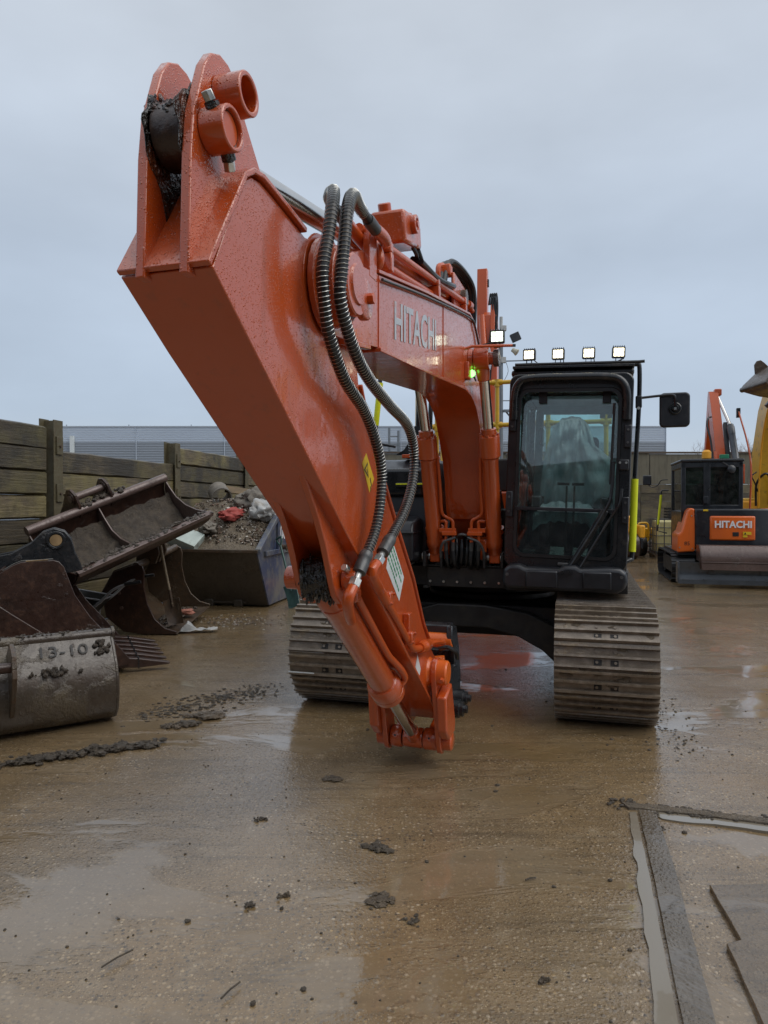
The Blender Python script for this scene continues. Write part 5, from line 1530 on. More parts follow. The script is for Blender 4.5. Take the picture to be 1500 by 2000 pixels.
for y in (0.66, 1.02):
    B().prism([(-0.05, 0.56), (0.10, 0.66), (0.24, 0.60), (0.28, 0.46), (0.20, 0.28), (0.10, 0.16), (0.06, 0.30), (0.03, 0.46)], y, y + 0.03, 'y').obj('hanger_ear', 'rustold', g1, 0.005)
B().cyl((0.19, 0.66, 0.52), (0.19, 1.05, 0.52), 0.035, n=14).obj('hanger_pin', 'rust', g1)
tn = Vector((0.19, 0, 0.155)).normalized(); tu = Vector((-0.155, 0, 0.19)).normalized()
text_mesh('scratched_marking', '13-10', 0.12, 'frame_black', g1, basis(Vector((-0.030, 0.34, 0.540)) + tn * 0.0155, (0, -1, 0), tu, tn), 0.0008, 0.0, 1.25)
b = B(); rs = random.Random(5)
for k in range(70):
    y = rs.gauss(0.07, 0.025) if k < 30 else rs.gauss(0.42, 0.05)
    f = rs.uniform(0.25, 0.7) if k < 30 else rs.gauss(1.08, 0.05)
    p = Vector((-0.10, 0, 0.630)).lerp(Vector((0.055, 0, 0.440)), f) + tn * 0.012
    b.blob((p.x, y, p.z), rs.uniform(0.006, 0.020), k, 1, 0.8)
for k in range(60):
    b.blob((-0.125 + rs.gauss(0, 0.02), rs.uniform(0.1, 0.9), 0.665), rs.uniform(0.006, 0.014), k, 1, 0.8)
kind(b.obj('caked_mud', 'mudbucket', g1, sharp=180), 'stuff')

# --- (2) toothed digging bucket behind it
t2 = V(0.91, 0.415, 0).normalized(); w2 = V(-0.415, 0.91, 0).normalized()
g2 = frame_empty('digging_bucket', 'dark red-brown toothed digging bucket with black hanger ears behind the ditching bucket', 'bucket', V(-2.44, 6.62, 0), t2, w2, V(0, 0, 1))
shell2 = [(-1.02, 1.00), (-1.22, 0.86), (-1.34, 0.62), (-1.26, 0.30), (-1.0, 0.08), (-0.6, 0.035), (0.02, 0.075)]
edge2 = [(0.03, 0.13), (-0.10, 0.30), (-0.31, 0.55), (-0.44, 0.76), (-0.53, 1.02), (-0.57, 1.07), (-0.62, 1.085), (-0.88, 1.075), (-0.94, 1.05)]
B().sheet(shell2, -0.02, 'y', 0.0, 1.25).obj('shell', 'rust', g2, 0.003)
for y0, y1 in ((-0.03, 0.0), (1.25, 1.28)):
    B().prism(shell2 + edge2, y0, y1, 'y').obj('side_plate', 'rust', g2, 0.005)
B().prism([(-1.30, 0.66), (-1.20, 0.36), (-0.95, 0.16), (-0.30, 0.10), (-0.34, 0.16), (-0.95, 0.62), (-1.25, 0.86)], -0.055, -0.031, 'y').obj('wear_plate', 'rust', g2, 0.006)
MT['tanwear'] = simple('bright_worn_edge', (0.30, 0.20, 0.10), 0.4, 0.3, var=0.3)
B().sheet([(-0.84, 1.078), (-0.66, 1.087)], 0.006, 'y', -0.032, 0.005).obj('worn_edge', 'tanwear', g2)
B().sheet([(-1.22, 0.865), (-1.02, 1.005), (-0.94, 1.056), (-0.88, 1.081), (-0.62, 1.091)], 0.004, 'y', 0.006, 0.06).obj('shiny_edge', 'steel', g2)
for k in range(6):
    y = 0.03 + k * 0.235
    tb_ = B()
    tb_.add([(-0.08, y - 0.045, 0.05), (-0.08, y + 0.045, 0.05), (-0.08, y + 0.045, 0.15), (-0.08, y - 0.045, 0.15), (0.12, y - 0.045, 0.035), (0.12, y + 0.045, 0.035), (0.12, y + 0.045, 0.125), (0.12, y - 0.045, 0.125),
             (0.40, y - 0.034, 0.045), (0.40, y + 0.034, 0.045), (0.40, y + 0.034, 0.062), (0.40, y - 0.034, 0.062)],
            [(0, 3, 2, 1), (0, 1, 5, 4), (1, 2, 6, 5), (2, 3, 7, 6), (3, 0, 4, 7), (4, 5, 9, 8), (5, 6, 10, 9), (6, 7, 11, 10), (7, 4, 8, 11), (8, 9, 10, 11)])
    th_ = tb_.obj('tooth', 'rust', g2, 0.008)
    B().bb(0.105, 0.118, y - 0.05, y + 0.05, 0.03, 0.132).obj('tooth_seam', 'blacksteel', th_)
for y in (0.42, 0.80):
    B().prism([(-1.40, 0.90), (-1.22, 1.08), (-0.98, 1.13), (-0.82, 1.22), (-0.72, 1.325), (-0.62, 1.36), (-0.52, 1.33), (-0.46, 1.25), (-0.43, 1.12), (-0.36, 0.95), (-0.60, 0.90), (-1.0, 0.86)], y, y + 0.04, 'y').obj('hanger_ear', 'blacksteel', g2, 0.008)
B().ring((-0.60, 0.395, 1.245), (-0.60, 0.42, 1.245), 0.085, 0.062, 28).obj('pin_collar', 'blacksteel', g2, 0.004)
B().cyl((-0.60, 0.40, 1.245), (-0.60, 0.86, 1.245), 0.055, n=24).obj('hanger_pin', 'tanwear', g2)

# --- (3) wide ditching bucket tipped on top of the pile
T3 = V(-3.80, 7.50, 1.28)
W3 = V(1.03, 1.2, 0.59).normalized()
O3 = V(0.70, -0.40, -0.39); O3 = (O3 - W3 * O3.dot(W3)).normalized()
N3 = O3.cross(W3).normalized()
if N3.z > 0: N3 = -N3
g3 = frame_empty('wide_bucket', 'wide rusty ditching bucket full of mud, tipped on top of the other buckets', 'bucket', T3, O3, W3, -N3)
W3L = 1.74
shell3 = [(0.02, 0.0), (0.0, -0.12), (0.05, -0.28), (0.17, -0.40), (0.34, -0.45), (0.52, -0.42), (0.70, -0.30), (0.84, -0.13), (0.90, 0.0)]
edge3 = [(0.80, -0.045), (0.60, -0.12), (0.40, -0.155), (0.22, -0.13), (0.10, -0.06)]
B().sheet(shell3, -0.014, 'y', 0, W3L).obj('shell', 'rust', g3, 0.003)
for y0, y1 in ((-0.018, 0.0), (W3L, W3L + 0.018)):
    B().prism(shell3 + edge3, y0, y1, 'y').obj('side_plate', 'rustlight' if y0 > 1 else 'rust', g3, 0.004)
B().prism(shell3 + [(0.78, -0.10), (0.62, -0.18), (0.42, -0.215), (0.26, -0.19), (0.12, -0.09)], W3L * 0.47 - 0.008, W3L * 0.47 + 0.008, 'y').obj('divider_plate', 'rustlight', g3, 0.003)
B().cyl((-0.005, -0.02, 0.03), (-0.005, W3L + 0.02, 0.03), 0.052, n=20).obj('top_tube', 'rustlight', g3)
B().bb(0.86, 0.925, 0, W3L, -0.035, 0.012).obj('cutting_edge', 'rustlight', g3, 0.004)
up = Vector((O3.z, W3.z, -N3.z))
for y in (0.58, 0.98):
    B().prism([(0.04, 0.0), (0.02, 0.12), (-0.05, 0.22), (-0.14, 0.245), (-0.22, 0.20), (-0.27, 0.09), (-0.33, -0.07), (-0.40, -0.20), (-0.20, -0.22), (-0.02, -0.12)], y, y + 0.03, 'y').obj('hanger_ear', 'rust', g3, 0.005)
    B().ring((-0.12, y - 0.012, 0.14), (-0.12, y + 0.042, 0.14), 0.075, 0.05, 20).obj('ear_collar', 'rust', g3, 0.003)
B().cyl((-0.12, 0.56, 0.14), (-0.12, 1.04, 0.14), 0.042, n=18).obj('hanger_pin', 'rustlight', g3)
# mud lying inside (displaced sheet following the shell)
vs = []; fs = []; n_, m_ = 90, 40
for j in range(m_):
    f = j / (m_ - 1)
    u = 0.09 + f * 0.78
    for i in range(n_):
        y = 0.012 + (W3L - 0.024) * i / (n_ - 1)
        base = -0.40 * (1 - ((u - 0.44) / 0.47) ** 2) if abs(u - 0.44) < 0.47 else 0
        side_ = 0.5 + 0.5 * mnoise.noise(Vector((y * 1.9, u * 2, 3)))
        h = 0.035 + 0.13 * max(0, side_ - 0.25) * (1 if u > 0.2 else 0.4) + 0.055 * mnoise.noise(Vector((y * 7, u * 9, 1))) + 0.018 * mnoise.noise(Vector((y * 19, u * 23, 2)))
        vs.append((u, y, base + max(0.004, h)))
for j in range(m_ - 1):
    for i in range(n_ - 1):
        fs.append((j * n_ + i, j * n_ + i + 1, (j + 1) * n_ + i + 1, (j + 1) * n_ + i))
kind(B().add(vs, fs).obj('mud_fill', 'mudbucket', g3, sharp=180, recalc=False), 'stuff')
b = B(); rs = random.Random(12)
for k in range(170):
    b.blob((0.88 + rs.uniform(-0.07, 0.03), rs.uniform(0.05, W3L), 0.012), rs.uniform(0.004, 0.018), k, 1, 0.9, (1.2, 1.6, 0.6))
for k in range(40):
    b.blob((-0.01 + rs.uniform(-0.06, 0.02), rs.uniform(0.62, 1.2), 0.075 + rs.uniform(0, 0.03)), rs.uniform(0.012, 0.035), k, 1, 0.8)
kind(b.obj('caked_mud', 'mudbucket', g3, sharp=180), 'stuff')

# --- (4) narrower bucket standing on the ground, opening to the right
w4 = V(0.06, 0.99, 0.11).normalized(); t4 = V(0.998, -0.06, 0).normalized(); n4 = t4.cross(w4).normalized()
g4 = frame_empty('trenching_bucket', 'brown steel bucket standing upright with a spade and soil inside, beside the skip', 'bucket', V(-2.52, 8.52, 0.0), t4, w4, n4)
shell4 = [(-0.52, 0.86), (-0.74, 0.78), (-0.90, 0.52), (-0.86, 0.22), (-0.66, 0.05), (-0.40, 0.012), (0.0, 0.02)]
edge4 = [(0.0, 0.05), (-0.14, 0.09), (-0.26, 0.20), (-0.34, 0.38), (-0.375, 0.60), (-0.36, 0.78), (-0.38, 0.85), (-0.44, 0.88)]
B().sheet(shell4, -0.016, 'y', 0, 1.3).obj('shell', 'rustold', g4, 0.003)
for y0, y1 in ((-0.025, 0.0), (1.3, 1.325)):
    B().prism(shell4 + edge4, y0, y1, 'y').obj('side_plate', 'rust' if y0 < 0 else 'rustold', g4, 0.005)
B().cyl((-0.46, -0.02, 0.85), (-0.46, 1.32, 0.85), 0.045, n=16).obj('top_tube', 'rustold', g4)
for k, y in enumerate((0.30, 0.42, 0.54)):
    B().prism([(-0.60, 0.80), (-0.58, 1.0), (-0.50, 1.10), (-0.40, 1.12), (-0.31, 1.06), (-0.29, 0.95), (-0.34, 0.82)], y, y + 0.03, 'y').obj('hanger_ear', 'rustold', g4, 0.01)
B().cyl((-0.44, 0.24, 1.0), (-0.44, 0.62, 1.0), 0.03, n=12).obj('hanger_pin', 'rustold', g4)
for (x, z) in ((-0.68, 0.52), (-0.66, 0.34)):
    B().cyl((x, -0.026, z), (x, -0.036, z), 0.022, n=12).obj('plate_bolt', 'rustlight', g4)
b = B(); rs = random.Random(3)
for k in range(120):
    b.blob((-0.12 - 0.3 * rs.random() ** 1.3, rs.uniform(0.08, 1.1), 0.05 + rs.uniform(0, 0.02)), rs.uniform(0.012, 0.035), k, 1, 0.8, (1, 1, 0.6))
kind(b.obj('soil', 'mudbucket', g4, sharp=180), 'stuff')
MT['brickred'] = simple('pale_red_rag', (0.33, 0.13, 0.09), 0.7, var=0.3, bump=0.5, bscale=20, bdist=0.02)
tag(B().blob((-2.62, 9.25, 0.17), 0.085, 4, 3, 0.5, (1.3, 0.8, 0.5)).obj('broken_brick', 'brickred', sharp=180), 'pale red lump lying on the soil inside the upright bucket', 'rubble')

# --- spade leaning in that bucket
MT['oldwood'] = simple('muddy_wood_handle', (0.20, 0.155, 0.10), 0.6, var=0.35, nscale=20, bump=0.3)
def spade(name, label, top, foot, col_handle, col_blade, tilt=0.0, bw=0.19, bl=0.30, dgrip=True):
    top, foot = Vector(top), Vector(foot)
    d = (foot - top).normalized(); L_ = (foot - top).length
    side_ = d.cross(V(0, 1, 0)).normalized()
    side_ = Matrix.Rotation(tilt, 3, d) @ side_
    nn = d.cross(side_)
    e = frame_empty(name, label, 'spade', foot, side_, nn, -d)
    # local z runs from the blade tip up the shaft
    s0 = bl
    sh_ = B().tube([(0, 0, s0 - 0.06), (0, -0.01, s0 + 0.15), (0, 0, L_ - 0.12)], 0.017, 10).obj('shaft', col_handle, e)
    B().tube([(0, 0, L_ - 0.13), (-0.05, 0, L_ - 0.05), (-0.055, 0, L_)], 0.012, 8, smooth=3).tube([(0, 0, L_ - 0.13), (0.05, 0, L_ - 0.05), (0.055, 0, L_)], 0.012, 8, smooth=3).tube([(-0.065, 0, L_), (0.065, 0, L_)], 0.015, 10).obj('grip', col_handle, e)
    vs = []; fs = []
    for i in range(7):
        f = i / 6; z = bl * (1 - f)
        for k in range(5):
            a = k / 4 * 2 - 1
            vs.append((a * bw / 2 * (1 - 0.08 * f), 0.025 * a * a - 0.02 * math.sin(f * PI), z))
    for i in range(6):
        for k in range(4):
            fs.append((i * 5 + k, i * 5 + k + 1, i * 5 + k + 6, i * 5 + k + 5))
    bl_ = B().add(vs, fs).obj('blade', col_blade, e, sharp=180, recalc=False)
    so = bl_.modifiers.new('thickness', 'SOLIDIFY'); so.thickness = 0.004
    B().cyl((0, 0.0, bl - 0.10), (0, -0.004, bl + 0.12), 0.016, 0.021, 12).obj('socket', col_blade, e)
    return e
spade('spade', 'muddy spade with grip handle leaning inside the upright bucket', (-2.83, 8.80, 1.19), (-2.60, 8.76, 0.09), 'oldwood', 'rustold', R(-10), 0.20, 0.32)

# --- wheelbarrow squeezed between the buckets
wbm = simple('scratched_black_tray', (0.030, 0.032, 0.032), 0.35, var=0.4, coat=0.3, dirt=(0.09, 0.08, 0.07), dirtamt=0.35)
MT['wbtray'] = wbm
MT['wbtube'] = simple('grey_painted_tube', (0.30, 0.31, 0.33), 0.4, 0.4, var=0.2, coat=0.3)
wbr = thing('wheelbarrow', 'black wheelbarrow with bare grey handles between the rusty buckets', 'wheelbarrow', (-3.50, 8.14, 0), R(4))
# local x to the right (handles), tray rim slopes down to the right
rim = [(-0.62, -0.26, 0.66), (0.28, -0.22, 0.50), (0.28, 0.22, 0.50), (-0.62, 0.26, 0.66)]
bot_ = [(-0.40, -0.17, 0.34), (0.12, -0.15, 0.30), (0.12, 0.15, 0.30), (-0.40, 0.17, 0.34)]
tr_ = B().add(rim + bot_, [(0, 1, 5, 4), (1, 2, 6, 5), (2, 3, 7, 6), (3, 0, 4, 7), (4, 5, 6, 7)]).obj('tray', 'wbtray', wbr, 0.03, 3)
so = tr_.modifiers.new('thickness', 'SOLIDIFY'); so.thickness = 0.006
B().tube(rim, 0.011, 8, closed=True).obj('tray_rim', 'wbtube', wbr)
for s, zz in ((-1, 0.0), (1, 0.02)):
    B().tube([(-0.62, s * 0.05, 0.18), (-0.1, s * 0.20, 0.30), (0.22, s * 0.25, 0.44 + zz), (0.42, s * 0.28, 0.62 + zz), (0.60, s * 0.29, 0.70 + zz)], 0.016, 10, smooth=4).obj('handle', 'wbtube', wbr)
    B().tube([(0.56, s * 0.29, 0.69 + zz), (0.74, s * 0.29, 0.715 + zz)], 0.020, 10).obj('handle_grip', 'rubber', wbr)
    B().tube([(0.22, s * 0.25, 0.44 + zz), (0.12, s * 0.25, 0.36), (0.10, s * 0.25, 0.20), (0.09, s * 0.25, 0.0)], 0.014, 8, smooth=4).obj('leg', 'wbtube', wbr)
B().tube([(-0.72 + 0.16 * math.cos(2 * PI * k / 20), 0, 0.19 + 0.16 * math.sin(2 * PI * k / 20)) for k in range(20)], 0.035, 8, closed=True).obj('tyre', 'rubber', wbr)
B().cyl((-0.72, -0.07, 0.19), (-0.72, 0.07, 0.19), 0.10, n=16).obj('wheel_hub', 'wbtube', wbr)

# ================================================================== SKIP
sa = R(10)
skc = NT('chipped_blue_grey_skip_paint')
a = skc.noise(2.2, 6, 0.65); b_ = skc.noise(9, 5, 0.7)
c = skc.mix(skc.mr(a, 0.40, 0.60), (0.034, 0.048, 0.098), (0.125, 0.125, 0.120))
c = skc.mix(skc.mr(b_, 0.56, 0.68, 0, 0.85), c, (0.135, 0.125, 0.105))
c = skc.mix(skc.mr(skc.noise(26, 4), 0.64, 0.72, 0, 0.8), c, (0.07, 0.035, 0.02))
skc.set(base=c, rough=0.5, coat=0.3, crough=0.2, normal=skc.bump(b_, 0.3, 0.01))
MT['skip'] = skc.m
MT['skipend'] = rust('brown_grey_skip_steel', (0.045, 0.036, 0.026), (0.070, 0.058, 0.044), (0.040, 0.024, 0.016), mud=(0.075, 0.06, 0.042), mudamt=0.35, rough=0.5)
# local x to the right across the skip, y away from the camera
sk = thing('skip', 'battered blue-grey steel skip heaped with rubble by the timber wall', 'skip', (-1.79, 10.85, 0), -sa)
SW = 1.78
prof = [(-0.52, 0.88), (0.0, 0.03), (1.9, 0.03), (2.45, 0.80), (2.45, 1.36), (0.28, 1.38)]
# long sides
for x0, x1 in ((-0.012, 0.012), (-SW - 0.012, -SW + 0.012)):
    B().prism([(y, z) for y, z in prof], x0, x1, 'x').obj('side_panel', 'skip', sk, 0.003)
B().sheet([(-0.52, 0.88), (0.0, 0.03)], 0.012, 'x', -SW + 0.013, -0.013).obj('end_panel', 'skipend', sk)
B().sheet([(0.0, 0.03), (1.9, 0.03)], 0.012, 'x', -SW + 0.013, -0.013).obj('floor_panel', 'skipend', sk)
B().sheet([(1.9, 0.03), (2.45, 0.80), (2.45, 1.36)], 0.012, 'x', -SW + 0.013, -0.013).obj('end_panel', 'skipend', sk)
# rims
B().box((-SW / 2, -0.525, 0.895), (SW + 0.06, 0.07, 0.05)).obj('end_rim', 'rustold', sk, 0.008)
for x in (0.03, -SW - 0.03):
    pts = [(-0.36, 0.94), (0.42, 1.39), (2.45, 1.37)]
    B().prism([(-0.55, 0.86), (0.30, 1.335), (2.46, 1.315), (2.46, 1.40), (0.27, 1.42), (-0.55, 0.93)], x - 0.045, x + 0.045, 'x').obj('side_rim', 'skip', sk, 0.01)
B().bb(0.012, 0.06, -0.24, 2.3, 0.80, 0.88).obj('side_beam', 'skip', sk, 0.008)
for y in (0.34, 1.35, 2.2):
    B().bb(0.012, 0.055, y, y + 0.09, 0.88, 1.34).obj('side_rib', 'skip', sk, 0.008)
B().bb(0.015, 0.022, 0.46, 1.30, 0.98, 1.30).obj('number_panel', MT['skip'], sk)
text_mesh('number_lettering', '08', 0.33, 'logow', sk, basis((0.0235, 0.66, 1.13), (0, 1, 0), (0, 0, 1), (1, 0, 0)), 0.001, 0.006, 0.9)
B().cyl((0.01, 0.50, 0.90), (0.13, 0.50, 0.90), 0.04, n=16).lathe((0.13, 0.50, 0.90), (1, 0, 0), [(0, 0.06), (0.02, 0.06)], 16).obj('lifting_lug', 'rustold', sk)
for x in (-SW + 0.3, -SW + 0.75, -0.55):
    B().bb(x, x + 0.14, -0.06, 0.06, 0.0, 0.11).obj('foot_block', 'skipend', sk, 0.01)
B().bb(-SW + 0.2, -0.35, -0.03, 0.03, 0.05, 0.085).obj('foot_rail', 'skipend', sk, 0.004)

# rubble heap in the skip
vs = []; fs = []; n_, m_ = 42, 54
for j in range(m_):
    y = -0.48 + 2.87 * j / (m_ - 1)
    for i in range(n_):
        x = -SW + 0.03 + (SW - 0.06) * i / (n_ - 1)
        e = min(1, (y + 0.48) / 0.9)
        cx = 1 - abs((x + SW / 2) / (SW / 2)) ** 2.4
        h = 0.86 + 0.46 * e + 0.32 * e * cx + 0.06 * mnoise.noise(Vector((x * 3, y * 3, 0))) + 0.035 * mnoise.noise(Vector((x * 9, y * 9, 4))) + 0.02 * mnoise.noise(Vector((x * 22, y * 22, 4)))
        h = min(h, 1.9)
        if y < -0.40: h = min(h, 0.89)
        vs.append((x, y, h))
for j in range(m_ - 1):
    for i in range(n_ - 1):
        fs.append((j * n_ + i, j * n_ + i + 1, (j + 1) * n_ + i + 1, (j + 1) * n_ + i))
hp_ = B().add(vs, fs).obj('rubble_heap', 'mudgrit', None, sharp=180, recalc=False)
hp_.location = (-1.79, 10.85, 0); hp_.rotation_euler = (0, 0, -sa)
kind(hp_, 'stuff'); hp_['label'] = 'gritty soil and rubble heaped in the skip'; hp_['category'] = 'rubble'
rs = random.Random(21)
def heap_h(x, y):
    e = min(1, max(0, (y + 0.48) / 0.9)); cx = 1 - abs((x + SW / 2) / (SW / 2)) ** 2.4
    return 0.86 + 0.46 * e + 0.32 * e * cx
chip = NT('broken_rubble')
oi = chip.n('ShaderNodeNewGeometry').outputs['Random Per Island']
rp = chip.n('ShaderNodeValToRGB')
rp.color_ramp.elements[0].color = (0.06, 0.045, 0.03, 1); rp.color_ramp.elements[1].color = (0.52, 0.48, 0.42, 1)
for p_, c_ in ((0.45, (0.12, 0.09, 0.06, 1)), (0.62, (0.17, 0.10, 0.07, 1)), (0.78, (0.26, 0.23, 0.19, 1))):
    q_ = rp.color_ramp.elements.new(p_); q_.color = c_
chip.l(oi, rp.inputs[0]); chip.set(base=rp.outputs[0], rough=0.7)
MT['chips'] = chip.m
b = B()
for k in range(1500):
    x, y = rs.uniform(-SW + 0.05, -0.05), rs.uniform(-0.3, 2.2)
    if k % 3 == 0: x, y = rs.uniform(-0.9, -0.05), rs.uniform(-0.32, 0.6)
    m = Matrix.Rotation(rs.uniform(0, 6), 3, Vector((rs.random(), rs.random(), rs.random() + .1)).normalized())
    s_ = rs.uniform(0.008, 0.028) * (1.6 if rs.random() < 0.1 else 1)
    b.box((x, y, heap_h(x, y) + rs.uniform(-0.01, 0.04)), (s_ * 1.6, s_ * rs.uniform(0.6, 1.4), s_ * 0.7), m)
rb = b.obj('rubble', 'chips', None)
rb.location = hp_.location; rb.rotation_euler = hp_.rotation_euler
kind(rb, 'stuff'); rb['label'] = 'small broken stones scattered over the heap in the skip'; rb['category'] = 'rubble'

skM = Matrix.Translation((-1.79, 10.85, 0)) @ Matrix.Rotation(-sa, 4, 'Z')
def in_skip(x, y, dz=0.0):
    return skM @ Vector((x, y, heap_h(x, y) + dz))
def crumple(name, label, cat, c, size, mat, seed, squash=(1, 1, 0.6), sub=4, amp=0.45, group=None):
    bm = bmesh.new(); bmesh.ops.create_icosphere(bm, subdivisions=sub, radius=1)
    for v in bm.verts:
        p = v.co.copy()
        k = 1 + amp * mnoise.noise(p * 1.3 + Vector((seed, 0, 0))) + amp * 0.55 * mnoise.noise(p * 3.2 + Vector((0, seed, 0))) + amp * 0.35 * (1 - abs(mnoise.noise(p * 6 + Vector((0, 0, seed)))) * 2)
        v.co = Vector((p.x * squash[0], p.y * squash[1], p.z * squash[2])) * (k * size)
    me = bpy.data.meshes.new(name); bm.to_mesh(me); bm.free()
    finish(me, 60)
    o = link(name, me, mat); o.location = c
    o.rotation_euler = (0, 0, seed)
    return tag(o, label, cat, group)
MT['ragred'] = simple('red_cloth', (0.34, 0.060, 0.048), 0.75, var=0.25, bump=0.4, bscale=30)
MT['red'] = simple('bright_red_plastic', (0.42, 0.012, 0.020), 0.45, var=0.2, bump=0.1)
MT['bagwhite'] = simple('dirty_white_sack', (0.38, 0.38, 0.37), 0.6, var=0.3, bump=0.5, bscale=18, bdist=0.02, dirt=(0.20, 0.16, 0.11), dirtamt=0.4)
MT['baggrey'] = simple('grey_brown_cloth', (0.155, 0.135, 0.110), 0.75, var=0.35, bump=0.5, bscale=18, bdist=0.02)
MT['cream'] = simple('cream_plastic', (0.46, 0.44, 0.34), 0.5, var=0.2, bump=0.3)
MT['panel'] = simple('pale_green_white_board', (0.42, 0.48, 0.44), 0.4, var=0.12, bump=0.1, dirt=(0.15, 0.13, 0.10), dirtamt=0.12)
crumple('rag', 'crumpled red cloth on the rubble in the skip', 'cloth', in_skip(-0.62, 0.12, 0.06), 0.17, 'ragred', 1, (1.5, 0.7, 0.55))
crumple('plastic_wrap', 'bright red crumpled plastic on top of the skip heap', 'plastic', in_skip(-0.72, 1.15, 0.08), 0.12, 'red', 2, (0.9, 0.9, 1.0), amp=0.2)
crumple('sack', 'dirty white sack lying against the skip side', 'sack', in_skip(-0.20, 0.30, 0.10), 0.24, 'bagwhite', 3, (0.8, 1.1, 0.7))
crumple('sack', 'white plastic sheeting behind the grey cloth on the heap', 'sack', in_skip(-0.25, 0.95, 0.06), 0.22, 'bagwhite', 5, (1.2, 0.8, 0.6))
crumple('bag', 'white plastic bag at the top of the skip heap', 'bag', in_skip(-0.05, 1.5, 0.22), 0.14, 'bagwhite', 6, (0.8, 0.8, 1.2))
crumple('cloth', 'grey brown cloth bundle in the middle of the skip heap', 'cloth', in_skip(-0.42, 0.55, 0.08), 0.22, 'baggrey', 7, (1.2, 0.7, 0.8))
crumple('cloth', 'dark coiled hose and cloth near the top of the heap', 'cloth', in_skip(-0.15, 1.25, 0.12), 0.22, 'baggrey', 8, (1.3, 0.7, 0.6))
crumple('plastic_sheet', 'cream plastic sheet at the far top of the skip heap', 'plastic', in_skip(0.0, 1.75, 0.10), 0.16, 'cream', 9, (1.0, 0.8, 1.0))
crumple('cloth', 'dark grey cloth beside the pale board in the skip', 'cloth', in_skip(-0.92, -0.12, 0.05), 0.17, 'baggrey', 11, (1.3, 0.7, 0.6))
# half pipe, board, belt, yellow strap
o = B().ring((0, 0, 0), (0, 0.34, 0), 0.17, 0.15, 28).obj('pipe_offcut', 'baggrey')
p = in_skip(-1.02, 0.62, 0.06); o.location = p; o.rotation_euler = (R(20), R(0), R(25))
tag(o, 'short grey pipe offcut lying open end out on the rubble', 'pipe')
o = B().bb(-0.20, 0.20, -0.06, 0.06, -0.012, 0.012).obj('board', 'pallet'); o.location = in_skip(-0.85, 0.85, 0.18); o.rotation_euler = (R(60), R(8), R(10))
tag(o, 'short weathered board standing behind the pipe offcut', 'board')
o = B().bb(-0.24, 0.24, -0.15, 0.15, -0.09, 0.09).obj('panel_box', 'panel', None, 0.006)
o.location = skM @ Vector((-1.18, -0.40, 1.07)); o.rotation_euler = (R(38), R(22), R(-8))
tag(o, 'pale green white metal box tilted on the skip end rim', 'box')
o = B().tube([in_skip(-0.55, 0.65, 0.05), in_skip(-0.45, 0.75, 0.20), in_skip(-0.35, 0.95, 0.26), in_skip(-0.2, 1.2, 0.30), in_skip(-0.05, 1.3, 0.30)], 0.022, 8, smooth=6).obj('belt', 'baggrey')
tag(o, 'loose grey belt running up over the skip heap', 'strap')
o = B().tube([in_skip(-0.28, 1.9, 0.02), skM @ Vector((-0.36, 2.3, 2.0)), skM @ Vector((-0.42, 2.6, 2.35))], 0.007, 6, smooth=4).obj('yellow_rod', 'amber')
tag(o, 'thin yellow rod leaning from the skip against the timber wall', 'rod')
o = B().tube([skM @ Vector((-1.10, -0.405, 0.92)), skM @ Vector((-1.11, -0.36, 0.70)), skM @ Vector((-1.12, -0.30, 0.52))], 0.004, 5).obj('loose_wire', 'oldwood')
tag(o, 'thin wire hanging down from the skip end rim', 'wire')

# green shovel leaning on the skip side
MT['greenpaint'] = simple('dark_green_paint', (0.022, 0.075, 0.058), 0.4, var=0.2, coat=0.2)
MT['tealblade'] = simple('teal_grey_blade', (0.085, 0.17, 0.165), 0.35, 0.4, var=0.3, coat=0.3)
spade('shovel', 'green handled shovel leaning against the side of the skip', (-1.66, 11.05, 1.06), (-1.36, 10.72, 0.02), 'greenpaint', 'tealblade', R(35), 0.26, 0.36)
# orange and white plastic sacks half hidden behind the arm
crumple('sack', 'orange plastic sack on the ground beside the skip', 'sack', (-1.22, 12.0, 0.16), 0.18, 'orange_new', 14, (0.9, 0.9, 0.8), amp=0.25)
crumple('sack', 'pale plastic sack standing on the orange one beside the skip', 'sack', (-1.35, 12.25, 0.44), 0.22, 'bagwhite', 15, (0.7, 0.7, 1.1), amp=0.25)

# litter paper on the ground
vs = []; fs = []
for j in range(9):
    for i in range(13):
        x, y = -0.22 + 0.44 * i / 12, -0.10 + 0.2 * j / 8
        z = 0.02 + 0.06 * abs(mnoise.noise(Vector((x * 8, y * 8, 2)))) + (0.10 * max(0, 1 - abs(x + 0.14) / 0.10) if y > -0.05 else 0.0)
        vs.append((x, y * (1 - 0.4 * i / 12), z))
for j in range(8):
    for i in range(12):
        fs.append((j * 13 + i, j * 13 + i + 1, (j + 1) * 13 + i + 1, (j + 1) * 13 + i))
o = B().add(vs, fs).obj('paper_litter', 'bagwhite', None, sharp=50, recalc=False)
o.location = (-2.30, 8.72, 0); o.rotation_euler = (0, 0, R(8))
tag(o, 'crumpled white paper lying on the wet ground by the upright bucket', 'litter')
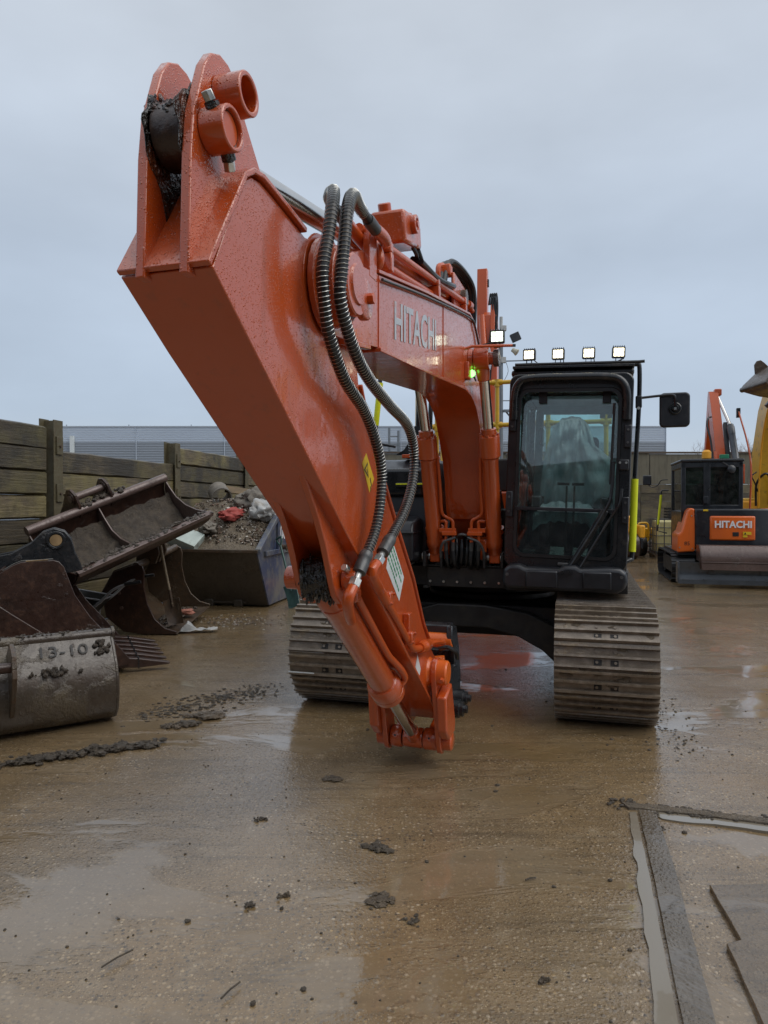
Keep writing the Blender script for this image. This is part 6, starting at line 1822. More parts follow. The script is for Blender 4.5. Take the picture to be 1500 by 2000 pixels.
# ================================================================== SMALL EXCAVATOR, RIGHT (seen from behind)
me_ = thing('compact_excavator', 'small orange and charcoal excavator seen from behind with boom raised, right of the cab', 'excavator', (7.20, 15.13, 0), R(-15))
def crawler_small(xc):
    fr = B().bb(xc - 0.12, xc + 0.12, -1.0, 1.0, 0.14, 0.46).obj('crawler_track', 'frame_black', me_, 0.01)
    yi, zc, r = 0.95, 0.30, 0.27
    sm = B().prism([(-0.062, 0), (0.062, 0), (0.062, 0.010), (0.020, 0.012), (0.014, 0.032), (-0.014, 0.032), (-0.020, 0.012), (-0.062, 0.010)], -0.22, 0.22, 'x')
    mm = bpy.data.meshes.new('track_shoe'); mm.from_pydata(sm.v, [], sm.f); finish(mm); mm.materials.append(MT['rubber'])
    st = 2 * yi; per = 2 * st + 2 * PI * r; N = 44
    for i in range(N):
        s = (i + 0.5) * per / N
        if s < st: y, z, a = yi - s, zc + r, 0.0
        elif s < st + PI * r:
            t = (s - st) / r; y, z, a = -yi - r * math.sin(t), zc + r * math.cos(t), t
        elif s < 2 * st + PI * r: y, z, a = -yi + (s - st - PI * r), zc - r, PI
        else:
            t = (s - 2 * st - PI * r) / r; y, z, a = yi + r * math.sin(t), zc - r * math.cos(t), PI + t
        o = link('track_shoe', mm, None, fr); o.location = (xc, y, z); o.rotation_euler = (a, 0, 0)
    for y in (-yi, yi):
        B().cyl((xc - 0.09, y, zc), (xc + 0.09, y, zc), 0.25, n=24).obj('idler_wheel', 'frame_black', fr)
    return fr
crawler_small(-0.86); crawler_small(0.86)
B().bb(-0.66, 0.66, -0.8, 0.8, 0.34, 0.62).cyl((0, 0, 0.6), (0, 0, 0.78), 0.42, n=28).obj('undercarriage', 'frame_black', me_, 0.01)
# dozer blade at the rear
B().prism([(-1.95, 0.07), (-1.90, 0.06), (-1.82, 0.20), (-1.82, 0.34), (-1.90, 0.47), (-1.95, 0.48), (-1.87, 0.33), (-1.87, 0.21)], -1.06, 1.06, 'x').obj('dozer_blade', 'greyblade', me_, 0.006)
B().bb(-1.05, 1.05, -1.97, -1.93, 0.06, 0.15).obj('blade_edge', 'greyblade', me_, 0.004)
B().bb(-1.065, -1.03, -1.95, -1.70, 0.08, 0.48).obj('blade_end', 'greyblade', me_, 0.004)
for x in (-0.45, 0.45):
    B().box((x, -1.35, 0.32), (0.12, 1.1, 0.14)).obj('blade_arm', 'greyblade', me_, 0.01)
# counterweight: charcoal surround, orange cheeks and rear door
def curved(x0, x1, z0, z1, y_out, bulge, name, mat, parent, th=0.4, n=14, inset=0.0):
    pts = []
    for i in range(n + 1):
        x = x0 + (x1 - x0) * i / n
        pts.append((x, y_out + bulge * (x / 1.05) ** 2))
    pts += [(x1, y_out + bulge + th), (x0, y_out + bulge + th)]
    return B().prism(pts, z0, z1, 'z').obj(name, mat, parent, 0.03, 3)
body = curved(-0.66, 0.74, 0.74, 1.50, -1.42, 0.30, 'counterweight', 'charcoal', me_, 0.6)
curved(-0.40, 0.42, 0.88, 1.36, -1.455, 0.30, 'rear_door', 'orange_new', body, 0.2)
B().prism([(-0.98, 0.62), (-0.66, 0.64), (-0.62, 0.80), (-0.66, 1.50), (-0.74, 1.52), (-0.80, 1.45), (-0.90, 1.05), (-0.97, 0.98)], -1.28, -0.4, 'y').obj('side_cheek', 'orange_new', me_, 0.03, 3)
B().prism([(0.74, 0.74), (1.08, 0.66), (1.08, 1.40), (1.0, 1.52), (0.76, 1.50)], -1.24, -0.2, 'y').obj('side_cheek', 'orange_new', me_, 0.03, 3)
B().prism([(-0.96, 0.56), (1.06, 0.56), (1.06, 0.66), (-0.96, 0.64)], -1.20, 0.9, 'y').obj('deck', 'charcoal', me_, 0.01)
text_mesh('lettering', 'HITACHI', 0.185, 'logow', body, basis((0.01, -1.458, 1.19), (1, 0, 0), (0, 0, 1), (0, -1, 0)), 0.004, 0.006, 0.93)
B().bb(0.00, 0.11, -1.462, -1.44, 0.965, 1.045).obj('door_latch', 'ink', body, 0.004)
B().bb(0.185, 0.335, -1.458, -1.45, 0.995, 1.055).obj('warning_label', 'lblyellow', body)
B().bb(0.185, 0.265, -1.458, -1.45, 0.945, 0.985).obj('warning_label', 'lblyellow', body)
B().add([(0.20, -1.4595, 1.003), (0.245, -1.4595, 1.003), (0.2225, -1.4595, 1.046)], [(0, 1, 2)]).obj('warning_triangle', 'ink', body, recalc=False)
text_mesh('lettering', '85', 0.11, 'ink', me_, basis((-0.80, -1.2815, 0.80), (1, 0, 0), (0, 0, 1), (0, -1, 0)), 0.002, 0.0)
B().bb(-0.52, -0.43, -1.385, -1.37, 1.455, 1.49).obj('warning_label', 'lblyellow', body)
for (x, z) in ((-0.72, 1.36), (-0.70, 0.70), (-0.94, 0.72)):
    B().cyl((x, -1.275, z), (x, -1.29, z), 0.014, n=10).obj('bolt', 'steel', me_)
# cab: charcoal frame with dark glass
cx0, cx1, cy0, cy1, cz0, cz1 = -0.86, 0.30, -0.92, 0.62, 0.66, 2.46
b = B()
for (x, y) in ((cx0, cy0), (cx1 - 0.08, cy0), (cx0, cy1 - 0.08), (cx1 - 0.08, cy1 - 0.08)):
    b.bb(x, x + 0.08, y, y + 0.08, cz0, cz1)
b.bb(cx0 + 0.42, cx0 + 0.55, cy0 - 0.002, cy0 + 0.08, 1.5, cz1)
b.bb(cx0, cx1, cy0 + 0.003, cy0 + 0.07, cz0, 1.58)
b.bb(cx0 + 0.003, cx0 + 0.07, cy0, cy1, cz0, 1.45)
b.bb(cx1 - 0.07, cx1 - 0.003, cy0, cy1, cz0, 1.45)
b.bb(cx0, cx1, cy0, cy1, cz1 - 0.12, cz1 - 0.01)
mcab = b.obj('cab', 'charcoal', me_, 0.012)
B().bb(cx0 - 0.02, cx1 + 0.02, cy0 - 0.03, cy1 + 0.03, cz1 - 0.01, cz1 + 0.06).obj('roof', 'charcoal', mcab, 0.03, 3)
B().bb(cx0 + 0.08, cx0 + 0.42, cy0 + 0.02, cy0 + 0.026, 1.58, cz1 - 0.12).obj('rear_window', 'glassdark', mcab)
B().bb(cx0 + 0.55, cx1 - 0.08, cy0 + 0.02, cy0 + 0.026, 1.58, cz1 - 0.12).obj('rear_window', 'glassdark', mcab)
B().bb(cx0 + 0.03, cx0 + 0.036, cy0 + 0.08, cy1 - 0.08, 1.45, cz1 - 0.12).obj('side_window', 'glassdark', mcab)
B().bb(cx1 - 0.036, cx1 - 0.03, cy0 + 0.08, cy1 - 0.08, 1.45, cz1 - 0.12).obj('side_window', 'glassdark', mcab)
B().bb(cx0 + 0.08, cx1 - 0.08, cy1 - 0.04, cy1 - 0.034, 1.2, cz1 - 0.12).obj('windscreen', 'glassdark', mcab)
B().bb(-0.50, -0.05, -0.35, -0.20, 1.2, 2.02).bb(-0.5, -0.05, -0.35, 0.15, 1.1, 1.25).obj('seat', 'fabric', mcab, 0.04)
B().bb(-0.45, -0.36, cy0 - 0.06, cy0, 1.6, 1.75).obj('vent', 'charcoal', mcab, 0.01)
B().lathe((0.06, cy0 - 0.10, 2.30), (0.25, -1, 0.1), [(0, 0.085), (0.02, 0.08), (0.04, 0.05)], 20).obj('round_mirror', 'plastic', mcab)
B().tube([(-0.08, cy0 - 0.02, 2.44), (0.06, cy0 - 0.09, 2.33)], 0.01, 6).obj('mirror_arm', 'plastic', mcab)
B().lathe((-0.36, cy0 + 0.15, cz1 + 0.06), (0, 0, 1), [(0, 0.07), (0.02, 0.09), (0.15, 0.09), (0.19, 0.05)], 18).obj('beacon', 'amber', mcab)
MT['greensign'] = simple('dull_green_beacon', (0.02, 0.20, 0.10), 0.4, bump=0)
B().bb(-0.12, 0.05, cy0 + 0.06, cy0 + 0.16, cz1 + 0.06, cz1 + 0.15).obj('green_beacon_or_glint', 'greensign', mcab, 0.01)
# mirror and hi-vis rail at the left
B().bb(-1.50, -1.32, 0.25, 0.29, 2.02, 2.24).obj('side_mirror', 'plastic', me_, 0.03)
B().tube([(-1.40, 0.27, 2.04), (-1.30, 0.27, 1.97), (-1.18, 0.27, 2.02), (-1.12, 0.25, 2.12), (-0.98, 0.25, 2.14)], 0.011, 6, smooth=4).obj('mirror_arm', 'plastic', me_)
mr_ = B().tube([(-0.97, 0.2, 1.90), (-1.10, 0.2, 1.90), (-1.12, 0.2, 1.86), (-1.20, 0.2, 1.0), (-1.0, 0.2, 0.95)], 0.016, 8).obj('grab_rail', 'charcoal', me_)
B().tube([(-1.123, 0.2, 1.80), (-1.185, 0.2, 1.14)], 0.026, 8).obj('hi_vis_sleeve', 'hivis', mr_)
# boom, arm and cylinders, raised
bx = -0.02
bm_prof = [(0.55, 1.1), (0.80, 1.05), (1.25, 2.3), (1.78, 3.4), (2.10, 4.18), (2.02, 4.32), (1.88, 4.30), (1.42, 3.55), (0.85, 2.4)]
B().prism(bm_prof, bx + 0.16, bx + 0.36, 'x').obj('boom', 'orange_dry', me_, 0.006)
B().prism([(0.50, 1.9), (0.80, 2.1), (1.02, 2.75), (0.92, 2.80)], bx + 0.10, bx + 0.16, 'x').obj('boom_bracket', 'orange_dry', me_, 0.005)
bxc = hyd_cyl('boom_cylinder', me_, (bx + 0.56, 0.72, 2.30), (bx + 0.50, 1.22, 3.42), (bx + 0.33, 1.95, 4.26), 0.075, 0.036, 0.082, 'greyblade', 0)
B().bb(bx + 0.46, bx + 0.50, 0.60, 0.80, 2.05, 2.48).bb(bx + 0.64, bx + 0.68, 0.60, 0.80, 2.05, 2.48).obj('cylinder_bracket', 'orange_dry', me_, 0.01)
B().bb(bx + 0.28, bx + 0.44, 1.86, 2.04, 4.20, 4.36).obj('boom_head', 'orange_dry', me_, 0.02)
B().tube([(bx + 0.10, 1.25, 3.62), (bx + 0.02, 1.15, 3.58), (bx - 0.02, 1.05, 3.40), (bx + 0.04, 0.95, 3.05), (bx + 0.06, 0.8, 2.6)], 0.022, 8, smooth=5).obj('hose', 'rubber', me_)
B().tube([(bx + 0.70, 1.35, 3.74), (bx + 0.74, 1.25, 3.5), (bx + 0.82, 1.05, 3.0), (bx + 0.86, 0.85, 2.4), (bx + 0.80, 0.7, 1.4)], 0.02, 8, smooth=4).obj('auxiliary_pipe', 'orange_dry', me_)
B().bb(bx + 0.66, bx + 0.74, 1.33, 1.43, 3.60, 3.82).obj('pipe_block', 'charcoal', me_, 0.01)
B().prism([(0.9, 2.5), (1.05, 2.5), (1.45, 3.45), (1.35, 3.5)], bx + 0.38, bx + 0.46, 'x').obj('hose_tray', 'charcoal', me_)
B().prism([(2.0, 4.30), (2.20, 4.20), (2.75, 2.6), (2.6, 2.5), (2.1, 3.7)], bx + 0.18, bx + 0.34, 'x').obj('arm', 'orange_dry', me_, 0.006)

# rusty ditching bucket resting on the blade
rbk = thing('grading_bucket', 'rusty brown grading bucket resting on the blade of the small excavator', 'bucket', (7.20, 15.13, 0), R(-15))
sh5 = [(-1.60, 0.80), (-1.92, 0.80), (-2.02, 0.70), (-2.06, 0.58), (-2.05, 0.50)]
B().sheet(sh5, 0.02, 'x', -0.66, 1.35).obj('shell', 'rustlight', rbk, 0.004)
B().bb(-0.66, 1.35, -2.09, -2.035, 0.345, 0.500).obj('cutting_edge', 'rustlight', rbk, 0.006)
for x in (-0.68, 1.35):
    B().prism(sh5 + [(-2.04, 0.36), (-1.90, 0.50), (-1.60, 0.50)], x, x + 0.02, 'x').obj('side_plate', 'rust', rbk, 0.004)
B().bb(-0.66, 1.35, -2.098, -2.091, 0.475, 0.490).obj('edge_seam', 'rust', rbk)

# ================================================================== IBC TANK, ROLLER, YELLOW EXCAVATOR
MT['ibc'] = simple('cream_plastic_tank', (0.56, 0.50, 0.24), 0.45, var=0.08, bump=0.1, dirt=(0.30, 0.25, 0.13), dirtamt=0.2)
ib = thing('liquid_container', 'cream plastic tank in a steel cage on a pallet by the back wall', 'tank', (8.60, 20.9, 0), R(-10))
B().bb(-0.52, 0.52, -0.44, 0.44, 0.16, 1.12).obj('tank', 'ibc', ib, 0.08, 4)
B().cyl((0, 0, 1.1), (0, 0, 1.16), 0.11, n=16).obj('cap', 'ink', ib)
for k in range(5):
    z = 0.20 + k * 0.235
    B().tube([(-0.56, -0.48, z), (0.56, -0.48, z), (0.56, 0.48, z), (-0.56, 0.48, z)], 0.014, 6, closed=True).obj('cage_bar', 'crimp', ib)
for k in range(6):
    x = -0.56 + k * 0.224
    for y in (-0.50, 0.50):
        B().tube([(x, y, 0.12), (x, y, 1.16)], 0.014, 6).obj('cage_bar', 'crimp', ib)
for k in range(3):
    for x in (-0.575, 0.575):
        B().tube([(x, -0.24 + k * 0.24, 0.12), (x, -0.24 + k * 0.24, 1.16)], 0.014, 6).obj('cage_bar', 'crimp', ib)
for k in range(5):
    B().bb(-0.60, 0.60, -0.50 + k * 0.225, -0.40 + k * 0.225, 0.10, 0.125).obj('pallet_board', 'pallet', ib)
for x in (-0.5, 0.0, 0.5):
    for y in (-0.42, 0.42):
        B().bb(x - 0.07, x + 0.07, y - 0.06, y + 0.06, 0.0, 0.10).obj('pallet_block', 'pallet', ib)
cr = thing('black_crate', 'black slatted plastic crate sitting on the caged tank', 'crate', (8.78, 20.9, 1.172), R(-10))
for k in range(4):
    B().bb(-0.34, 0.34, -0.30, -0.28, 0.0 + k * 0.085, 0.06 + k * 0.085).obj('slat', 'plastic', cr)
    B().bb(-0.34, 0.34, 0.28, 0.30, 0.0 + k * 0.085, 0.06 + k * 0.085).obj('slat', 'plastic', cr)
    B().bb(-0.36, -0.34, -0.30, 0.30, 0.0 + k * 0.085, 0.06 + k * 0.085).obj('slat', 'plastic', cr)
    B().bb(0.34, 0.36, -0.30, 0.30, 0.0 + k * 0.085, 0.06 + k * 0.085).obj('slat', 'plastic', cr)
B().bb(-0.34, 0.34, -0.28, 0.28, 0.0, 0.02).obj('base', 'plastic', cr)

ro = thing('road_roller', 'small yellow road roller with rusty steel drum behind the cab rail', 'roller', (6.93, 20.6, 0), R(0))
B().cyl((-0.62, 0, 0.37), (0.48, 0, 0.37), 0.37, n=36).obj('drum', 'rust', ro, 0.02)
for xa in (0.50, -0.72):
    B().bb(xa, xa + 0.08, -0.30, 0.95, 0.30, 0.62).obj('fork', 'plastic', ro, 0.02)
B().cyl((-0.62, 1.5, 0.37), (0.48, 1.5, 0.37), 0.37, n=36).obj('drum', 'rust', ro, 0.02)
B().bb(-0.60, 0.46, 0.1, 1.5, 0.72, 1.25).obj('engine_cover', 'amber', ro, 0.06, 3)
B().bb(0.50, 0.66, -0.25, 0.20, 0.60, 0.98).obj('side_guard', 'amber', ro, 0.04, 3)
B().bb(-0.4, 0.35, 0.9, 1.35, 1.25, 1.42).obj('seat', 'plastic', ro, 0.05)
B().tube([(-0.5, 1.4, 1.2), (-0.5, 1.4, 2.0), (0.40, 1.4, 2.0), (0.40, 1.4, 1.2)], 0.03, 8).obj('roll_bar', 'plastic', ro)
ty = thing('trailer_frame', 'yellow hoop frame on wheels beside the caged tank', 'trailer', (7.98, 21.6, 0), 0)
B().tube([(-0.20, -0.1, 0.55), (-0.20, -0.1, 0.95), (-0.02, -0.1, 1.02), (0.12, -0.1, 0.95), (0.12, -0.1, 0.50), (-0.1, -0.1, 0.45)], 0.032, 8, smooth=4).obj('hoop', 'yellow', ty)
B().bb(-0.10, 0.5, -0.05, 0.6, 0.55, 0.85).obj('body', 'yellow', ty, 0.03)
for y in (-0.05, 0.6):
    B().cyl((-0.16, y, 0.32), (0.02, y, 0.32), 0.32, n=24).obj('wheel', 'rubber', ty, 0.03)
pp_ = thing('timber_stack', 'low stack of red and grey boards at the foot of the back wall', 'timber', (8.3, 22.9, 0), 0)
for k in range(4):
    B().bb(-1.4, 1.2, -0.25, 0.15, 0.02 + k * 0.10, 0.10 + k * 0.10).obj('board', ('rust', 'baggrey', 'rustlight', 'baggrey')[k], pp_, 0.006)

# yellow excavator standing at the right edge: only the boom and the raised bucket reach into the frame
ye = thing('yellow_excavator', 'yellow excavator at the right edge with only its arched boom in view', 'excavator', (10.28, 18.6, 0), R(-10))
for xc in (-0.85, 0.85):
    pts = []
    for k in range(24):
        a = 2 * PI * k / 24
        pts.append(((1.3 if math.cos(a) > 0 else -1.3) + 0.42 * math.cos(a), 0.44 + 0.42 * math.sin(a)))
    B().prism(pts, xc - 0.28, xc + 0.28, 'x').obj('crawler_track', 'rust', ye, 0.02)
B().bb(-0.6, 0.6, -1.0, 1.0, 0.45, 0.85).cyl((0, 0, 0.84), (0, 0, 1.0), 0.6, n=28).obj('undercarriage', 'frame_black', ye, 0.01)
B().bb(-1.15, 1.2, -0.9, 2.0, 1.0, 1.75).obj('house', 'yellow', ye, 0.06, 3)
B().bb(-1.12, -0.25, -0.95, -0.2, 1.0, 1.68).obj('side_cover', 'amber', ye, 0.05)
B().bb(0.15, 1.15, -1.25, 0.35, 1.0, 2.75).obj('cab', 'frame_black', ye, 0.05)
yb = [(-0.35, 1.45), (-0.75, 1.42), (-1.35, 2.2), (-1.55, 3.1), (-1.75, 3.7), (-2.25, 4.5), (-3.4, 5.6), (-4.2, 6.15), (-4.35, 5.95), (-3.2, 4.75), (-2.35, 3.6), (-1.95, 2.9)]
yb = [(-0.45, 1.35), (-0.95, 1.38), (-1.05, 2.3), (-1.20, 3.1), (-1.60, 3.85), (-2.6, 4.9), (-3.6, 5.75), (-3.9, 5.95), (-3.75, 6.2), (-3.3, 6.1), (-2.0, 5.1), (-0.95, 3.95), (-0.50, 2.9)]
yboom = B().prism(yb, -0.66, -0.30, 'x').obj('boom', 'yellow', ye, 0.01)
B().tube([(-0.68, -1.10, 1.5), (-0.70, -1.22, 2.3), (-0.70, -1.38, 3.12), (-0.70, -1.80, 3.92), (-0.70, -2.7, 4.86)], 0.022, 8, smooth=5).obj('oil_pipe', 'amber', yboom)
B().tube([(-0.72, -1.02, 1.55), (-0.74, -1.12, 2.1), (-0.60, -1.28, 2.35), (-0.45, -1.2, 2.2), (-0.40, -1.0, 1.6)], 0.028, 8, smooth=5).obj('hose', 'rubber', yboom)
B().tube([(-0.70, -1.12, 1.9), (-0.80, -1.15, 2.15), (-0.86, -1.15, 2.3), (-0.75, -1.15, 2.4)], 0.016, 6, smooth=4).obj('hose', 'rubber', yboom)
B().prism([(-3.75, 6.2), (-4.0, 6.0), (-4.55, 4.4), (-4.75, 4.2), (-4.5, 4.0), (-4.3, 4.1), (-3.6, 5.7)], -0.60, -0.36, 'x').obj('arm', 'yellow', ye, 0.01)
# second yellow machine off to the right: only a corner of its raised bucket reaches into the frame
y2 = thing('loading_excavator', 'excavator out of frame at right whose dark raised bucket pokes in near the mirror', 'excavator', (12.75, 14.2, 0), R(-90))
for xc in (-0.85, 0.85):
    B().bb(xc - 0.28, xc + 0.28, -1.6, 1.6, 0.0, 0.85).obj('crawler_track', 'rust', y2, 0.25, 5)
B().bb(-0.6, 0.6, -1.0, 1.0, 0.45, 0.98).obj('undercarriage', 'frame_black', y2, 0.01)
B().bb(-1.2, 1.2, -0.9, 2.0, 1.0, 1.8).obj('house', 'yellow', y2, 0.06, 3)
B().bb(0.15, 1.15, -1.2, 0.35, 1.0, 2.75).obj('cab', 'frame_black', y2, 0.05)
B().prism([(-0.45, 1.35), (-0.95, 1.38), (-1.10, 2.6), (-1.60, 3.85), (-2.6, 4.9), (-3.6, 5.6), (-3.75, 5.9), (-3.3, 5.95), (-2.0, 5.1), (-0.95, 3.95), (-0.50, 2.9)], -0.20, 0.16, 'x').obj('boom', 'yellow', y2, 0.01)
B().prism([(-3.55, 6.0), (-3.85, 5.8), (-4.75, 4.45), (-4.60, 4.25), (-4.40, 4.30), (-3.5, 5.4)], -0.14, 0.10, 'x').obj('arm', 'yellow', y2, 0.01)
ybk = B().prism([(-4.35, 4.50), (-4.62, 4.52), (-4.95, 4.36), (-5.24, 4.08), (-5.30, 4.00), (-5.22, 3.93), (-5.05, 3.88), (-4.90, 3.84), (-4.60, 3.80), (-4.35, 3.95)], -0.52, 0.48, 'x').obj('bucket', 'rustold', y2, 0.03, 3)
B().cyl((-0.54, -5.24, 3.985), (0.50, -5.24, 3.985), 0.055, n=14).obj('cutting_edge', 'rustold', ybk)
B().prism([(-5.00, 4.28), (-5.02, 4.50), (-4.97, 4.58), (-4.89, 4.60), (-4.82, 4.55), (-4.66, 4.40)], -0.50, -0.46, 'x').obj('lifting_eye', 'rustold', ybk, 0.01)
for k in range(3):
    x = -0.50 + k * 0.42
    B().prism([(-4.66, 3.83), (-4.80, 3.66), (-4.74, 3.60), (-4.52, 3.72), (-4.50, 3.82)], x, x + 0.10, 'x').obj('tooth', 'rustold', ybk, 0.008)

# ================================================================== ORANGE MACHINE BEHIND (boom knuckle above the main boom)
oe = thing('background_excavator', 'orange excavator parked behind, only its upright boom and hanging hoses visible', 'excavator', (2.05, 13.4, 0), R(-15))
B().bb(-0.75, 0.75, -1.0, 1.0, 0.55, 1.55).obj('house', 'orange_dry', oe, 0.04)
for xc in (-0.7, 0.7):
    B().bb(xc - 0.2, xc + 0.2, -1.1, 1.1, 0.0, 0.6).obj('crawler_track', 'rubber', oe, 0.12, 4)
B().prism([(-0.70, 1.2), (-0.40, 1.2), (-0.10, 3.3), (0.0, 4.7), (-0.20, 5.2), (-0.38, 5.1), (-0.36, 3.3)], -0.12, 0.14, 'x').obj('boom', 'orange_dry', oe, 0.01)
B().prism([(-0.15, 4.55), (0.05, 4.60), (0.10, 5.6), (0.05, 6.05), (-0.13, 6.05), (-0.17, 5.5)], -0.26, -0.07, 'x').obj('arm', 'orange_dry', oe, 0.012)
B().bb(-0.07, -0.045, -0.1, -0.02, 5.72, 5.85).obj('pin_end', 'rubber', oe)
B().prism([(-0.5, 4.2), (-0.3, 4.2), (-0.2, 5.0), (-0.36, 5.3)], 0.02, 0.10, 'x').obj('link', 'orange_dry', oe, 0.01)
b = B()
B().cyl((-0.02, -0.62, 3.6), (-0.14, -0.36, 5.1), 0.06, n=16).obj('arm_cylinder', 'orange_dry', oe)
for k in range(4):
    B().tube([(-0.02 + 0.03 * k, -0.3, 5.30), (0.02 + 0.035 * k, -0.34, 5.50), (0.06 + 0.03 * k, -0.36, 5.2), (0.03 + 0.03 * k, -0.38, 4.85), (0.0, -0.4, 4.6)], 0.016, 6, smooth=5).obj('hose', 'rubber', oe)
B().tube([(0.12, -0.36, 5.2), (0.14, -0.38, 4.8), (0.06, -0.4, 4.45), (0.02, -0.4, 3.9)], 0.016, 6, smooth=5).obj('hose', 'rubber', oe)

# ================================================================== POLES
MT['galv'] = simple('galvanised_steel', (0.17, 0.19, 0.21), 0.5, 0.4, var=0.15)
MT['palegrey'] = simple('pale_grey_plastic', (0.42, 0.43, 0.42), 0.5, var=0.1)
pole = thing('camera_pole', 'thin grey pole carrying a camera, floodlight and horn speaker above the cab', 'pole', (2.84, 17.0, 0), 0)
B().cyl((0, 0, 0), (-0.02, 0, 5.6), 0.055, n=12).cyl((-0.02, 0, 5.6), (-0.01, 0, 6.0), 0.03, n=10).obj('mast', 'galv', pole)
B().cyl((-0.01, 0, 5.80), (-0.01, 0, 6.12), 0.04, n=12).bb(-0.03, 0.11, -0.07, 0.05, 5.78, 5.90).obj('camera', 'palegrey', pole, 0.005)
B().bb(-0.02, 0.34, -0.03, 0.03, 5.40, 5.46).obj('lamp_bracket', 'plastic', pole, 0.004)
fl = B().box((0.33, -0.04, 5.62), (0.22, 0.10, 0.20), Matrix.Rotation(R(-24), 3, 'Y')).obj('floodlight', 'plastic', pole, 0.01)
B().lathe((0.26, 0, 5.33), (0.8, -0.3, -0.6), [(0, 0.05), (0.06, 0.055), (0.14, 0.085), (0.15, 0.07)], 14).obj('horn_speaker', 'cream', pole)
B().bb(-0.02, 0.10, -0.08, 0.0, 5.0, 5.14).obj('junction_box', 'palegrey', pole, 0.006)
B().tube([(0, 0, 5.05), (0.70, 0, 5.07), (0.70, 0, 5.26), (0.74, 0, 5.27)], 0.014, 6).obj('antenna_arm', 'galv', pole)
B().tube([(0.1, -0.02, 5.05), (0.16, -0.02, 4.8), (0.05, 0, 4.55)], 0.006, 5, smooth=3).obj('cable', 'rubber', pole)
for z in (3.05, 4.1):
    B().tube([(-0.7, 0.02, z), (0.4, 0.02, z)], 0.012, 6).obj('stay_wire', 'galv', pole)
B().bb(0.05, 0.42, -0.05, 0.05, 3.82, 3.88).tube([(0.12, 0, 3.82), (0.35, 0, 3.55)], 0.02, 6).obj('shelf_bracket', 'galv', pole)
ld = thing('steel_ladder_frame', 'grey steel ladder frame standing far behind the excavator', 'frame', (0.22, 30.0, 0), R(10))
for x in (0.0, 0.40):
    B().bb(x - 0.045, x + 0.045, -0.045, 0.045, 0, 4.86 - x * 0.3).obj('post', 'galv', ld)
for k in range(12):
    B().bb(0.04, 0.36, -0.02, 0.02, 0.4 + k * 0.37, 0.45 + k * 0.37).obj('rung', 'galv', ld)
B().tube([(0.40, 0, 3.9), (0.28, 0, 3.2)], 0.03, 6).obj('brace', 'galv', ld)

# ================================================================== BARE TREES beyond the back wall
MT['twig'] = simple('pale_winter_twigs', (0.30, 0.24, 0.22), 0.8, var=0.2, bump=0)
def bare_tree(x, y, h, seed, label):
    rs = random.Random(seed)
    e = thing('bare_tree', label, 'tree', (x, y, 0), 0, 'bare trees beyond the back wall')
    B().tube([(0, 0, 0), (0.1, 0, h * 0.25), (0.0, 0, h * 0.5)], [0.16, 0.13, 0.09], 7).obj('trunk', 'twig', e)
    b = B()
    def grow(p, d, l, r, k):
        q = p + d * l
        b.tube([p, p.lerp(q, 0.5) + Vector((rs.gauss(0, .05), rs.gauss(0, .05), 0)) * l, q], [r, r * 0.85, r * 0.65], 4)
        if k == 0: return
        for i in range(3 if k > 1 else 4):
            nd = (d + Vector((rs.gauss(0, 0.45), rs.gauss(0, 0.45), rs.gauss(0.12, 0.2)))).normalized()
            grow(p.lerp(q, rs.uniform(0.5, 1.0)), nd, l * rs.uniform(0.55, 0.8), r * 0.55, k - 1)
    for i in range(5):
        d = Vector((rs.gauss(0, 0.5), rs.gauss(0, 0.5), 1)).normalized()
        grow(Vector((0, 0, h * rs.uniform(0.35, 0.5))), d, h * 0.24, 0.05, 4)
    kind(b.obj('crown', 'twig', e), 'stuff')
bare_tree(30.5, 66, 8.2, 1, 'bare winter tree just left of the raised orange boom')
bare_tree(33.0, 70, 9.2, 2, 'bare winter tree directly behind the raised orange boom')
bare_tree(35.6, 68, 8.0, 3, 'bare winter tree just right of the raised orange boom')

# ================================================================== UNSEEN BUILDING BEHIND THE CAMERA, added to block low sky
ws = thing('unseen_shade_building', 'unseen dark building added behind the camera to shade the faces turned to it', 'building', (-2, -6.5, 0), 0)
MT['wsclad'] = simple('dark_olive_cladding', (0.055, 0.055, 0.050), 0.6, var=0.15, bump=0)
for k in range(12):
    xa = -18 + k * 3.0
    if k not in (5, 6):
        B().bb(xa + 0.01, xa + 2.99, -0.2, 0.0, 0, 5.0).obj('wall_panel', 'wsclad', ws)
    else:
        B().bb(xa + 0.01, xa + 2.99, -0.2, 0.0, 4.2, 5.0).obj('wall_panel', 'wsclad', ws)
        B().bb(xa + 0.05, xa + 2.95, -0.16, -0.08, 0, 4.18).obj('roller_door', 'galv', ws)
B().bb(-18.2, 18.2, -12, 0.35, 5.02, 5.2).obj('roof', 'wsclad', ws)
B().bb(-18, 18, -11.9, -0.25, 0, 5.0).obj('wall_core', 'wsclad', ws)
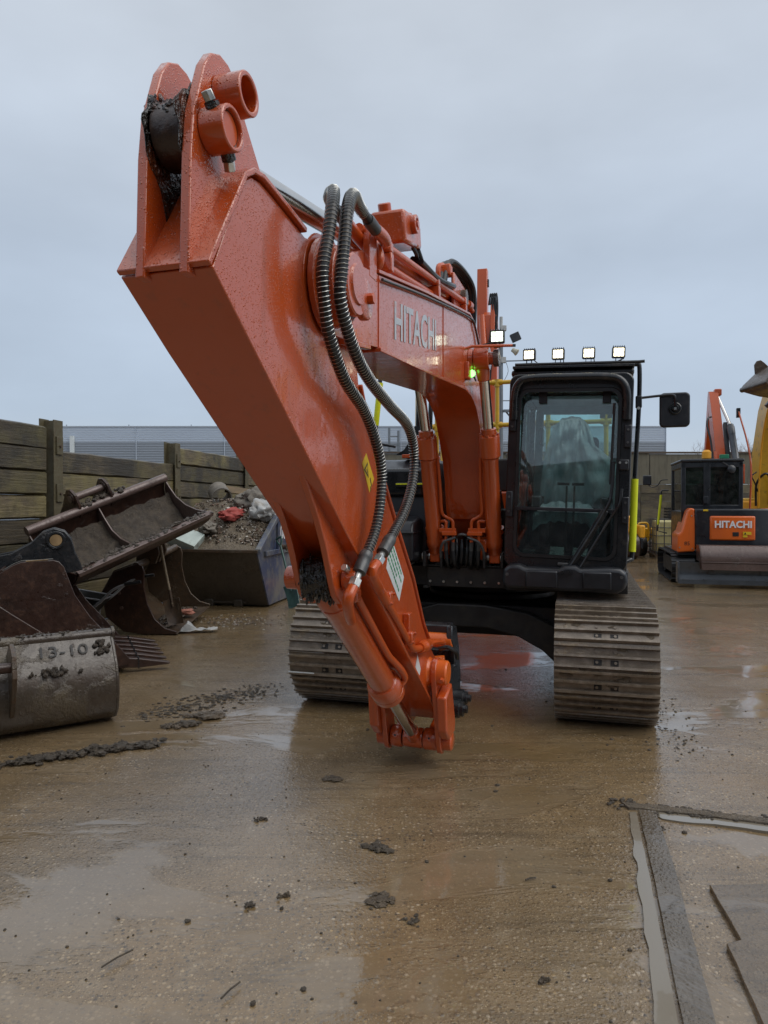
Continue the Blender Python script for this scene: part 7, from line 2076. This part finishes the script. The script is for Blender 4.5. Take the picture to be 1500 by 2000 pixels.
# ================================================================== MUD AND STONES ON THE YARD
rs = random.Random(77)
big = [(-1.927, 4.42, 0.30, 0.085, 'long ridge of dark mud in front of the ditching bucket'),
       (-1.33, 5.25, 0.13, 0.035, 'flat cake of dark mud right of the ditching bucket'),
       (-1.42, 5.05, 0.075, 0.035, 'dark mud lump in front of the flat mud cake'),
       (-1.52, 5.0, 0.06, 0.03, 'smaller dark mud lump left of the mud lump by the bucket'),
       (-0.03, 3.22, 0.06, 0.02, 'crumbly mud clod on the ground left of the centre line'),
       (-0.02, 2.80, 0.055, 0.010, 'flattened mud patch below the crumbly clod'),
       (0.10, 2.66, 0.035, 0.008, 'small flattened mud patch near the light puddle'),
       (-0.40, 2.83, 0.035, 0.022, 'chunky brown mud clod left of the flattened mud patches'),
       (-0.535, 2.76, 0.03, 0.012, 'flat brown mud crumb beside the chunky clod'),
       (0.537, 2.318, 0.028, 0.02, 'single brown stone near the bottom of the yard'),
       (1.36, 3.42, 0.030, 0.02, 'brown clod lying in the water at the cross joint'),
       (1.84, 3.18, 0.028, 0.016, 'brown clod on the slab at the right edge'),
       (-0.63, 3.52, 0.035, 0.02, 'dark clod beside the scratch line on the left'),
       (-0.30, 4.05, 0.06, 0.008, 'dark crumbly patch in the shallow puddle')]
for i, (x, y, r, h, lab) in enumerate(big):
    b = B()
    if i == 0:
        rr = random.Random(2)
        for k in range(230):
            f = rr.random()
            b.blob((-0.42 + 0.84 * f + rr.gauss(0, 0.02), -0.16 + 0.36 * f + rr.gauss(0, 0.035), rr.uniform(0.0, 0.025)), rr.uniform(0.004, 0.028) * (0.45 + 0.9 * abs(mnoise.noise(Vector((f * 7, 3, 1)))) + 0.25), k, 2, 0.9, (1.4, 1.1, 0.6))
    else:
        rr = random.Random(i)
        n = 34 if r > 0.05 else 9
        for k in range(n):
            b.blob((rr.gauss(0, r * 0.45), rr.gauss(0, r * 0.32), h * rr.uniform(0.0, 0.4)), r * rr.uniform(0.10, 0.30), k, 2, 0.9, (1.2, 1, min(1, h / r * 1.6)))
    o = b.obj('mud_clod', ('muddark', 'mud')[i % 2], sharp=70)
    o.location = (x, y, 0)
    tag(o, lab, 'mud', 'mud clods on the yard floor')
# uncountable crumbs and pebbles
b = B()
for k in range(900):
    x = rs.uniform(-3.2, 3.6); y = 1.6 + 6.5 * rs.random() ** 1.4
    if abs(x) > 0.62 * y + 0.3: continue
    r = rs.uniform(0.002, 0.006) * (2.2 if rs.random() < 0.06 else 1)
    b.blob((x, y, gh(x, y) + r * 0.35), r, k, 1, 0.6, (1.1, 1, 0.7))
for k in range(420):                               # mud dragged out beside the ditching bucket
    f = rs.random()
    x = -1.75 + 0.75 * f + rs.gauss(0, 0.10); y = 5.3 + 0.75 * f + rs.gauss(0, 0.12)
    b.blob((x, y, 0.0), rs.uniform(0.004, 0.016) * (1 - 0.3 * f), k, 1, 0.9, (1.5, 1, 0.4))
for k in range(260):                               # crumbs along the far side of the cross joint
    f = rs.random()
    b.blob((1.22 + 1.0 * f + rs.gauss(0, 0.02), 3.70 - 0.31 * f + rs.gauss(0, 0.03), 0.008), rs.uniform(0.004, 0.014), k, 1, 0.7, (1.3, 1, 0.6))
for k in range(200):                               # tread crumbs on the right
    f = rs.random()
    b.blob((2.25 - 0.35 * f + rs.gauss(0, 0.12), 6.4 - 2.0 * f + rs.gauss(0, 0.2), 0.004), rs.uniform(0.003, 0.009), k, 1, 0.7, (1.3, 1, 0.5))
o = b.obj('mud_crumbs', 'muddark', sharp=180)
kind(o, 'stuff'); o['label'] = 'small dark mud crumbs scattered over the wet yard'; o['category'] = 'mud'
# pale grit near the skip and upright bucket
b = B()
for k in range(350):
    b.box((rs.gauss(-2.0, 0.28), rs.gauss(9.5, 0.3), 0.003), (rs.uniform(0.008, 0.026),) * 2 + (0.006,), rs.uniform(0, 3))
o = b.obj('pale_grit', 'chips')
kind(o, 'stuff'); o['label'] = 'pale stone chips spilled in front of the skip'; o['category'] = 'grit'
# twigs / wire bits lying on the floor
for i, (x, y, a, l) in enumerate(((-0.93, 2.43, 52, 0.12), (-0.50, 2.27, 60, 0.09), (0.62, 2.95, 20, 0.05), (1.52, 3.58, 30, 0.05))):
    c_, s_ = math.cos(R(a)) * l / 2, math.sin(R(a)) * l / 2
    o = B().tube([(x - c_, y - s_, 0.006), (x, y, 0.010), (x + c_, y + s_, 0.006)], 0.0035, 6).obj('stick', 'muddark')
    tag(o, ('thin dark stick lying at the lower left of the yard', 'thin dark stick nearest the bottom edge of the yard', 'short dark splinter in the middle of the wet slab', 'dark splinter in the cross joint water')[i], 'stick', 'dark sticks on the yard floor')
